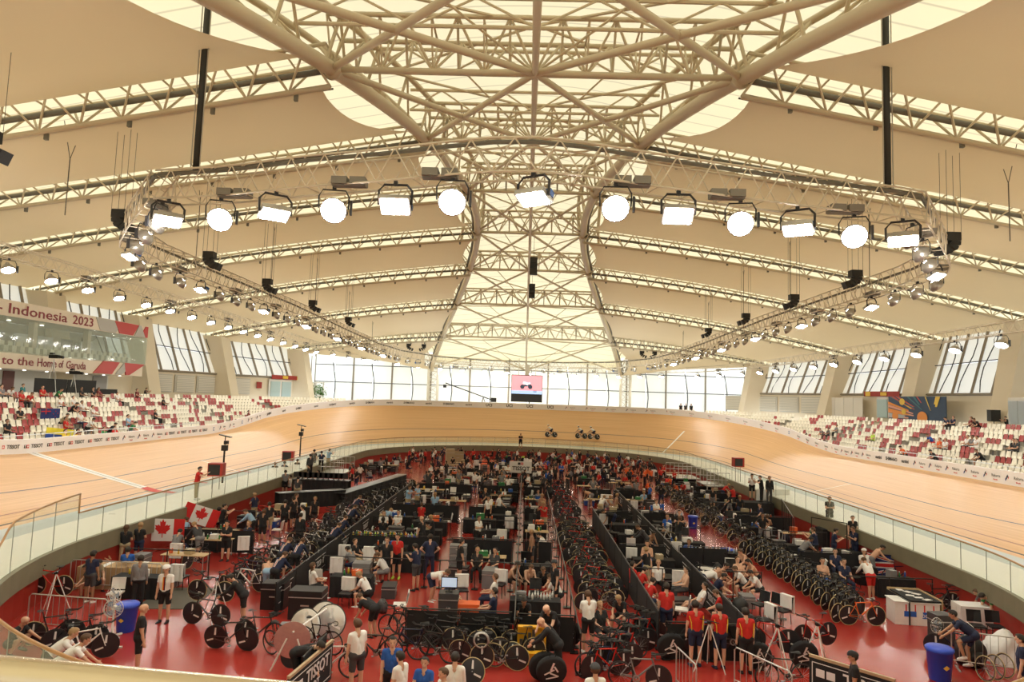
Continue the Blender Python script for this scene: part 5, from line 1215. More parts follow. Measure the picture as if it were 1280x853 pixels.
def barrier(p0, p1, desc='galvanised crowd barrier', where='', h=1.1):
    p0, p1 = Vector(p0), Vector(p1); d = p1-p0; L = d.length; c = (p0+p1)/2; k = round(L, 1)
    def fr(b):
        b.path([(-L/2, 0, 0.1), (-L/2, 0, h-0.08), (-L/2+0.08, 0, h), (L/2-0.08, 0, h), (L/2, 0, h-0.08), (L/2, 0, 0.1)], 0.02, 6); b.bar((-L/2, 0, 0.25), (L/2, 0, 0.25), 0.016, 5)
    parts = [('frame', proto(('bf', k, h), lambda: mk(fr, GS)), None)]
    n = max(3, int(L/0.19)); bm_ = proto(('bb', h), lambda: mk(lambda b: b.bar((0, 0, 0.25), (0, 0, h-0.01), 0.009, 5), GS))
    for i in range(1, n): parts.append(('upright', bm_, None, (-L/2+L*i/n, 0, 0)))
    fm = proto('bft', lambda: mk(lambda b: (b.box((0, 0, 0.02), (0.05, 0.55, 0.03)), b.box((0, 0, 0.07), (0.03, 0.05, 0.1))), GS))
    for s in (-1, 1): parts.append(('foot', fm, None, (s*(L/2-0.15), 0, 0)))
    return inst('crowd_barrier', parts, c, math.atan2(d.y, d.x), desc, 'barrier', where)
def fence(p0, p1, desc, where='', h=1.1, cloth=True, print_=None, post=2.0):
    p0, p1 = Vector(p0), Vector(p1); d = p1-p0; L = d.length; rz = math.atan2(d.y, d.x); n = max(1, int(round(L/post))); o = link('pen_fence', None, None, p0, rz=rz)
    pm = proto(('fp', h), lambda: mk(lambda b: (b.bar((0, 0, 0), (0, 0, h), 0.022, 6), b.box((0, 0, 0.02), (0.25, 0.25, 0.025))), BM))
    for i in range(n+1): link('post', pm, o, (L*i/n, 0, 0))
    sl = L/n; rm = proto(('fr', round(sl, 2), h), lambda: mk(lambda b: b.bar((0, 0, h-0.02), (sl, 0, h-0.02), 0.022, 6), BM)); cm = proto(('fc', round(sl, 2), h), lambda: mk(lambda b: b.box((sl/2, 0, (h-0.05)/2), (sl-0.06, 0.02, h-0.1)), BC))
    for i in range(n):
        link('top_rail', rm, o, (sl*i, 0, 0))
        if cloth:
            c = link('banner_panel', cm, o, (sl*i, 0, 0))
            if print_ and i % 2 == 0:
                fm_ = proto(('fw', round(sl, 2)), lambda: mk(lambda b: [b.box((sl*0.5, yy, zz), (sl*0.7, 0.006, 0.02)) for zz in (h*0.28, h*0.74) for yy in (-0.014, 0.014)], DEC)); link('printed_frame', fm_, c)
                for yy, r in ((-0.016, 0), (0.016, PI)): text(print_, 0.34, 'lettering', c, (sl/2, yy, h*0.51), (PI/2, 0, r), DEC)
    return reg(o, desc, 'fence', where)
def bag(pos, rz, col='black', where='', s=1.0, desc=None):
    def body(b): b.lathe([(0.05, 0.0), (0.2, 0.02), (0.24, 0.15), (0.22, 0.32), (0.12, 0.44), (0.03, 0.47)], 10)
    return inst('backpack', [('body', proto('bg', lambda: mk(body, PAINT, True)), CN[col]), ('pocket', proto('bg2', lambda: mk(lambda b: b.lathe([(0.1, -0.1), (0.13, 0.0), (0.1, 0.1)], 8, (0, -0.18, 0.16)), PAINT, True)), CN[col]), ('handle', proto('bg3', lambda: mk(lambda b: b.path([(-0.05, 0, 0.45), (-0.04, 0, 0.52), (0.04, 0, 0.52), (0.05, 0, 0.45)], 0.01, 4), BC)), None)], pos, rz, desc or '%s stuffed backpack on the floor' % col, 'bag', where, scale=(s, s*0.8, s))
def wheelbag(pos, rz, where='', desc='round black wheel bag with white lettering', tilt=0.25, s=1.0):
    def body(b): b.lathe([(0.0, -0.09), (0.36, -0.09), (0.39, -0.05), (0.39, 0.05), (0.36, 0.09), (0.0, 0.09)], 22, (0, 0, 0.39), M=Matrix.Rotation(PI/2, 3, 'X'), caps=False)
    o = inst('wheel_bag', [('body', proto('wb', lambda: mk(body, BC, True)), None), ('handle', proto('wb2', lambda: mk(lambda b: b.path([(-0.08, 0, 0.77), (-0.06, 0, 0.85), (0.06, 0, 0.85), (0.08, 0, 0.77)], 0.012, 4), BC)), None)], pos, rz, desc, 'bag', where, scale=(s, s, s), tilt=tilt)
    m = proto('wbl', lambda: mk(lambda b: [b.box((x, -0.096, z), (w, 0.006, h_), M=Matrix.Rotation(a, 3, 'Y')) for x, z, w, h_, a in ((0, 0.55, 0.05, 0.22, 0.3), (-0.07, 0.40, 0.28, 0.035, -0.5), (0.06, 0.33, 0.24, 0.035, 0.4), (0.0, 0.25, 0.3, 0.03, -0.2), (0.1, 0.48, 0.04, 0.18, -0.6))], DEC)); link('printed_mark', m, o); return o
def loose_wheel(pos, rz, kind='disc', where='', lean=0.2, desc=None):
    o = link('loose_wheel', WH[kind], None, Vector(pos)+Vector((0, 0, R_)), rz=rz); o.rotation_euler = (0, lean, rz); o.location.z = R_*math.cos(lean)+0.01
    return reg(o, desc or 'single %s standing on its rim' % {'disc': 'black disc wheel', 'gold': 'black disc wheel with tan rim', 'silver': 'silver disc wheel', 'spoke': 'spoked wheel', 'five': 'five-spoke wheel', 'spoketan': 'tan-tyred spoked wheel'}[kind], 'wheel', where)
def bottle(pos, col, where=''): return inst('bottle', [('body', proto('bt', lambda: mk(lambda b: b.lathe([(0.036, 0), (0.038, 0.14), (0.018, 0.19), (0.018, 0.2)], 8), PAINT, True)), CN[col]), ('cap', proto('bt2', lambda: mk(lambda b: b.lathe([(0.02, 0.2), (0.02, 0.23)], 8), PLW)), None)], pos, 0, '%s drinks bottle on a table' % col, 'bottle', where, group='bottles on the tables')
def carton(pos, rz, w, d, h, col, where='', desc=None, m=None):
    return inst('carton', [('box_body', proto(('ct', w, d, h, m), lambda: mk(lambda b: b.box((0, 0, h/2), (w, d, h)), MATS[m] if m else PAINT)), CN.get(col, (0.5, 0.35, 0.2))), ('tape', proto(('ct2', w, d, h), lambda: mk(lambda b: b.box((0, 0, h+0.002), (w*0.12, d, 0.004)), PLW)), None)], pos, rz, desc or '%s box' % col, 'box', where)
def towel(pos, rz, where='', col='white'):
    def f(b):
        n = 6; b.grid([[(-0.2+0.4*i/n, y+0.01*math.sin(i*1.7), z) for i in range(n+1)] for y, z in ((-0.04, -0.45), (-0.045, -0.2), (-0.03, 0.0), (0.0, 0.03), (0.03, 0.0), (0.045, -0.25), (0.04, -0.5))])
    o = link('towel', proto('tw', lambda: mk(f, mat('towel_cloth', objcol=True, rough=0.95, noise=0.1, nscale=12), True)), None, pos, color=CN[col], rz=rz); return reg(o, '%s towel hanging over a fence rail' % col, 'towel', where)
def stand_work(pos, rz, where='', desc='white folding bicycle work stand'):
    def leg(a): return lambda b: b.bar((0, 0, 1.3), (0.5*math.cos(a), 0.5*math.sin(a), 0), 0.016, 6)
    return inst('work_stand', [('leg', proto(('ws', k), lambda: mk(leg(2*PI*k/3+0.5), PLW)), None) for k in range(3)]+[('clamp', proto('ws3', lambda: mk(lambda b: (b.box((0, 0, 1.32), (0.1, 0.1, 0.08)), b.bar((0, -0.3, 1.36), (0, 0.3, 1.36), 0.014, 6)), BM)), None)], pos, rz, desc, 'work stand', where)
def monitor(pos, rz, where='', desc='flat monitor with a bright screen'):
    return inst('monitor', [('cabinet', proto('mo1', lambda: mk(lambda b: (b.box((0, 0, 0.3), (0.56, 0.04, 0.36)), b.box((0, 0.03, 0.07), (0.05, 0.03, 0.14)), b.box((0, 0.02, 0.01), (0.24, 0.18, 0.02))), SPK)), None), ('display', proto('mo2', lambda: mk(lambda b: b.box((0, -0.024, 0.3), (0.5, 0.006, 0.3)), mat('monitor_glow', (0.45, 0.55, 0.7), 0.3, emit=0.7))), None)], pos, rz, desc, 'monitor', where)
# ------------------------------------------------------------------ infield layout
LR = random.Random(21)
def w_(D): return 'near' if D < 30 else ('middle' if D < 50 else ('far' if D < 68 else 'farthest'))
COLS = [(-15.9, -12.2, 'pens along the left wall'), (-8.0, -3.6, 'pens left of the left aisle'), (-3.3, -0.2, 'pens left of the centre fence'), (0.0, 1.6, 'pens right of the centre fence'), (2.0, 4.2, 'bicycle strip beside the black drape'), (4.4, 6.8, 'pens behind the black drape'), (7.1, 9.6, 'pens right of the diagonal fence'), (10.3, 12.3, 'bicycle rows on the right'), (12.6, 16.2, 'pens along the right wall')]
def zone(x, y):
    nm = None
    for a, b, n in COLS:
        if a-0.3 <= x <= b+0.3: nm = n
    if nm is None: nm = 'left aisle' if -12.5 < x < -8 else ('central aisle' if x < 3 else 'right aisle')
    return w_(y)+' '+nm
HEADZ = {}
def pp(px, py, pose, face, shirt='black', shorts='black', skin=0, hair='dark', shoes='white', cap=None, sc=1.0, label=None, zf=0.0, where=None):
    """place a person so that the head centre is seen at photo pixel (px, py)"""
    h = FIG[pose]['head']; hx, hy, hz = [c*sc for c in h]; rz = H(face); q = at(px, py, hz+zf)
    x = q.x-(hx*math.cos(rz)-hy*math.sin(rz)); y = q.y-(hx*math.sin(rz)+hy*math.cos(rz)); occ.append((x, y, 0.42))
    return person((x, y, zf), rz, pose, shirt, shorts, skin, hair, shoes, where or zone(x, y), cap, sc, label)
occ = []
def free(x, y, r): return all((x-a)**2+(y-b)**2 > (r+c)**2 for a, b, c in occ)
def F(px, py): p = at(px, py, 0.0); return Vector((p.x, p.y, 0))
# fences that divide the pens --------------------------------------------------------
fence((-8.2, 23.5, 0), (-8.3, 52, 0), 'long black mesh fence with white printed boards left of the left aisle', print_='TISSOT')
fence((-0.1, 20.5, 0), (-0.1, 66, 0), 'long black fence down the centre of the infield', print_=None)
fence((1.75, 19.6, 0), (1.8, 62, 0), 'open black rail fence beside the narrow central aisle', cloth=False)
fence((4.35, 21.8, 0), (4.3, 42, 0), 'long black draped fence right of the piled bicycles', h=1.15)
fence((6.95, 20.5, 0), (7.0, 52, 0), 'long black fence with white printed panels on the right of the red and yellow team', print_='TISSOT')
# near cross fences
for k, (x0, x1, y) in enumerate(((-3.4, -0.2, 21.3), (0.0, 1.7, 21.2), (4.4, 6.9, 21.0), (7.1, 9.6, 19.6), (-7.9, -5.4, 20.9))):
    if k < 3: fence((x0, y, 0), (x1, y, 0), 'black cross fence closing the nearest pen, %s from the left' % nth({4: 0, 0: 1, 1: 2, 2: 3, 3: 4}[k]), post=1.6)
def PILE(p, r, h):
    rr = random.Random(4); b = MB(); n = 18; rows = []
    for i in range(9):
        t = i/8; rad = r*math.cos(t*PI/2*0.97); rows.append([(p.x+rad*(1+0.18*math.sin(5*2*PI*k/n+i)+rr.uniform(-.05, .05))*math.cos(2*PI*k/n), p.y+0.8*rad*(1+0.15*math.sin(3*2*PI*k/n-i))*math.sin(2*PI*k/n), h*(t**0.8)+0.04*math.sin(7*k+i)*(0 < i < 8)) for k in range(n+1)])
    for r_ in rows: r_[-1] = r_[0]
    b.grid(rows); o = link('sheet_pile', b.mesh('sheet_pile', WCL, True)); reg(o, 'crumpled white sheets thrown over a stack of goods at the right edge', 'sheet')
# hand placed people near the viewpoint ----------------------------------------------
g = pp(208, 712, 'stand', 182, 'white', 'black', 0, 'dark', 'black', 'white', 1.04, 'cyclist standing in a white jersey with black, red and gold stripe and white helmet')
for dx, c in ((-0.028, (0.02, 0.02, 0.02)), (0.0, (0.6, 0.03, 0.02)), (0.028, (0.85, 0.45, 0.03))):
    m = MB(); m.grid([[(dx-0.014, 0.145+0.012*math.sin((z-0.95)*6), z), (dx+0.014, 0.145+0.012*math.sin((z-0.95)*6), z)] for z in (1.0, 1.1, 1.2, 1.3, 1.4)]); o = m.build('jersey_stripe', CLOTH, g, color=c)
pp(180, 762, 'stand', -60, 'black', 'black', 0, 'bald', 'black', None, 1.03, 'bald man in a black polo and black shorts standing beside the blue bin')
pp(176, 699, 'stand2', 20, 'grey', 'black', 2, 'dark', 'black', None, 1.0, 'man in a slate grey shirt standing with his back turned near the metal rail')
pp(108, 710, 'sitlean', 150, 'black', 'black', 0, 'dark', 'black', None, 1, 'man in black bending over the bicycle behind the steel barrier')
pp(124, 704, 'sitlean', -120, 'khaki', 'black', 1, 'dark', 'black', None, 1, 'person in a tan jacket sitting beside the man behind the steel barrier')
pp(92, 792, 'ride', -60, 'white', 'black', 0, 'fair', 'white', None, 1, 'blond rider in a white jersey with rainbow band, farther of the two on rollers')
pp(107, 800, 'ride', -62, 'white', 'white', 0, 'brown', 'white', None, 1.04, 'rider in plain white, nearer of the two on rollers at the bottom left')
pp(31, 777, 'crouch', -90, 'black', 'black', 0, 'bald', 'black', None, 1, 'person stooping beside the bicycle at the far left behind the glass')
pp(288, 723, 'lean', 95, 'black', 'black', 0, 'dark', 'black', None, 1.02, 'mechanic in black leaning over the bicycle with gold-rimmed discs on a stand')
pp(336, 702, 'bend', 20, None, 'pale blue', 0, 'brown', 'white', None, 1, 'bare-backed athlete in pale blue shorts bending forward among the bicycles')
for i, (x, y, ps, fa) in enumerate(((362, 676, 'lean', -20), (356, 694, 'lean', -25), (378, 677, 'lean', -15), (424, 657, 'lean', -30), (432, 648, 'lean', -25), (444, 634, 'lean', -30), (450, 622, 'lean', -35))):
    o = pp(x, y, ps, fa, 'navy', 'black', i % 3, 'brown', 'white', None, 1, 'athlete in navy jacket with red and white back stripes, %s along left fence' % nth(i))
    b = FIG[ps]; J = figure(POSES['lean'])[1]
    for dx, c in ((-0.03, (0.7, 0.7, 0.7)), (0.0, (0.55, 0.03, 0.04)), (0.03, (0.7, 0.7, 0.7))):
        m = MB(); m.grid([[J['hip']+J['tu']*t-J['f']*(0.152)+Vector((dx-0.013, 0, 0)), J['hip']+J['tu']*t-J['f']*(0.152)+Vector((dx+0.013, 0, 0))] for t in (0.1, 0.25, 0.4)]); m.build('back_stripe', CLOTH, o, color=c)
pp(391, 708, 'sit2', -50, 'white', 'black', 0, 'brown', 'white', None, 1, 'woman in a white top sitting on a black couch against the left fence')
pp(449, 719, 'sitlean', 80, 'white', 'black', 0, 'fair', 'white', None, 1, 'fair-haired athlete in a white vest sitting in the left aisle pen')
pp(472, 695, 'sitlean', 85, 'white', 'grey', 0, 'brown', 'white', None, 1, 'athlete wrapped in white sitting behind the man in the white vest')
pp(450, 747, 'bend', 60, 'black', 'black', 0, 'brown', 'black', None, 1, 'man in a black polo bending down beside the silver wheels')
pp(447, 781, 'stand', 40, 'white', 'dark grey', 1, 'brown', 'white', None, 1.05, 'athlete in a tight white tank top standing with her back turned in the left aisle')
pp(400, 808, 'bend', -100, 'black', 'black', 1, 'dark', 'black', None, 1, 'cyclist in a black bib bending over a bicycle at the bottom')
pp(491, 803, 'stand', 190, 'blue', 'black', 1, 'dark', 'white', None, 1.02, 'young man in a blue vest with white print facing the viewpoint at the bottom')
pp(500, 822, 'stand', 60, 'white', 'black', 1, 'dark', 'white', None, 1, 'rider in a white and blue jersey beside the young man in the blue vest')
pp(531, 829, 'sit', 170, 'blue', 'black', 1, 'dark', 'white', None, 1, 'rider in a blue jersey with white sleeves sitting at the bottom')
pp(569, 823, 'stand2', 0, 'white', 'navy', 1, 'dark', 'white', None, 1, 'person in a white jacket with navy trim seen from behind at the bottom')
pp(554, 843, 'stand', 120, 'white', 'navy', 1, 'brown', 'white', None, 1, 'man in a white shirt at the bottom edge below the person in the white jacket')
pp(497, 672, 'stand', 175, 'red', 'black', 0, 'dark', 'lime', None, 1.03, 'man in a red polo and black shorts with yellow shoes standing in the left aisle')
pp(484, 676, 'stand', 178, 'black', 'black', 0, 'brown', 'black', None, 1.02, 'man in black standing just left of the man in the red polo')
pp(519, 684, 'phone', 60, 'navy', 'dark grey', 0, 'dark', 'black', None, 1.03, 'man in a navy polo and denim shorts standing in the left aisle')
pp(538, 672, 'hips', 10, 'navy', 'navy', 1, 'dark', 'black', None, 1.05, 'broad man in a navy shirt and navy trousers standing with his back turned')
pp(527, 649, 'stand', 60, 'black', 'black', 0, 'bald', 'black', None, 1.02, 'bald man in black standing behind the man in the navy polo')
pp(480, 642, 'sit2', 190, 'white', 'black', 0, 'brown', 'white', None, 1, 'woman sitting with raised arms behind the long bottle table')
pp(498, 641, 'sit', 170, 'white', 'black', 0, 'dark', 'white', None, 1, 'person in a white shirt sitting behind the right part of the bottle table')
pp(479, 650, 'sit2', 0, 'black', 'black', 0, 'dark', 'black', None, 1, 'dark-haired person in black sitting with back turned at the bottle table')
pp(568, 727, 'sitlean', -120, 'navy', 'black', 0, 'brown', 'white', None, 1, 'person in navy hunched on a chair right of the left aisle')
pp(559, 716, 'bend', -110, 'white', 'navy', 0, 'brown', 'white', None, 1, 'person in white folded forward on a chair right of the left aisle')
pp(618, 740, 'sit', 80, 'navy', 'navy', 0, 'dark', 'white', None, 1, 'man in a navy polo sitting beside the orange case')
pp(619, 722, 'sit', 80, 'white', 'navy', 0, 'brown', 'white', None, 1, 'man in a white shirt sitting behind the man in the navy polo')
pp(597, 688, 'sit', 180, 'black', 'black', 0, 'fair', 'black', None, 1, 'blond person in black sitting behind the stack of silver cases')
pp(619, 689, 'sit2', 150, 'dark grey', 'black', 0, 'dark', 'black', None, 1, 'dark-haired person in dark grey sitting right of the silver cases')
for i, (x, y, ps, fa, sh, hr) in enumerate(((647, 707, 'sitlean', -120, None, 'dark'), (664, 710, 'sitlean', -160, None, 'brown'), (679, 713, 'sitlean', 170, 'black', 'brown'), (688, 722, 'sitlean', 60, 'white', 'brown'), (693, 705, 'stand', 120, 'black', 'dark'))):
    pp(x, y, ps, fa, sh, 'black', i % 2, hr, 'white', 'dark grey' if i == 4 else None, 1, ['bare-armed athlete folded over his knees beside the centre fence', 'brown-haired bare-chested athlete sitting in the circle right of the centre fence', 'brown-haired athlete in black sitting in the circle right of the centre fence', 'athlete in a white vest sitting in the circle with back turned', 'man in a grey cap and black top standing behind the sitting circle'][i])
pp(655, 752, 'sitlean', 180, 'black', 'black', 2, 'dark', 'black', None, 1, 'dark-haired mechanic in black crouched over a table below the sitting circle')
pp(683, 762, 'lean2', 150, 'black', 'black', 1, 'bald', 'black', None, 1.04, 'bald man in black with pale face mask standing by the yellow tool chest')
pp(677, 779, 'lean', 80, 'black', 'black', 0, 'bald', 'black', None, 1.04, 'grey-haired man in black stooping over the yellow tool chest')
o = pp(735, 744, 'phone', 10, 'white', 'black', 0, 'brown', 'white', None, 1.04, 'athlete in a white jersey with a lime band standing in the central aisle')
pp(750, 757, 'sit2', 200, 'black', 'black', 0, 'fair', 'black', None, 1, 'blond woman in black sitting just right of the athlete with the lime band')
pp(773, 749, 'sitlean', 150, 'black', 'black', 0, 'fair', 'black', None, 1, 'man in a black shirt sitting beside the pile of tangled bicycles')
TEAM = [(791, 706, 'sit', -70, 'red', 'first'), (806, 713, 'sitlean', -60, 'red', 'second'), (816, 727, 'sitlean', -50, 'red', 'third'), (833, 734, 'stand', 0, 'red', 'fourth')]
for x, y, ps, fa, c, w in TEAM: pp(x, y, ps, fa, c, 'navy', 1, 'dark', 'navy', None, 1.03, '%s person from the left in a red and yellow shirt beside the black drape' % w)
pp(823, 704, 'sit', 170, 'white', 'black', 0, 'fair', 'white', None, 1, 'athlete in a white long-sleeved top sitting facing the red and yellow team')
pp(809, 680, 'fold', 165, None, 'blue', 0, 'dark', 'white', None, 1, 'bare-chested man in blue shorts standing behind the sitting team')
pp(858, 713, 'sit', 95, None, 'dark grey', 1, 'dark', 'white', None, 1, 'bare-chested athlete sitting upright opposite the red and yellow team')
pp(881, 733, 'lounge', 80, 'white', 'grey', 0, 'dark', 'white', None, 1, 'athlete in a white top lounging by the fence behind the red shirts')
pp(895, 742, 'sitlean', 60, 'red', 'navy', 1, 'brown', 'black', None, 1, 'person in a plain red shirt sitting by the diagonal fence')
a1 = pp(869, 757, 'stand', 5, 'red', 'navy', 1, 'dark', 'navy', None, 1.05, 'red shirted man with yellow piping standing, left one beside the wheel bags')
a2 = pp(899, 761, 'stand', 10, 'red', 'navy', 1, 'dark', 'navy', None, 1.03, 'second red shirted man standing just right of the first by the wheel bags')
a3 = pp(932, 766, 'stand', 0, 'red', 'black', 1, 'dark', 'black', None, 1.03, 'red and yellow shirted man standing behind the bicycle on a stand at the right')
for o in (a1, a2, a3):
    for s in (-1, 1): m = MB(); m.path([(s*0.20, -0.06, 1.36), (s*0.165, -0.13, 1.2), (s*0.15, -0.12, 1.0)], 0.012, 4); m.build('yellow_piping', CLOTH, o, color=CN['yellow'])
for i, (x, y, ps, fa, sh) in enumerate(((919, 712, 'sitlean', 90, 'white'), (938, 717, 'sitlean', 95, 'white'), (925, 690, 'sitlean', 120, None), (935, 703, 'sitlean', 100, None), (897, 713, 'bend', -90, 'white'), (905, 721, 'sitlean', -100, 'navy'), (922, 700, 'sit', -160, None), (908, 708, 'sitlean', -120, None))):
    pp(x, y, ps, fa, sh, 'black', (i+1) % 2, 'dark' if i % 2 else 'brown', 'white', None, 1, '%s %s, %s in group right of diagonal fence' % ('athlete in a %s top' % sh if sh else 'bare-chested athlete', PHR[ps], nth(i)))
pp(898, 714, 'bend', -80, 'white', 'navy', 0, 'bald', 'white', None, 1, 'bald man in white bending towards the sitting athletes')
pp(1028, 702, 'sit', 175, None, 'blue', 0, 'dark', 'white', None, 1.02, 'bare-chested athlete in blue shorts sitting beside the row of bicycles')
pp(1055, 703, 'sit', 178, 'navy', 'navy', 0, 'dark', 'white', None, 1.02, 'athlete in a navy shirt sitting right of the bare-chested one in blue shorts')
pp(1044, 690, 'sit', 170, 'navy', 'navy', 1, 'dark', 'white', None, 1, 'person in a navy jacket sitting behind the two athletes by the bicycle row')
pp(1080, 690, 'sit', 175, 'white', 'white', 0, 'brown', 'white', 'white', 1, 'person in a white top and white cap sitting near the union flag table')
pp(1080, 701, 'lean', 5, 'white', 'red', 0, 'brown', 'white', None, 1, 'person in white with a red garment bending away beside the union flag table')
pp(1045, 664, 'phone', -100, 'navy', 'navy', 1, 'dark', 'black', None, 1, 'man in a navy polo standing left of the folded table under the right wall')
pp(1066, 662, 'phone', 100, 'navy', 'navy', 0, 'brown', 'black', None, 1.02, 'man in a navy polo standing with a tablet under the right wall')
pp(1037, 624, 'fold', 180, 'black', 'black', 0, 'dark', 'black', None, 1, 'man in black with folded arms standing on the apron above the right wall', zf=1.0)
pp(1066, 648, 'stand', 170, 'black', 'black', 1, 'dark', 'black', None, 0.95, 'small figure in black standing by the black framed gate', zf=0.6)
pp(1103, 685, 'lean', -100, None, 'grey', 0, 'dark', 'white', None, 1, 'bare-chested man leaning over the massage table')
pp(1112, 687, 'sitlean', 90, 'navy', 'navy', 1, 'dark', 'black', None, 1, 'man in navy leaning on the massage table from the right')
pp(1127, 690, 'bend', 100, None, 'black', 0, 'dark', 'white', None, 1, 'bare-backed athlete bending over at the foot of the right wall')
pp(1221, 741, 'sitlean', 80, 'grey', 'black', 0, 'brown', 'black', None, 1, 'woman in a grey shirt sitting beside the rider in green and yellow')
o = pp(1228, 746, 'bend', 100, 'green', 'green', 0, 'dark', 'white', None, 1.0, 'rider in a green and yellow suit leaning forward by the right wall')
o = pp(1191, 769, 'ride', 65, 'navy', 'navy', 2, 'dark', 'white', None, 1.05, 'cyclist in a navy suit with a white chest panel pedalling on a trainer')
m = MB(); J = figure(POSES['ride'])[1]; m.grid([[J['hip']+J['tu']*t-J['f']*0.153+Vector((x, 0, 0)) for x in (-0.06, 0.06)] for t in (0.12, 0.24, 0.36)]); m.build('white_panel', CLOTH, o, color=CN['white'])
pp(1275, 800, 'stand', 60, 'navy', 'navy', 1, 'dark', 'black', None, 1.05, 'man in dark navy standing at the bottom right corner beside the spoked wheels')
o = pp(1066, 822, 'stand', 70, 'black', 'black', 2, 'dark', 'black', 'black', 1.0, 'steward in a black cap and black shirt standing behind the black advertising fence')
pp(744, 838, 'stand', 10, 'white', 'black', 0, 'brown', 'white', 'dark grey', 1.0, 'person in a pink-white top and goggled cap at the bottom edge')
for i, (x, y, ps, fa, sh, st, hr) in enumerate(((158, 660, 'fold2', 20, 'black', 'khaki', 'brown'), (176, 657, 'fold2', 0, 'black', 'navy', 'fair'), (131, 681, 'sitlean', -100, 'navy', 'black', 'dark'), (160, 688, 'sit', 20, 'blue', 'black', 'dark'), (225, 665, 'sitlean', 0, 'grey', 'black', 'dark'), (233, 650, 'sitlean', 0, 'pale blue', 'black', 'brown'), (284, 655, 'fold2', 178, 'black', 'black', 'dark'), (258, 628, 'sitlean', -90, 'pale blue', 'black', 'brown'), (274, 637, 'sit', 0, None, 'black', 'dark'), (283, 634, 'sit2', 150, 'black', 'black', 'brown'), (307, 640, 'lean', 90, 'pale blue', 'black', 'brown'), (330, 640, 'stand', 0, 'black', 'black', 'brown'), (337, 631, 'stand', 20, 'black', 'khaki', 'dark'), (357, 628, 'stand', 5, 'black', 'black', 'dark'), (367, 624, 'stand', 60, 'black', 'black', 'dark'), (378, 635, 'stand', 90, 'white', 'black', 'dark'), (376, 645, 'stand2', 0, 'black', 'black', 'dark'), (394, 624, 'stand', 180, 'black', 'black', 'fair'))):
    pp(x, y, ps, fa, sh, st, i % 3, hr, 'white' if i % 2 else 'black')
# officials on the counters at the left and riders' camera crew
for i, (x, y, ps, fa, sh, st) in enumerate(((344, 580, 'stand', 10, 'black', 'khaki'), (356, 579, 'hips', 0, 'navy', 'black'), (372, 576, 'stand', 0, 'black', 'black'), (357, 590, 'stand', 30, 'grey', 'black'), (373, 598, 'stand', 0, 'dark grey', 'khaki'), (363, 596, 'sit', 90, 'white', 'black'), (376, 588, 'sit', 90, 'pale blue', 'black'), (391, 596, 'sit', 100, 'white', 'black'), (386, 583, 'stand', 90, 'black', 'black'), (398, 590, 'sit', 90, 'black', 'black'))):
    pp(x, y, ps, fa, sh, st, i % 3, 'dark', 'black', None, 1.0, None, zf=0.35, where='black judges counters on the left')
person((-17.35, 36.6, 1.64), H(-80), 'camera', 'red', 'khaki', 0, 'dark', 'white', '', None, 1.0, 'cameraman in a red bib and khaki trousers standing on the apron at the left')
for i, (x, y, sh, st) in enumerate(((393, 564, 'black', 'black'), (402, 566, 'navy', 'black'), (412, 563, 'pale blue', 'khaki'), (388, 570, 'dark grey', 'black'))):
    pp(x, y, ('stand', 'hips', 'camera', 'stand2')[i], (0, 20, -30, 40)[i], sh, st, i % 2, 'dark', 'black', None, 1.0, 'person in %s on the steel track bridge at the left, %s from the left' % (sh, nth(i)), zf=1.0)
for i, (x, y, sh, st) in enumerate(((940, 595, 'white', 'black'), (950, 597, 'black', 'black'), (962, 598, 'black', 'dark grey'))):
    pp(x, y, ('phone', 'camera', 'stand2')[i], (160, 90, 180)[i], sh, st, i, 'dark', 'black', None, 1.0, 'person in %s standing on the apron above the white panels, %s from the left' % (sh, nth(i)), zf=1.3)
pp(651, 543.5, 'fold', 180, 'black', 'black', 2, 'dark', 'black', None, 1.0, 'lone official in black standing on the black box at the far end', zf=1.9)
for i, (x, y) in enumerate(((851, 503.5), (857, 504.5), (864, 503.5))):
    q = atD(x, y, 102.0); person((q.x, q.y, 6.0), H(180), 'stand', 'black' if i != 1 else 'dark grey', 'black', 2, 'dark', 'black', 'far right terrace', None, 1.0, 'dark figure on the far right terrace behind the hoarding, %s of three' % nth(i))
# bicycles placed one by one near the viewpoint --------------------------------------
def bk(px, py, face, rear='gold', front='gold', col='black', aero=True, lean=0.0, label=None, z=0.0):
    p = F(px, py) if z == 0 else at(px, py, z); p.z = z; occ.append((p.x, p.y, 0.45)); return bike(p, H(face), rear, front, col, aero, lean, zone(p.x, p.y), label)
bk(266, 752, 85, 'gold', 'gold', 'black', True, 0.0, 'black bicycle with gold-rimmed disc wheels held on a white work stand', 0.45); stand_work(F(268, 776)+Vector((0, 0, 0)), 0.3, 'left aisle', 'white work stand under the gold-rimmed disc bicycle')
bk(260, 782, 82, 'disc', 'disc', 'dark grey', True, 0.05, 'dark bicycle with gold trim low behind the held bicycle')
bk(285, 812, -95, 'disc', 'disc', 'black', True, 0.08, 'black bicycle with two matt disc wheels at the bottom left')
bk(320, 806, -100, 'disc', 'spoke', 'black', True, -0.05, 'black bicycle leaning right of the matt disc bicycle')
bk(65, 744, 88, 'gold', 'gold', 'red', True, 0.0, 'race bicycle with gold-rimmed discs held on a stand behind the steel barrier', 0.35); stand_work(F(66, 768), 0.2, 'left', 'white work stand behind the steel barrier')
bk(60, 806, -70, 'gold', 'disc', 'black', True, 0.0, 'black bicycle with white lettering on rollers at the far left'); bk(100, 826, -62, 'disc', 'disc', 'white', True, 0.0, 'bicycle ridden on rollers by the rider in white'); bk(88, 815, -60, 'disc', 'disc', 'black', True, 0.0, 'bicycle ridden on rollers by the blond rider')
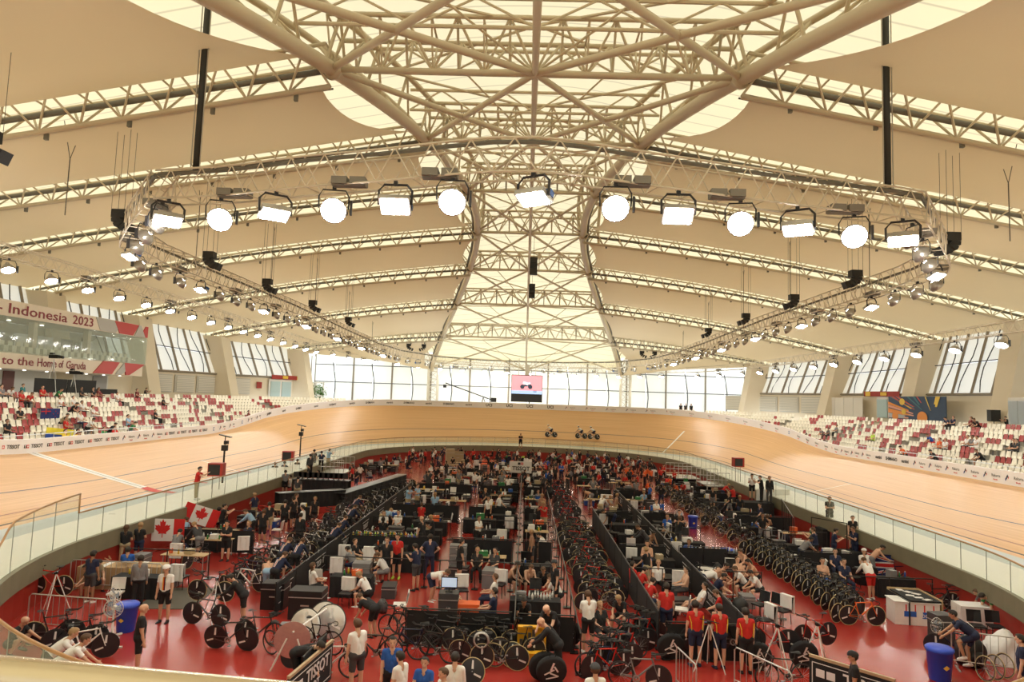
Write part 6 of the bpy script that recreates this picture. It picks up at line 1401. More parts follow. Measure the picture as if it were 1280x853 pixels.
bk(411, 846, -95, 'spoke', 'spoke', 'white', False, 0.0, 'white road bicycle held by the cyclist in the black bib'); bk(395, 815, -110, 'spoke', 'spoke', 'black', False, 0.05, 'black road bicycle behind the cyclist in the black bib')
bk(350, 822, -120, 'spoke', 'spoke', 'black', False, 0.04, 'black spoked bicycle beside the round pink mirror'); bk(470, 830, 100, 'spoke', 'spoke', 'black', False, 0.0, 'black road bicycle held by the young man in the blue vest')
for i, (x, y, f_) in enumerate(((505, 800, 75), (520, 795, 80), (535, 806, 95), (548, 800, 60), (560, 812, 85), (520, 820, 100), (545, 828, 80), (575, 800, 70))): bk(x, y, f_, ('spoke', 'five')[i % 2], 'spoke', ('black', 'dark grey', 'navy')[i % 3], i % 2 == 0, 0.12*(-1)**i, 'black racing bicycle in rack left of silver spiral, %s from left' % nth(i))
for i, (x, y, f_) in enumerate(((590, 815, 95), (605, 808, 80), (622, 818, 100), (638, 812, 85), (650, 828, 95), (600, 832, 80), (628, 838, 90))): bk(x, y, f_, ('gold', 'spoketan')[i % 2], 'gold', 'black', True, 0.1*(-1)**i, 'black track bicycle in rack left of yellow tool chest, %s from left' % nth(i))
for i in range(12): bk(757+5.4*i, 846-5.2*i+ (6 if i % 2 else 0), 108+4*(i % 3), ('disc', 'disc', 'spoke')[i % 3], 'disc' if i % 2 else 'spoke', ('navy', 'red', 'black', 'dark grey')[i % 4], True, 0.06*(-1)**i, '%s track bicycle in the front pile by the central aisle, %s from front' % (('navy', 'red', 'black', 'dark grey')[i % 4], nth(i)))
bk(795, 862, -100, 'spoke', 'disc', 'grey', True, 0.0, 'pale grey bicycle in front of the pile right of the central aisle')
bk(886, 812, 100, 'disc', 'disc', 'blue', True, 0.0, 'bicycle with blue frame and white-marked disc clamped on a stand among the red shirts', 0.3); stand_work(F(886, 838), 0.9, 'right', 'work stand under the blue framed bicycle')
bk(916, 815, -95, 'disc', 'disc', 'black', True, 0.0, 'black bicycle clamped high beside the blue framed one', 0.3)
bk(968, 815, 80, 'disc', 'disc', 'red', True, 0.0, 'red framed bicycle with dark discs clamped on a silver stand', 0.35); stand_work(F(972, 843), 0.4, 'right', 'silver work stand under the red framed bicycle')
bk(1022, 808, 110, 'disc', 'disc', 'red', True, 0.0, 'red and black bicycle with a half white disc clamped at the end of the rack', 0.35); stand_work(F(1022, 840), 0.1, 'right', 'silver work stand at the end of the rack')
bk(985, 862, 95, 'spoke', 'spoke', 'black', False, 0.0, 'black road bicycle leaning behind the black advertising fence')
bk(1075, 782, -88, 'gold', 'gold', 'orange', False, 0.0, 'orange and black bicycle with tan-rimmed discs standing free at the end of the row')
for i in range(32):
    t = i/31; x = 1062+(938-1062)*t; y = 777+(690-777)*t**0.85; bk(x+(6 if i % 2 else -6), y, -62+6*(i % 3), 'gold', 'gold' if i % 3 else 'disc', ('black', 'black', 'dark grey')[i % 3], False, 0.03*(-1)**i, 'black tan-rimmed bicycle in the long right-hand row, %s from near end' % nth(i))
bk(920, 715, 85, 'gold', 'gold', 'black', False, 0, 'black bicycle behind the sitting group at the far end of the long row'); 
bk(1123, 731, -88, 'spoke', 'spoke', 'navy', False, 0.0, 'navy road bicycle standing in front of the union flag'); bk(1170, 762, -95, 'disc', 'gold', 'black', True, 0.05, 'black bicycle behind the white fabric box'); bk(1190, 765, -90, 'spoke', 'disc', 'dark grey', True, -0.05, 'dark grey bicycle right of the white fabric box')
bk(1198, 825, 65, 'disc', 'disc', 'navy', True, 0.0, 'bicycle on the trainer under the navy suited cyclist')
for i in range(3): loose_wheel(F(1232+12*i, 852-2*i), 0.2, 'spoketan', 'right', 0.1, 'tan-tyred spoked wheel leaning at the bottom right, %s of three' % nth(i))
# silver disc wheels on the left and other loose wheels
for x, y, k, d in ((404, 788, 'silver', 'bright silver disc wheel, right one of the pair beside the left fence'), (380, 798, 'silver', 'bright silver disc wheel, left one of the pair beside the left fence'), (412, 792, 'silver', 'silver disc wheel leaning behind the bright pair'), (364, 828, 'disc', 'dark disc wheel under the round pink mirror'), (640, 828, 'gold', 'black disc wheel with pale rim beside the yellow tool chest'), (590, 850, 'gold', 'black disc wheel with thin gold rim at the bottom middle')):
    o = loose_wheel(F(x, y+6), H(78), k, 'left', 0.3, d)
    if k == 'silver': o.scale = (1.5, 1.5, 1.5); o.location.z *= 1.5
for x, y, f_, d in ((688, 856, 8, 'round dark wheel bag with white bird print, front one at the bottom'), (678, 850, 12, 'round dark wheel bag behind the front one at the bottom'), (712, 806, -20, 'large black wheel bag with white script leaning on the fence'), (837, 824, 5, 'round black wheel bag with white bird print below the red shirts'), (852, 822, 10, 'round black wheel bag right of the bird printed bag'), (945, 836, 0, 'round black wheel bag with ring print under the red bicycle'), (1003, 834, 0, 'round black wheel bag with ring print between the two work stands'), (731, 690, 0, 'round dark wheel bag with white bird print on top of the pile')):
    wheelbag(F(x, y), H(f_), 'near', d, s=1.05)
# pink round mirror on a white A-frame
t = inst('round_reflector', [('disc', mk(lambda b: b.lathe([(0.0, -0.01), (0.42, -0.01), (0.42, 0.01), (0.0, 0.01)], 28, (0, 0, 0.72), M=Matrix.Rotation(PI/2-0.15, 3, 'X'), caps=False), mat('rose_metal', (0.62, 0.36, 0.36), 0.25, 0.6, noise=0.2, nscale=14)), None)]+[('leg', mk(lambda b, s=s: b.bar((s*0.12, 0, 0.75), (s*0.42, -0.12, 0), 0.022, 6), PLW), None) for s in (-1, 1)]+[('rear_tube', mk(lambda b: b.bar((0, 0, 0.9), (0.5, 0.9, 1.2), 0.025, 6), PLW), None)], F(363, 838), 0, 'round rose metal disc on a white A-shaped frame', 'stand', 'left', scale=(1.2, 1.2, 1.1))
# coiled silver hose ring
t = inst('coiled_hose', [(None, mk(lambda b: [b.path([((0.19+0.012*j)*math.cos(2*PI*k/22), 0.02*j, 0.3+(0.19+0.012*j)*math.sin(2*PI*k/22)) for k in range(22)], 0.018, 5, True) for j in range(3)], GS, True), None)], at(601, 815, 0.5), 0, 'silver coiled ring hanging among the black bicycles', 'coil', 'near')
# bins, fans, barriers
bin_(F(157, 789), 'blue plastic waste bin with a yellow label in the left foreground', 0.98); bin_(F(1175, 850), 'blue plastic waste bin with a yellow label in the right foreground', 1.05); bin_(F(908, 708), 'blue waste bin with a yellow label at the end of the right counter', 0.95); bin_(F(514, 692), 'open blue waste bin beside the long bottle table', 0.95); bin_(F(866, 661), 'tall blue bin among the farther right pens', 0.9)
fan(F(138, 811), H(10), 'white pedestal fan with pale blue blades, front one beside the blue bin', s=1.0, hh=1.12); fan(F(140, 797), H(-25), 'white pedestal fan standing behind the front one beside the blue bin', s=1.0, hh=1.25)
fan(at(136, 690, 0)+Vector((0, 0, 0)), H(10), 'white pedestal fan by the left wall near the long-haired women', s=1.1, hh=1.3); fan(F(848, 672), H(5), 'pedestal fan with pink blades in the farther right pens', s=1.0, hh=1.3)
barrier(F(33, 789), F(132, 797), 'galvanised crowd barrier in the left foreground behind the fans'); barrier(F(1190, 836), F(1290, 850), 'galvanised crowd barrier in the right foreground beside the blue bin')
barrier(F(845, 862), F(870, 890), 'galvanised barrier at the bottom edge below the bird printed bag'); barrier(F(918, 862), F(990, 900), 'galvanised barrier leading diagonally to the bottom edge below the red bicycle'); barrier(F(86, 738), F(200, 744), 'long pale metal rail in front of the cardboard topped tables')
# black advertising fences at the bottom
def adfence(px0, py0, px1, py1, s, desc):
    p0, p1 = F(px0, py0), F(px1, py1); d = p1-p0; L = d.length; rz = math.atan2(d.y, d.x); o = link('advert_fence', None, None, p0, rz=rz)
    link('board', mk(lambda b: b.box((L/2, 0, 0.5), (L, 0.04, 0.94)), BC), o); link('top_rail', mk(lambda b: b.box((L/2, 0, 1.0), (L, 0.07, 0.07)), mat('wooden_top_rail', (0.45, 0.33, 0.2), 0.5)), o); link('printed_frame', mk(lambda b: [b.box(c, s_) for c, s_ in (((L/2, -0.024, 0.86), (L*0.92, 0.006, 0.02)), ((L/2, -0.024, 0.14), (L*0.92, 0.006, 0.02)), ((L*0.04, -0.024, 0.5), (0.02, 0.006, 0.72)), ((L*0.96, -0.024, 0.5), (0.02, 0.006, 0.72)))], DEC), o)
    link('mark', mk(lambda b: (b.box((L*0.14, -0.026, 0.62), (0.22, 0.006, 0.2)), b.box((L*0.14+0.27, -0.026, 0.62), (0.22, 0.006, 0.2))), DEC), o); text(s, 0.42, 'lettering', o, (L*0.14+1.25, -0.026, 0.62), (PI/2, 0, 0), DEC, bold=0.02); text('TISSOT', 0.3, 'lettering', o, (L*0.5, -0.026, 0.28), (PI/2, 0, 0), DEC, bold=0.02); reg(o, desc, 'fence'); o['label'] = desc; return o
adfence(1012, 868, 1120, 905, 'TISSOT', 'black advertising fence with white lettering at the bottom right'); adfence(357, 905, 413, 850, 'TISSOT', 'black advertising fence seen edge-on at the bottom left')
fence(F(375, 880), F(405, 845), 'short wooden-railed black fence end at the bottom left aisle', cloth=True, post=1.2)
# tool chest, cases, tables near the viewpoint
TC = mat('yellow_chest', (0.80, 0.42, 0.02), 0.4)
inst('tool_chest', [('lower_box', mk(lambda b: b.box((0, 0, 0.16), (0.82, 0.5, 0.32)), TC), None), ('open_lid', mk(lambda b: (b.box((0, 0.27, 0.62), (0.82, 0.06, 0.62)), b.box((-0.39, 0.2, 0.62), (0.05, 0.2, 0.62)), b.box((0.39, 0.2, 0.62), (0.05, 0.2, 0.62)), b.box((0, 0.2, 0.92), (0.82, 0.2, 0.04))), TC), None), ('tool_tray', mk(lambda b: [b.box((-0.3+0.12*k, 0.22, 0.45+0.09*(k % 4)), (0.09, 0.05, 0.22)) for k in range(6)], mat('tool_grey', (0.15, 0.13, 0.12), 0.4, 0.4)), None), ('latch', mk(lambda b: [b.box((x, -0.26, 0.26), (0.1, 0.03, 0.1)) for x in (-0.2, 0.2)], BM), None)], F(664, 828), 0.02, 'open yellow tool chest in front of the two men in black', 'tool chest')
for z, d in ((0, 'bottom'), (0.36, 'middle'), (0.72, 'top')): case(F(572, 712), 0.72, 0.5, 0.35, 0, 'grey', '', z, 'silver grey hard case, %s of the stack of three' % d)
case(F(583, 776), 0.85, 0.5, 0.6, 0.02, 'orange', desc='orange case with a dark lid strap behind the black fence'); case(F(560, 776), 0.65, 0.5, 0.95, 0.02, 'dark grey', desc='dark cabinet with a bright printed panel left of the orange case')
monitor(F(560, 776)+Vector((0, -0.05, 0.97)), 0, '', 'bright blue and white display on the dark cabinet')
t = table(F(496, 694)+Vector((-0.6, 0.3, 0)), 3.4, 0.75, 0, 'black', desc='long black-clothed table crowded with yellow bottles beside the left aisle')
for k in range(34): bottle(t.location+Vector((-1.55+3.1*(k/33), LR.uniform(-0.25, 0.25), 0.76)), ('yellow', 'green', 'yellow', 'orange', 'white', 'lime')[k % 6], 'long bottle table')
cooler(F(447, 700), 0.1, 'left of the long bottle table'); case(F(452, 728), 0.7, 0.6, 0.8, 0.05, 'grey', desc='grey metal cabinet under the blue cooler beside the bottle table')
t = table(F(892, 712)+Vector((0, 0.2, 0)), 2.6, 0.7, 0, 'black', desc='black-clothed counter with white cups right of the diagonal fence')
for k in range(16): bottle(t.location+Vector((-1.1+2.2*k/15, LR.uniform(-0.2, 0.2), 0.76)), ('white', 'white', 'pale blue')[k % 3], 'right counter')
cooler(F(886, 724), 0.0, 'below the black counter', 'blue', 1.05)
t = table(F(668, 778), 1.7, 0.6, 0, 'black', desc='black table with white cups and a radio below the sitting circle')
for k in range(9): bottle(t.location+Vector((-0.2+0.1*k, LR.uniform(-0.15, 0.2), 0.76)), 'white', 'table below the sitting circle')
case(t.location+Vector((-0.5, 0, 0.76)), 0.36, 0.2, 0.24, 0, 'grey', desc='grey portable radio on the black table', name='radio')
case(F(384, 772), 1.1, 0.7, 0.95, 0.0, 'black', desc='large black equipment cabinet behind the silver wheels'); case(F(343, 760), 0.8, 0.6, 0.9, 0, 'black', desc='black cabinet left of the large equipment cabinet'); case(F(356, 806), 0.3, 0.3, 0.62, 0.1, 'grey', desc='small grey case standing in the left aisle beside the bending man')
for px in (350, 362): pass
for (x, y, d) in ((112, 742, 'left'), (158, 741, 'right')):
    q_ = F(x, y)+Vector((0, 0.9, 0)); occ.append((q_.x, q_.y, 0.8)); carton(q_, 0.05, 1.7, 0.8, 0.8, 'khaki', '', 'large brown cardboard-topped bench behind the pale rail, %s one' % d, 'cardboard')
q_ = F(222, 748); o = link('floor_mat', mk(lambda b: b.box((0, 0, 0.008), (1.9, 2.6, 0.016)), mat('grey_mat', (0.10, 0.09, 0.07), 0.8)), None, q_, rz=0.1); reg(o, 'dark grey mat on the floor behind the standing cyclist', 'mat')
# white fabric-sided box with red and blue print and the long black fronted bench behind it
p = F(1151, 784)+Vector((0, 0.5, 0)); o = link('printed_counter', None, None, p, rz=-0.10); o.scale = (0.68, 0.75, 0.85)
link('white_front', mk(lambda b: b.box((0, 0, 0.45), (2.2, 1.0, 0.9)), WCL), o); link('counter_top', mk(lambda b: b.box((0, 0, 0.92), (2.3, 1.1, 0.04)), PLW), o)
for k in range(4): link('red_stroke', mk(lambda b: b.box((-0.55+0.45*k, -0.505, 0.62), (0.06, 0.01, 0.42)), TXTR), o)
link('blue_patch', mk(lambda b: (b.box((-0.35, -0.506, 0.45), (0.6, 0.01, 0.22)), b.box((0.55, -0.506, 0.42), (0.6, 0.01, 0.26))), mat('print_blue', (0.02, 0.12, 0.5), 0.5)), o); text('benih', 0.3, 'lettering', o, (0.55, -0.515, 0.42), (PI/2, 0, 0), DEC); reg(o, 'white box-shaped counter with blue and red print on its front', 'counter')
pa_, pb_ = F(1101, 764), F(1129, 782); rz_ = math.atan2((pb_-pa_).y, (pb_-pa_).x); p = (pa_+pb_)/2+Matrix.Rotation(rz_, 3, 'Z') @ Vector((0, 0.8, 0)); o = link('plywood_counter', None, None, p, rz=rz_); o.scale = ((pb_-pa_).length/3.0, 0.7, 0.9); link('side_board', mk(lambda b: (b.box((-1.5, 0, 0.5), (0.06, 1.6, 1.0)), b.box((0, 0.8, 0.5), (3.0, 0.05, 1.0))), WOODT), o); link('black_front', mk(lambda b: b.box((0, -0.8, 0.45), (3.0, 0.04, 0.9)), BC), o); link('cloth_top', mk(lambda b: b.box((0.1, 0, 0.93), (2.8, 1.5, 0.05)), BC), o); [link('paper_sheet', mk(lambda b, k=k: b.box((-1.1+0.45*k, -0.3+0.25*(k % 3), 0.965), (0.4, 0.3, 0.015), 0.4*k), WCL), o) for k in range(6)]; reg(o, 'plywood sided counter with black front and littered white top', 'counter')
# black sofa, padded box, big padded fan unit on the right
case(F(1180, 808)+Vector((0.1, 0.3, 0)), 0.6, 0.5, 0.95, 0.1, 'dark grey', desc='tall dark padded crate in front of the navy suited cyclist'); fan(F(1171, 815), H(20), 'low dark fan facing the navy suited cyclist', s=0.9, hh=0.9)
for dx in (0, 0.62): chair(F(1222, 800)+Vector((dx, 0, 0)), H(170), 'black')
table(F(1245, 785), 2.6, 0.7, -0.1, 'white', desc='long grey-white table beside the right wall behind the chairs'); bag(F(1213, 832), 0, 'black', '', 1.9, 'large shiny black rucksack with a yellow patch beside the right blue bin'); PILE(F(1256, 826), 0.7, 0.95)
for i, x in enumerate((905, 925)): bag(F(x, 770), 0.3*i, 'black', '', 1.4, 'black holdall beside the reclining chairs, %s one' % ('left', 'right')[i])
for i, (x, y) in enumerate(((950, 772), (965, 775), (978, 780))): chair(F(x, y), H(120), 'black' if i < 2 else 'draped')
# flags
def flag(c, w, h, rz, kind, desc, tilt=0.0):
    o = link('flag', None, None, c, rz=rz); o.rotation_euler = (0, tilt, rz); L = []
    def rect(m_, x0, x1, z0, z1, y=0.0): link('flag_field', mk(lambda b: b.box(((x0+x1)/2, y, (z0+z1)/2), (x1-x0, 0.012, z1-z0)), m_), o)
    FR, FW, FB = mat('flag_red', (0.60, 0.02, 0.02), 0.8), mat('flag_white', (0.78, 0.77, 0.76), 0.8), mat('flag_blue', (0.015, 0.03, 0.16), 0.8)
    if kind == 'ca':
        rect(FR, -w/2, -w/4, 0, h); rect(FR, w/4, w/2, 0, h); rect(FW, -w/4, w/4, 0, h)
        lf = [(0, .48), (.06, .34), (.13, .38), (.11, .16), (.2, .24), (.22, .18), (.34, .2), (.29, .09), (.34, .04), (.16, -.12), (.18, -.2), (.02, -.17), (.02, -.36)]; pts = lf+[(-x, z) for x, z in reversed(lf[1:])]
        m = MB(); n = len(pts); m.add([(0, -0.02, h*0.52)]+[(x*h, -0.02, h*0.52+z*h) for x, z in pts], [(0, k+1, (k+1) % n+1) for k in range(n)]); m.build('maple_leaf', FR, o)
    elif kind == 'gb':
        rect(FB, -w/2, w/2, 0, h)
        L_, a = math.hypot(w, h), math.atan2(h, w)
        for s in (-1, 1): link('diagonal_band', mk(lambda b: b.box((0, -0.012, h/2), (L_*0.98, 0.008, 0.12*h), M=Matrix.Rotation(s*a, 3, 'Y')), FW), o); link('diagonal_band', mk(lambda b: b.box((0, -0.018, h/2), (L_*0.98, 0.008, 0.045*h), M=Matrix.Rotation(s*a, 3, 'Y')), FR), o)
        rect(FW, -w/2, w/2, h*0.36, h*0.64, -0.022); rect(FW, -0.14*h, 0.14*h, 0, h, -0.022); rect(FR, -w/2, w/2, h*0.42, h*0.58, -0.028); rect(FR, -0.08*h, 0.08*h, 0, h, -0.028)
    elif kind == 'nz':
        rect(FB, -w/2, w/2, 0, h); rect(mat('flag_blue2', (0.02, 0.02, 0.12), 0.8), -w/2, 0, h/2, h, -0.01); rect(FR, -w/2, 0, h*0.72, h*0.8, -0.02); rect(FR, -w*0.27, -w*0.23, h/2, h, -0.02)
        for x, z in ((0.25, 0.75), (0.37, 0.55), (0.14, 0.5), (0.25, 0.25)): link('star', mk(lambda b: b.lathe([(0.0, 0), (0.05*h, 0), (0.05*h, 0.01)], 5, (x*w, -0.02, z*h), M=Matrix.Rotation(PI/2, 3, 'X')), FR), o)
    else:
        rect(mat('flag_yellow', (0.75, 0.62, 0.03), 0.8), -w/2, w/2, h/2, h); rect(mat('flag_mid_blue', (0.03, 0.08, 0.35), 0.8), -w/2, w/2, 0, h/2)
    return reg(o, desc, 'flag')
q = at(203, 667, 0.9); flag(Vector((q.x, q.y, 0.55)), 1.9, 1.0, 0.12, 'ca', 'red and white maple leaf flag hung on the fence by the left wall')
q = at(226, 642, 1.2); flag(Vector((q.x+1.0, q.y-0.3, 0.75)), 1.7, 0.9, 0.5, 'ca', 'second maple leaf flag pinned slanting on the left wall', 0.35)
q = at(1135, 712, 0.5); flag(Vector((q.x, q.y, 0.15)), 3.6, 0.95, -0.08, 'gb', 'large union flag draped behind the navy road bicycle'); fence((q.x-1.8, q.y+0.15, 0), (q.x+3.4, q.y-0.4, 0), 'black rail fence carrying the union flag and towels', cloth=False)
for i, (x, c) in enumerate(((1165, 'pale blue'), (1172, 'navy'), (1180, 'red'))): qq = at(x, 700, 1.06); towel(Vector((q.x+0.9+0.45*i, q.y-0.12, 1.06)), 0, 'beside the union flag', c)
# judges' counters and gantries at the left, lap displays on poles
def counter(p0, p1, h, dz, desc, name='judges_counter'):
    p0, p1 = Vector(p0), Vector(p1); d = p1-p0; L = d.length; o = link(name, None, None, p0, rz=math.atan2(d.y, d.x))
    link('black_front', mk(lambda b: b.grid([[(L*i/40, 0.02*math.sin(i*1.9), z) for i in range(41)] for z in (0, h)]), BC), o); link('desk_top', mk(lambda b: b.box((L/2, 0.4, h), (L, 0.85, 0.04)), BM), o); link('rear_cloth', mk(lambda b: b.box((L/2, 0.8, h/2), (L, 0.02, h)), BC), o); return reg(o, desc, 'counter')
pA, pB = at(287, 628, 0), at(350, 622, 0); counter((-14.8, 42.0, 0), (-11.4, 44.6, 0), 1.3, 0, 'long black-draped judges counter at the left beside the track'); counter((-15.9, 47.5, 0), (-12.0, 47.5, 0), 1.5, 0, 'black-draped desk against the left wall behind the counter'); counter((-11.3, 44.0, 0), (-9.4, 56, 0), 1.15, 0, 'black-draped desk running along the left aisle')
for k in range(10): monitor(Vector((-15.6+0.36*k, 47.7, 1.53)), H(180), 'black judges desk on the left', 'flat monitor on the judges desk')
m = MB(); m.box((-13.2, 50, 0.17), (5.2, 13, 0.34)); thing('judges_platform', 'low red stage under the judges at the left of the infield', 'platform', data=m.mesh('judges_platform', mat('stage_red', (0.40, 0.03, 0.02), 0.5)))
def lap_post(px, py_base, py_top, side, desc):
    p = at(px, py_base, ZA-0.2 if side else 0.3); p.z = 0.0; zt = None
    d = (fw*FPX+rt*(px-640)+up*(426.5-py_top)); q = CAM+d*(p.y/d.y); h = q.z; o = link('camera_pole', None, None, Vector((p.x, p.y, 0)))
    link('pole', mk(lambda b: b.bar((0, 0, 0), (0, 0, h-0.9), 0.06, 8), BM), o); link('base', mk(lambda b: b.lathe([(0.3, 0), (0.3, 0.05)], 12), BM), o); link('remote_camera', mk(lambda b: (b.box((0, 0, h-0.75), (0.32, 0.3, 0.35)), b.box((0.12, -0.1, h-0.4), (0.2, 0.3, 0.22)), b.bar((0, 0, h-0.9), (0, 0, h), 0.03, 6)), BM), o); link('sun_hood', mk(lambda b: b.box((0, 0, h), (0.75, 0.3, 0.06), M=Matrix.Rotation(0.2, 3, 'Y')), BM), o); return reg(o, desc, 'camera pole'), p
_, pc = lap_post(276, 632, 545, 0, 'tall black camera pole beside the left track edge, nearer one'); _, pc2 = lap_post(373.5, 592, 532, 0, 'tall black camera pole beside the left track edge, farther one')
def lap_board(px, py, D, desc, s=1.0):
    p = atD(px, py, D); o = link('lap_display', None, None, Vector((p.x, p.y, 0)), rz=0.1)
    link('housing', mk(lambda b: b.box((0, 0, p.z), (0.85*s, 0.6*s, 0.75*s)), mat('display_red', (0.42, 0.03, 0.02), 0.4)), o); link('screen_face', mk(lambda b: b.box((-0.05*s, -0.31*s, p.z), (0.66*s, 0.02, 0.6*s)), SPK), o)
    for sx in (-0.2, 0.2): link('support', mk(lambda b: b.bar((sx, 0, 0.3), (sx, 0, p.z-0.37*s), 0.03, 6), GS), o)
    return reg(o, desc, 'lap display')
lap_board(271, 587, 40.5, 'red lap display box with a black screen beside the nearer camera pole', 1.0); lap_board(360.5, 570, 55, 'red lap display box near the farther camera pole'); lap_board(922.5, 578, 55, 'red lap display box on a stand at the right track edge', 0.95)
def step_box(x, y, w, d, h, desc): m = MB(); m.box((x, y, h/2), (w, d, h)); o = link('step_platform', m.mesh('step_platform', BC)); return reg(o, desc, 'platform')
for (px, py, zf, d) in ((1037, 624, 1.0, 'black block under the man with folded arms by the right wall'), (1066, 648, 0.6, 'low black block beside the black framed gate')):
    q = at(px, py, zf+1.6); step_box(q.x, q.y, 1.2, 1.0, zf, d)
q = at(951, 597, 2.9); step_box(q.x-0.3, q.y, 1.9, 1.2, 1.3, 'pale landing behind the white panels')
# steel access bridges
def bridge(x0, x1, y0, y1, h, desc):
    o = link('access_bridge', None, None, (0, 0, 0)); link('deck', mk(lambda b: b.box(((x0+x1)/2, (y0+y1)/2, h), (abs(x1-x0), abs(y1-y0), 0.08)), GS), o)
    for i in range(7): t = i/6; link('baluster', mk(lambda b: [b.bar((x0+(x1-x0)*t, y, h), (x0+(x1-x0)*t, y, h+1.1), 0.025, 5) for y in (y0, y1)], GS), o)
    for y in (y0, y1):
        for z in (0.55, 1.1): link('handrail', mk(lambda b: b.bar((x0, y, h+z), (x1, y, h+z), 0.03, 5), GS), o)
    for x in (x0, x1):
        for y in (y0, y1): link('support_leg', mk(lambda b: b.bar((x, y, 0), (x, y, h), 0.05, 6), GS), o)
    return reg(o, desc, 'bridge')
bridge(-16.8, -14.6, 56, 59.5, 1.0, 'galvanised access bridge over the left wall'); bridge(15.0, 16.8, 56.5, 60, 1.0, 'galvanised access bridge over the right wall'); bridge(13.6, 16.0, 62.5, 66, 0.9, 'farther galvanised access stair on the right')
o = link('white_panel_screen', None, None, (0, 0, 0)); q0, q1 = at(945, 650, 0), at(987, 650, 0); q0.z = q1.z = 0
for i in range(2):
    for j in range(2): a_, b_ = q0.lerp(q1, i/2+0.01), q0.lerp(q1, (i+1)/2-0.01); link('panel', mk(lambda b: b.box((a_+b_)/2+Vector((0, 0, 0.55+0.98*j)), ((b_-a_).length, 0.06, 0.95), math.atan2((b_-a_).y, (b_-a_).x)), PLW), o)
reg(o, 'screen of four plain white panels beside the right wall', 'screen')
fence((15.9, 42.8, 0), (13.8, 35.5, 0), 'black railing in front of the red wall on the right', cloth=False, h=2.0, post=1.0); fence((14.9, 36.0, 0.0), (16.0, 34.5, 0), 'black framed gate beneath the right wall', cloth=False, h=2.0, post=1.3)
# big white sign, mats, boxes at the far end
q = at(650, 603, 0); q.z = 0; o = link('sign_board', None, None, q, rz=-0.02); link('panel', mk(lambda b: b.box((0, 0, 1.35), (2.05, 0.08, 1.05)), PLW), o)
for s in (-0.8, 0.8): link('leg', mk(lambda b: b.bar((s, 0, 0), (s, 0, 0.85), 0.04, 6), GS), o)
text('TISSOT', 0.5, 'lettering', o, (0.05, -0.045, 1.22), (PI/2, 0, 0), TXTK, bold=0.03, width=1.0); link('mark', mk(lambda b: b.box((-0.13, -0.045, 1.67), (0.24, 0.01, 0.22)), TXTK), o); link('mark', mk(lambda b: b.box((0.13, -0.045, 1.67), (0.24, 0.01, 0.22)), TXTR), o); link('mark', mk(lambda b: (b.box((0.13, -0.052, 1.67), (0.15, 0.01, 0.05)), b.box((0.13, -0.052, 1.67), (0.05, 0.01, 0.15))), PLW), o); reg(o, 'white sign board with black lettering and red cross mark in the middle of the infield', 'sign'); occ.append((q.x, q.y, 1.0))
OM = mat('orange_mat', (0.85, 0.16, 0.05), 0.7)
for i, (x, y) in enumerate(((605, 580), (618, 583), (612, 577), (627, 584), (676, 583))): q = F(x, y); o = inst('exercise_mat', [(None, proto('mat', lambda: mk(lambda b: b.box((0, 0, 0.02), (1.9, 0.75, 0.04)), OM)), None)], q, 0.2, 'bright orange exercise mat on the far floor, %s from the left' % nth({0: 0, 2: 1, 1: 2, 3: 3, 4: 4}[i]), 'mat'); occ.append((q.x, q.y, 0.9))
q = F(562, 583); q2 = F(572, 581); case(q, 0.9, 0.6, 1.9, 0.4, 'khaki', desc='tall pale cabinet standing at the far end of the left aisle'); case(q2, 1.3, 0.1, 1.5, 0.0, 'khaki', desc='brown flat board leaning beside the tall pale cabinet'); occ.append((q.x, q.y, 1.3))
q = at(650, 556, 0.9); case(Vector((q.x, q.y, 0)), 1.3, 0.9, 1.9, 0, 'black', desc='black podium box under the lone official at the far end')
DEBUG = False
# ------------------------------------------------------------------ the rest of the crowd, laid out pen by pen
for e in THINGS:
    if e[0].name.split('.')[0] not in ('pen_fence', 'bottle', 'towel', 'flag', 'advert_fence', 'floor_mat', 'crowd_barrier', 'pedestal_fan'): occ.append((e[0].location.x, e[0].location.y, 0.6))
occ.append((F(1151, 784).x, F(1151, 784).y, 1.4)); occ.append((F(1115, 775).x, F(1115, 775).y+0.8, 1.6)); occ.append((F(1110, 800).x, F(1110, 800).y, 1.5))
SHC = ['black', 'black', 'black', 'navy', 'white', 'white', 'dark grey', 'grey', None, None, 'red', 'blue', 'black', 'pale blue']
def place(x, y, r, fn):
    if free(x, y, r): occ.append((x, y, r)); fn(); return True
    return False
def rand_person(x, y, pref=None):
    pose = LR.choice(['stand', 'stand', 'fold', 'phone', 'hips', 'walk', 'sit', 'sit2', 'sitlean', 'sitlean', 'lean', 'lean2', 'bend', 'lounge', 'camera'])
    sh = LR.choice(pref or SHC); st = LR.choice(['black', 'black', 'navy', 'dark grey', 'grey', 'khaki'])
    if y > 66 and LR.random() < 0.3: sh = 'red'
    person((x, y, 0), H(LR.uniform(0, 360)), pose, sh, st, LR.randrange(4), LR.choice(['dark', 'dark', 'brown', 'fair']), LR.choice(['white', 'black', 'black']), zone(x, y), None, LR.uniform(0.95, 1.05))
    if pose in ('sit', 'sit2', 'sitlean', 'lounge'): pass
def seated_chair(o_pos, rz, kind): chair(o_pos, rz, kind, zone(o_pos[0], o_pos[1]))
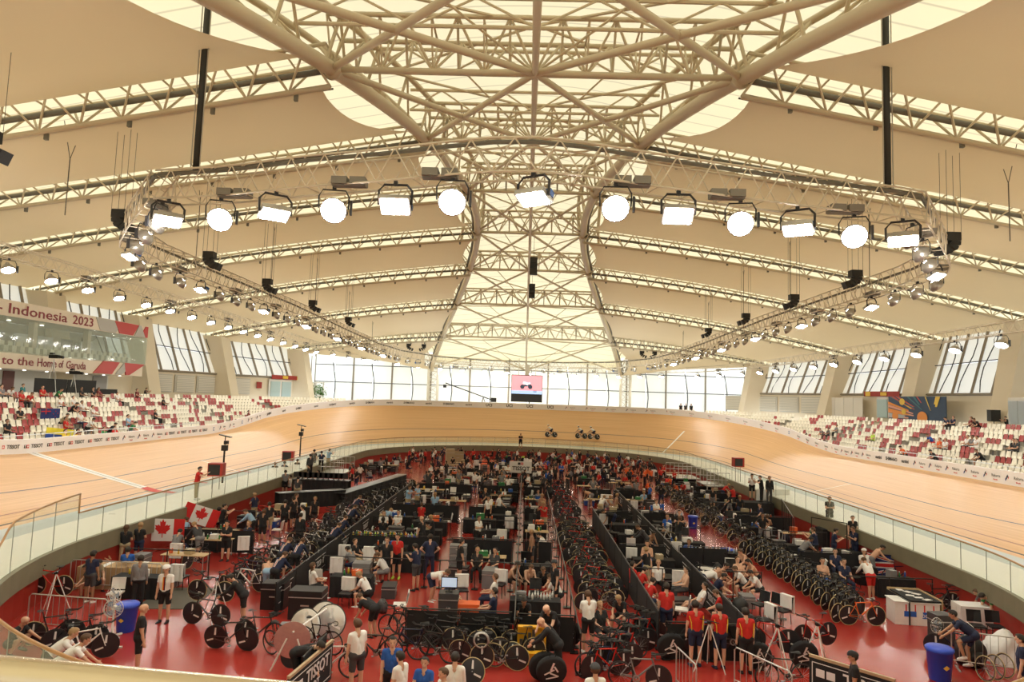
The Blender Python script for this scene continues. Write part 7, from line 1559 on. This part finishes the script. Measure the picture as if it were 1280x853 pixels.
def pen(x0, x1, y0, y1, npeople, ntable, nchair, nbox, nbike, pref=None):
    w = x1-x0
    for k in range(ntable):
        tw = LR.choice([1.5, 1.8]) if w > 2 else 1.2; td = 0.6; top = LR.choice(['black', 'black', 'black', 'bare'])
        for _ in range(6):
            x, y = LR.uniform(x0+tw/2, max(x0+tw/2+0.05, x1-tw/2)), LR.uniform(y0+0.5, y1-0.5)
            if free(x-tw/4, y, tw/4+0.1) and free(x+tw/4, y, tw/4+0.1):
                occ.append((x-tw/4, y, tw/4+0.15)); occ.append((x+tw/4, y, tw/4+0.15)); table((x, y, 0), tw, td, 0.0, top, zone(x, y))
                if y < 52:
                    for j in range(LR.choice([2, 3, 4])): bottle((x+LR.uniform(-tw*0.42, tw*0.42), y+LR.uniform(-0.2, 0.2), 0.762), LR.choice(['white', 'white', 'yellow', 'blue', 'green', 'orange']), zone(x, y))
                if LR.random() < 0.8:
                    cw, chh = LR.choice([0.3, 0.45]), LR.choice([0.2, 0.3]); col = LR.choice(['white', 'white', 'orange', 'green', 'khaki', 'blue', 'grey']); carton((x+LR.uniform(-0.3, 0.3), y, 0.762), LR.uniform(-0.2, 0.2), cw, 0.3, chh, col, zone(x, y), '%s box on a table' % col)
                break
    for n, f in ((nchair, lambda x, y: chair((x, y, 0), H(LR.choice([0, 0, 90, 180, 270])+LR.uniform(-20, 20)), LR.choice(['black', 'black', 'draped', 'draped', 'white']), zone(x, y))),
                 (nbox, lambda x, y: (case((x, y, 0), LR.choice([0.6, 0.8]), 0.5, LR.choice([0.45, 0.7]), H(LR.choice([0, 90])+LR.uniform(-8, 8)), LR.choice(['black', 'dark grey', 'grey', 'black']), zone(x, y)) if LR.random() < 0.6 else (cooler((x, y, 0), H(LR.choice([0, 90])), zone(x, y)) if LR.random() < 0.3 else bag((x, y, 0), LR.random()*6, LR.choice(['black', 'black', 'navy', 'dark grey']), zone(x, y)))))):
        for k in range(n):
            for _ in range(5):
                x, y = LR.uniform(x0+0.3, x1-0.3), LR.uniform(y0+0.3, y1-0.3)
                if place(x, y, 0.30, lambda: f(x, y)): break
    for k in range(npeople):
        if y0 > 56: break
        if len(PEOPLE) >= 244: break
        for _ in range(6):
            x, y = LR.uniform(x0+0.3, x1-0.3), LR.uniform(y0+0.3, y1-0.3)
            if place(x, y, 0.27, lambda: rand_person(x, y, pref)): break
    for k in range(nbike):
        for _ in range(5):
            x, y = LR.uniform(x0+0.6, x1-0.6) if w > 1.4 else (x0+x1)/2, LR.uniform(y0+0.6, y1-0.6)
            if place(x, y, 0.45, lambda: bike((x, y, 0), H(LR.choice([90, -90, 80, -80, 0, 180])+LR.uniform(-15, 15)), LR.choice(['gold', 'disc', 'spoke', 'disc']), LR.choice(['gold', 'disc', 'spoke']), LR.choice(['black', 'black', 'navy', 'dark grey', 'red', 'white']), LR.random() < 0.5, LR.uniform(-0.08, 0.08), zone(x, y))): break
# continuous rows of bicycles
def strip(x, y0, y1, step, a, kinds, cols, spread=0.25, aero=True):
    y = y0; k = 0
    while y < y1:
        xx = x+LR.uniform(-spread, spread)
        occ.append((xx, y, 0.40)); bike((xx, y, 0), H(a+LR.uniform(-14, 14)), kinds[k % len(kinds)], kinds[(k+1) % len(kinds)], cols[k % len(cols)], aero and k % 3 != 0, LR.uniform(-0.15, 0.15), zone(xx, y)); y += step*(1+(y-20)*0.012); k += 1
strip(-10.3, 25.5, 57, 0.62, 70, ['spoke', 'gold', 'disc', 'five'], ['black', 'white', 'black', 'navy', 'dark grey'], 0.45)
strip(-9.3, 28, 58, 0.85, 75, ['disc', 'spoke', 'gold'], ['black', 'dark grey', 'white', 'black'], 0.3)
strip(3.1, 25.5, 41, 0.42, 95, ['spoketan', 'gold', 'disc'], ['black', 'dark grey', 'black', 'red'], 0.3)
strip(3.0, 42, 61, 0.72, 90, ['spoke', 'disc', 'spoke'], ['black', 'navy', 'red'], 0.35)
strip(11.9, 38, 60, 0.60, -70, ['spoketan', 'spoke', 'gold'], ['black', 'black', 'dark grey'], 0.5)
# pen by pen, nearest bays hand made above are kept lighter
rows_y = [23.0, 27.5, 32, 36.8, 41.6, 46.6, 51.8, 57, 62.5, 68.5, 75]
CROWD = []
for i, (ya, yb) in enumerate(zip(rows_y, rows_y[1:])):
    for (x0, x1, nm) in COLS:
        if 'strip' in nm or 'rows' in nm: continue
        wx = x1-x0; f = wx/3.4; near_ = yb < 29
        if near_ and nm != 'pens along the left wall': npz, nt, nc, nbx, nbk = 0, int(1*f), int(2*f+0.5), int(3*f), 0
        else: npz, nt, nc, nbx, nbk = int(2.6*f+0.5), int(1.8*f+0.5), int(3.2*f), int(4*f), int(2.2*f+0.4)
        if nm.startswith('pens along') and ya > 62: npz = 2
        pref = None
        if nm == 'pens along the right wall' and 45 < ya < 70: pref = ['orange', 'orange', 'red', 'black']
        if nm == 'pens left of the left aisle' and ya > 56: pref = ['red', 'red', 'white', 'black', 'orange']
        if nm == 'pens left of the centre fence' and 36 < ya < 47: pref = ['white', 'red', 'white', 'black']
        if nm == 'pens right of the diagonal fence' and 30 < ya < 42: pref = ['blue', 'white', 'black', 'blue']
        if nm == 'pens along the left wall' and 40 < ya < 60: continue
        yb_ = min(yb, 68.5+math.sqrt(max(0.1, 15.5**2-min(15.4, max(abs(x0), abs(x1)))**2)))
        if nm == 'pens along the left wall' or nm == 'pens along the right wall':
            if ya < 27.2:
                m_ = math.sqrt(max(0.2, 16.2**2-max(0, 27.2-ya)**2)); 
                if x0 > 0: x1_ = min(x1, m_-0.4); pen(x0, x1_, ya, yb, npz, nt, nc, nbx, nbk, pref); continue
        if yb_-ya < 1.5: continue
        pen(x0, x1, ya+0.3, yb_, npz, nt, nc, nbx, nbk, pref)
        if 0 < i and ya < 60 and x1-x0 > 1.5:
            fence((x0+0.15, ya+0.05, 0), (x1-0.15, ya+0.05, 0), 'black cross fence between the %s' % zone((x0+x1)/2, ya), where='', cloth=(i % 2 == 0), post=(x1-x0-0.3)/2)
# far open floor: loose people in front of the red wall
for k in range(26):
    x = LR.uniform(-13, 13); y = 78+LR.uniform(0, 8); 
    if x*x+(y-70.7)**2 > 15.6**2: continue
    CROWD.append((x, y))
for k in range(9):
    x = -5.5+1.9*k
    if free(x, 80.5, 0.5): occ.append((x, 80.5, 0.6)); table((x, 80.5, 0), 1.2, 0.6, 0, 'black', zone(x, 80.5)); carton((x-0.2, 80.5, 0.762), 0, 0.3, 0.3, 0.2, ('lime', 'white', 'green')[k % 3], zone(x, 80.5), '%s box on a far table' % ('lime', 'white', 'green')[k % 3])
# the many small figures of the far half: past the limit of single people, one object
VOX_SAVE = VOX; VOX = 0.034
def low(pose, sl, lg): 
    P_, J_ = figure(POSES[pose]); m = MB()
    for t, a, b, ra, rb in P_:
        if t == 'hand' and ra < 0.02: continue
        capsule(m, a, b, ra*1.05, rb*1.05, 8)
    me = m.mesh('low', SKIN); o = bpy.data.objects.new('low', me); COL.objects.link(o); md = o.modifiers.new('r', 'REMESH'); md.mode = 'VOXEL'; md.voxel_size = VOX
    bpy.context.view_layer.update(); ev = bpy.data.meshes.new_from_object(o.evaluated_get(bpy.context.evaluated_depsgraph_get())); bpy.data.objects.remove(o)
    V = np.array([v.co for v in ev.vertices]); F_ = [tuple(p.vertices) for p in ev.polygons]; best = np.full(len(V), 9.9); tg = np.zeros(len(V), dtype=int)
    for (t, a, b, ra, rb) in P_:
        a_, b_ = np.array(a), np.array(b); d = b_-a_; u = np.clip((V-a_).dot(d)/d.dot(d), 0, 1); dist = np.linalg.norm(V-(a_+u[:, None]*d), axis=1)-(ra+(rb-ra)*u); k = dist < best; best[k] = dist[k]
        reg_ = {'pelvis': 2, 'torso': 1, 'neck': 0, 'head': 0, 'uarm': 1, 'farm': 0, 'hand': 0, 'thigh': 2, 'shin': 2 if lg else 0, 'foot': 4}[t]; tg[k] = reg_
    hc = np.array(J_['hc']); top = (np.linalg.norm(V-hc, axis=1) < 0.2) & (((V-hc).dot(np.array(J_['hd'])) > 0.05) | ((V-hc).dot(np.array(J_['hf'])) < -0.03)); tg[top & (tg == 0)] = 3
    return V, F_, [int(tg[f[0]]) for f in F_]
LOW = [low('stand', 0, 0), low('fold', 0, 1), low('sit', 0, 0), low('sitlean', 0, 0), low('lean', 0, 0), low('hips', 0, 1)]
VOX = VOX_SAVE
cm_names = ['black', 'navy', 'white', 'red', 'orange', 'grey', 'blue', 'dark grey']; CM = [mat('crowd_'+c.replace(' ', '_'), CN[c], 0.85) for c in cm_names]; SM = [mat('crowd_skin_light', SK[0], 0.6), mat('crowd_skin_dark', SK[2], 0.6)]; HM = [mat('crowd_hair', HC['dark'], 0.8)]
ALLM = CM+SM+HM; cv, cf, cmi = [], [], []
for k in range(420):
    if len(CROWD) > 210: break
    x = LR.uniform(-14.5, 14.5); y = LR.uniform(57, 82) if LR.random() < 0.85 else LR.uniform(48, 60)
    if x*x+max(0, y-70.7)**2 > 15.6**2 or -12.3 < x < -8.5 and y < 66: continue
    if free(x, y, 0.25): occ.append((x, y, 0.25)); CROWD.append((x, y))
for (x, y) in CROWD:
    if x*x+max(0, y-70.7)**2 > 15.9**2: continue
    V, F_, T_ = LR.choice(LOW); a = LR.uniform(0, 2*PI); c, s_ = math.cos(a), math.sin(a); R2 = np.array([[c, -s_, 0], [s_, c, 0], [0, 0, 1]]); o_ = sum(len(q) for q in cv); cv.append(V.dot(R2.T)+np.array([x, y, 0])); cf += [tuple(i+o_ for i in f) for f in F_]
    red_ = (x < -3 and y > 62) ; top_ = LR.choice([0, 0, 0, 1, 2, 2, 3, 5, 6, 7]) if not red_ else LR.choice([3, 0, 3, 0, 2, 0, 5, 1]); top_ = LR.choice([4, 4, 3, 0]) if (x > 9 and 52 < y < 70) else top_; bot_ = LR.choice([0, 0, 1, 7]); sk_ = LR.choice([8, 8, 9]); mm = [sk_, top_, bot_, 10, 0]; cmi += [mm[t] for t in T_]
me = bpy.data.meshes.new('far_crowd'); me.from_pydata(np.concatenate(cv).tolist(), [], cf)
for q in ALLM: me.materials.append(q)
me.polygons.foreach_set('material_index', cmi); me.polygons.foreach_set('use_smooth', [True]*len(cf)); me.update()
thing('far_crowd', 'dense crowd of small figures filling the far half of the red infield', 'crowd', data=me, kind='stuff')
# three riders on the far track
for i, (x, y) in enumerate(((690, 548.5), (728.5, 549.5), (744, 549.8))):
    best = None
    for j in range(200):
        s = STR+PI*HW*j/200; q, n = prof(s, 5.2); X, Y = proj(q)
        if best is None or abs(X-x) < best[0]: best = (abs(X-x), q, n)
    q, n = best[1], best[2]; rz = math.atan2(n.y, n.x)    # heading along the track, to the left of the photo
    bike(q+Vector((0, 0, 0.0)), rz, 'disc', 'disc', 'black', True, 0.0, 'far bend', 'dark racing bicycle ridden on the far bend, %s from the left' % nth(i))
    o = person(q+Vector((0, 0, 0)), rz, 'ride', 'white', 'navy', 1, 'dark', 'white', 'far bend', 'white', 1.05, 'rider in a white and navy suit racing on the far bend, %s from the left' % nth(i))
# spectators in the grandstands
def spect(px, py, pose, face, shirt, shorts, row=None):
    best = None
    side = 1 if px < 640 else 0; sa, sb = (sL0, sL1) if side else (sR0, sR1); hz = FIG[pose]['head'][2]
    for i in range(NR):
        for j in range(300):
            s = sa+(sb-sa)*j/300; q, n = row_pt(s, i); X, Y = proj(q+Vector((0, 0, row_z(i)+hz-0.03)))
            e = (X-px)**2+2*(Y-py)**2
            if best is None or e < best[0]: best = (e, q, n, i)
    e, q, n, i = best; base_rz = math.atan2(n.y, n.x)+PI/2
    person(q+Vector((0, 0, row_z(i)-0.03))-n*0.05, base_rz+H(face), pose, shirt, shorts, LR.randrange(4), LR.choice(['dark', 'dark', 'brown']), 'black', 'the %s grandstand' % ('left' if side else 'right'))
for (x, y, ps, sh, st) in ((3, 483, 'sit', 'grey', 'black'), (9, 482, 'sitlean', 'white', 'navy'), (28, 491, 'sit', 'red', 'black'), (35, 492, 'sitlean', 'red', 'grey'), (54, 486, 'sit', 'red', 'black'), (69, 486, 'sitlean', 'green', 'grey'), (76, 497, 'sit', 'white', 'black'), (91, 499, 'sit', 'white', 'grey'), (101, 486, 'sit', 'black', 'black'), (88, 508, 'sitlean', 'black', 'black'), (103, 502, 'sit', 'white', 'black'), (115, 508, 'sit', 'white', 'grey'), (25, 509, 'sit', 'black', 'khaki'), (76, 519, 'sitlean', 'khaki', 'black'), (100, 517, 'sit', 'white', 'navy'), (110, 525, 'sitlean', 'white', 'black'), (9, 530, 'sit', 'black', 'black'), (83, 527, 'sit', 'red', 'black'), (83, 540, 'sit', 'yellow', 'black'), (91, 538, 'sitlean', 'yellow', 'red'), (97, 536, 'sit', 'maroon', 'white'), (129, 533, 'sit', 'green', 'black'), (137, 532, 'sitlean', 'black', 'black'), (143, 535, 'sit', 'red', 'red'), (163, 531, 'sitlean', 'green', 'grey'), (146, 494, 'sit', 'white', 'black'), (160, 519, 'sit', 'pale blue', 'black'), (194, 514, 'sit', 'black', 'black'), (172, 490, 'sit', 'maroon', 'black'), (204, 498, 'sit', 'black', 'black'), (311, 513, 'sit', 'maroon', 'black'), (118, 480, 'sit', 'black', 'red'), (123, 480, 'sit', 'maroon', 'black'),
                           (1092, 540, 'sit', 'lime', 'black'), (1168, 543, 'sitlean', 'blue', 'red'), (1174, 550, 'sit', 'orange', 'grey'), (1181, 552, 'sit', 'white', 'black'), (1131, 563, 'sitlean', 'orange', 'black'), (1170, 568, 'sitlean', 'black', 'black'), (1211, 545, 'sit', 'white', 'black'), (1216, 546, 'sit', 'grey', 'black'), (1222, 547, 'sit', 'white', 'white'), (1227, 566, 'sitlean', 'black', 'black'), (1266, 552, 'sit', 'black', 'grey'), (1271, 554, 'sit', 'dark grey', 'black'), (1187, 517, 'sitlean', 'navy', 'black'), (1192, 515, 'sit', 'navy', 'black'), (1215, 517, 'sit', 'maroon', 'black'), (1224, 516, 'sitlean', 'black', 'black'), (1001, 541, 'sit', 'black', 'black'), (1007, 542, 'sit', 'maroon', 'black'), (1013, 543, 'sitlean', 'grey', 'black'), (1030, 538, 'sitlean', 'grey', 'black'), (1035, 537, 'sit', 'dark grey', 'black'), (1045, 534, 'sit', 'grey', 'black')):
    spect(x, y, ps, LR.choice([0, 0, 10, -10]), sh, st)
for i, (x, y, sh) in enumerate(((1258, 514, 'black'), (1276, 516, 'navy'), (29, 475, 'teal'), (182, 485, 'black'))):
    D = 46.0*853/abs(x-657) if x > 640 else 40*853/abs(x-657); q = atD(x, y, D); pose = ('camera', 'stand', 'stand2', 'camera')[i]
    person((q.x, q.y, row_z(NR-1)-0.35), H(90 if x > 640 else -90), pose, sh, 'black', 1, 'dark', 'black', 'back of the grandstand', None, 1.0, 'standing person in %s at the back of the %s grandstand, %s' % (sh, 'right' if x > 640 else 'left', ('nearer the wall pillar', 'at the picture edge', 'beside the dark door', 'beside the pillar')[i]))
# television cameras at the back of the stands
def tv_camera(px, py, X, desc):
    D = abs(X)*853/abs(px-657); q = atD(px, py, D); z0 = row_z(NR-1)-0.35; o = link('television_camera', None, None, (q.x, q.y, z0)); h = q.z-z0
    for k in range(3): a = 2*PI*k/3; link('tripod_leg', mk(lambda b: b.bar((0, 0, h-0.2), (0.55*math.cos(a), 0.55*math.sin(a), 0), 0.03, 5), GS), o)
    link('camera_body', mk(lambda b: (b.box((0, 0, h), (0.8, 0.3, 0.3)), b.bar((0.4, 0, h), (0.8, 0, h-0.05), 0.12, 8), b.box((-0.2, 0, h+0.25), (0.3, 0.25, 0.15))), BM), o); reg(o, desc, 'television camera')
tv_camera(68, 446, -40.0, 'black television camera on a high tripod in front of the spectator box'); tv_camera(93, 466, -40.0, 'black television camera on a tripod at the end of the black screen')
for x in (1242,): q = atD(x, 512, 66); o = link('black_loudspeaker', None, None, (q.x, q.y, row_z(NR-1)-0.35)); link('cabinet', mk(lambda b: b.box((0, 0, 1.75), (0.9, 0.6, 1.1)), SPK), o); link('stand_pole', mk(lambda b: b.bar((0, 0, 0), (0, 0, 1.2), 0.04, 6), BM), o); reg(o, 'square black screen on a stand at the back of the right grandstand', 'screen')
# flags laid over seats
q, n = row_pt(s_left(46.3), 4); o = flag(q+Vector((0.1, 0, row_z(4)+0.35)), 1.9, 0.75, H(90), 'nz', 'dark blue flag with a small union corner draped over left grandstand seats'); q, n = row_pt(s_left(43.6), 1); flag(q+Vector((0.1, 0, row_z(1)+0.15)), 2.3, 0.8, H(84), 'ua', 'yellow and blue flag draped over the front left grandstand seats', 0.12)
# individual seats (nearest ones)
SEAT_OBJS.sort(key=lambda e: (e[3], e[4], e[0].y)); cnt = {}
for q, rz, red, side, i in SEAT_OBJS:
    k = cnt[(side, i)] = cnt.get((side, i), 0)+1; o = link('stadium_seat', None, None, q, rz=rz); link('seat_shell', seat_r if red else seat_w, o); link('pedestal', post_me, o)
    THINGS.append([o, None, '%s plastic grandstand seat' % ('red' if red else 'cream'), '', 'row %s of the %s grandstand' % (['one', 'two', 'three', 'four', 'five', 'six', 'seven', 'eight', 'nine'][i], ('right', 'left')[side]), 'near seats of the grandstands']); o['category'] = 'seat'
# ------------------------------------------------------------------ labels: each singles out one thing
bpy.context.view_layer.update()
def finish(L):
    G = {}
    for e in L:
        o, lab, d, ph, wh, gr = e
        if lab and len(lab.split()) > 16 and DEBUG: open('/tmp/long.txt', 'a').write(lab+chr(10))
        if lab: o['label'] = lab
        else: G.setdefault((' '.join((d+' '+ph).split()), wh), []).append(e)
        if gr: o['group'] = gr
    for (d, wh), es in G.items():
        es.sort(key=lambda e: proj(e[0].matrix_world.translation)[0])
        for k, e in enumerate(es):
            s = d+((', '+wh) if wh else '')
            if len(es) > 1:
                if len(es) == 2: s += ', '+('left one' if k == 0 else 'right one')
                else: s += ', '+nth(k)+' from left'
            w = s.split()
            if len(w) > 16: s = ' '.join(x for x in w if x not in ('the', 'a', 'and', 'of'))
            w = s.split()
            if len(w) > 16: s = ' '.join(w[:16])
            e[0]['label'] = s
            if not e[0].get('group') and len(es) > 2: e[0]['group'] = (d.split(',')[0]+'s in '+(wh or 'the infield'))[:60]
finish(PEOPLE); finish(BIKES); finish(THINGS)
open('/tmp/counts.txt', 'w').write(str((len(PEOPLE), len(BIKES), len(THINGS), len(bpy.data.objects)))) if DEBUG else None
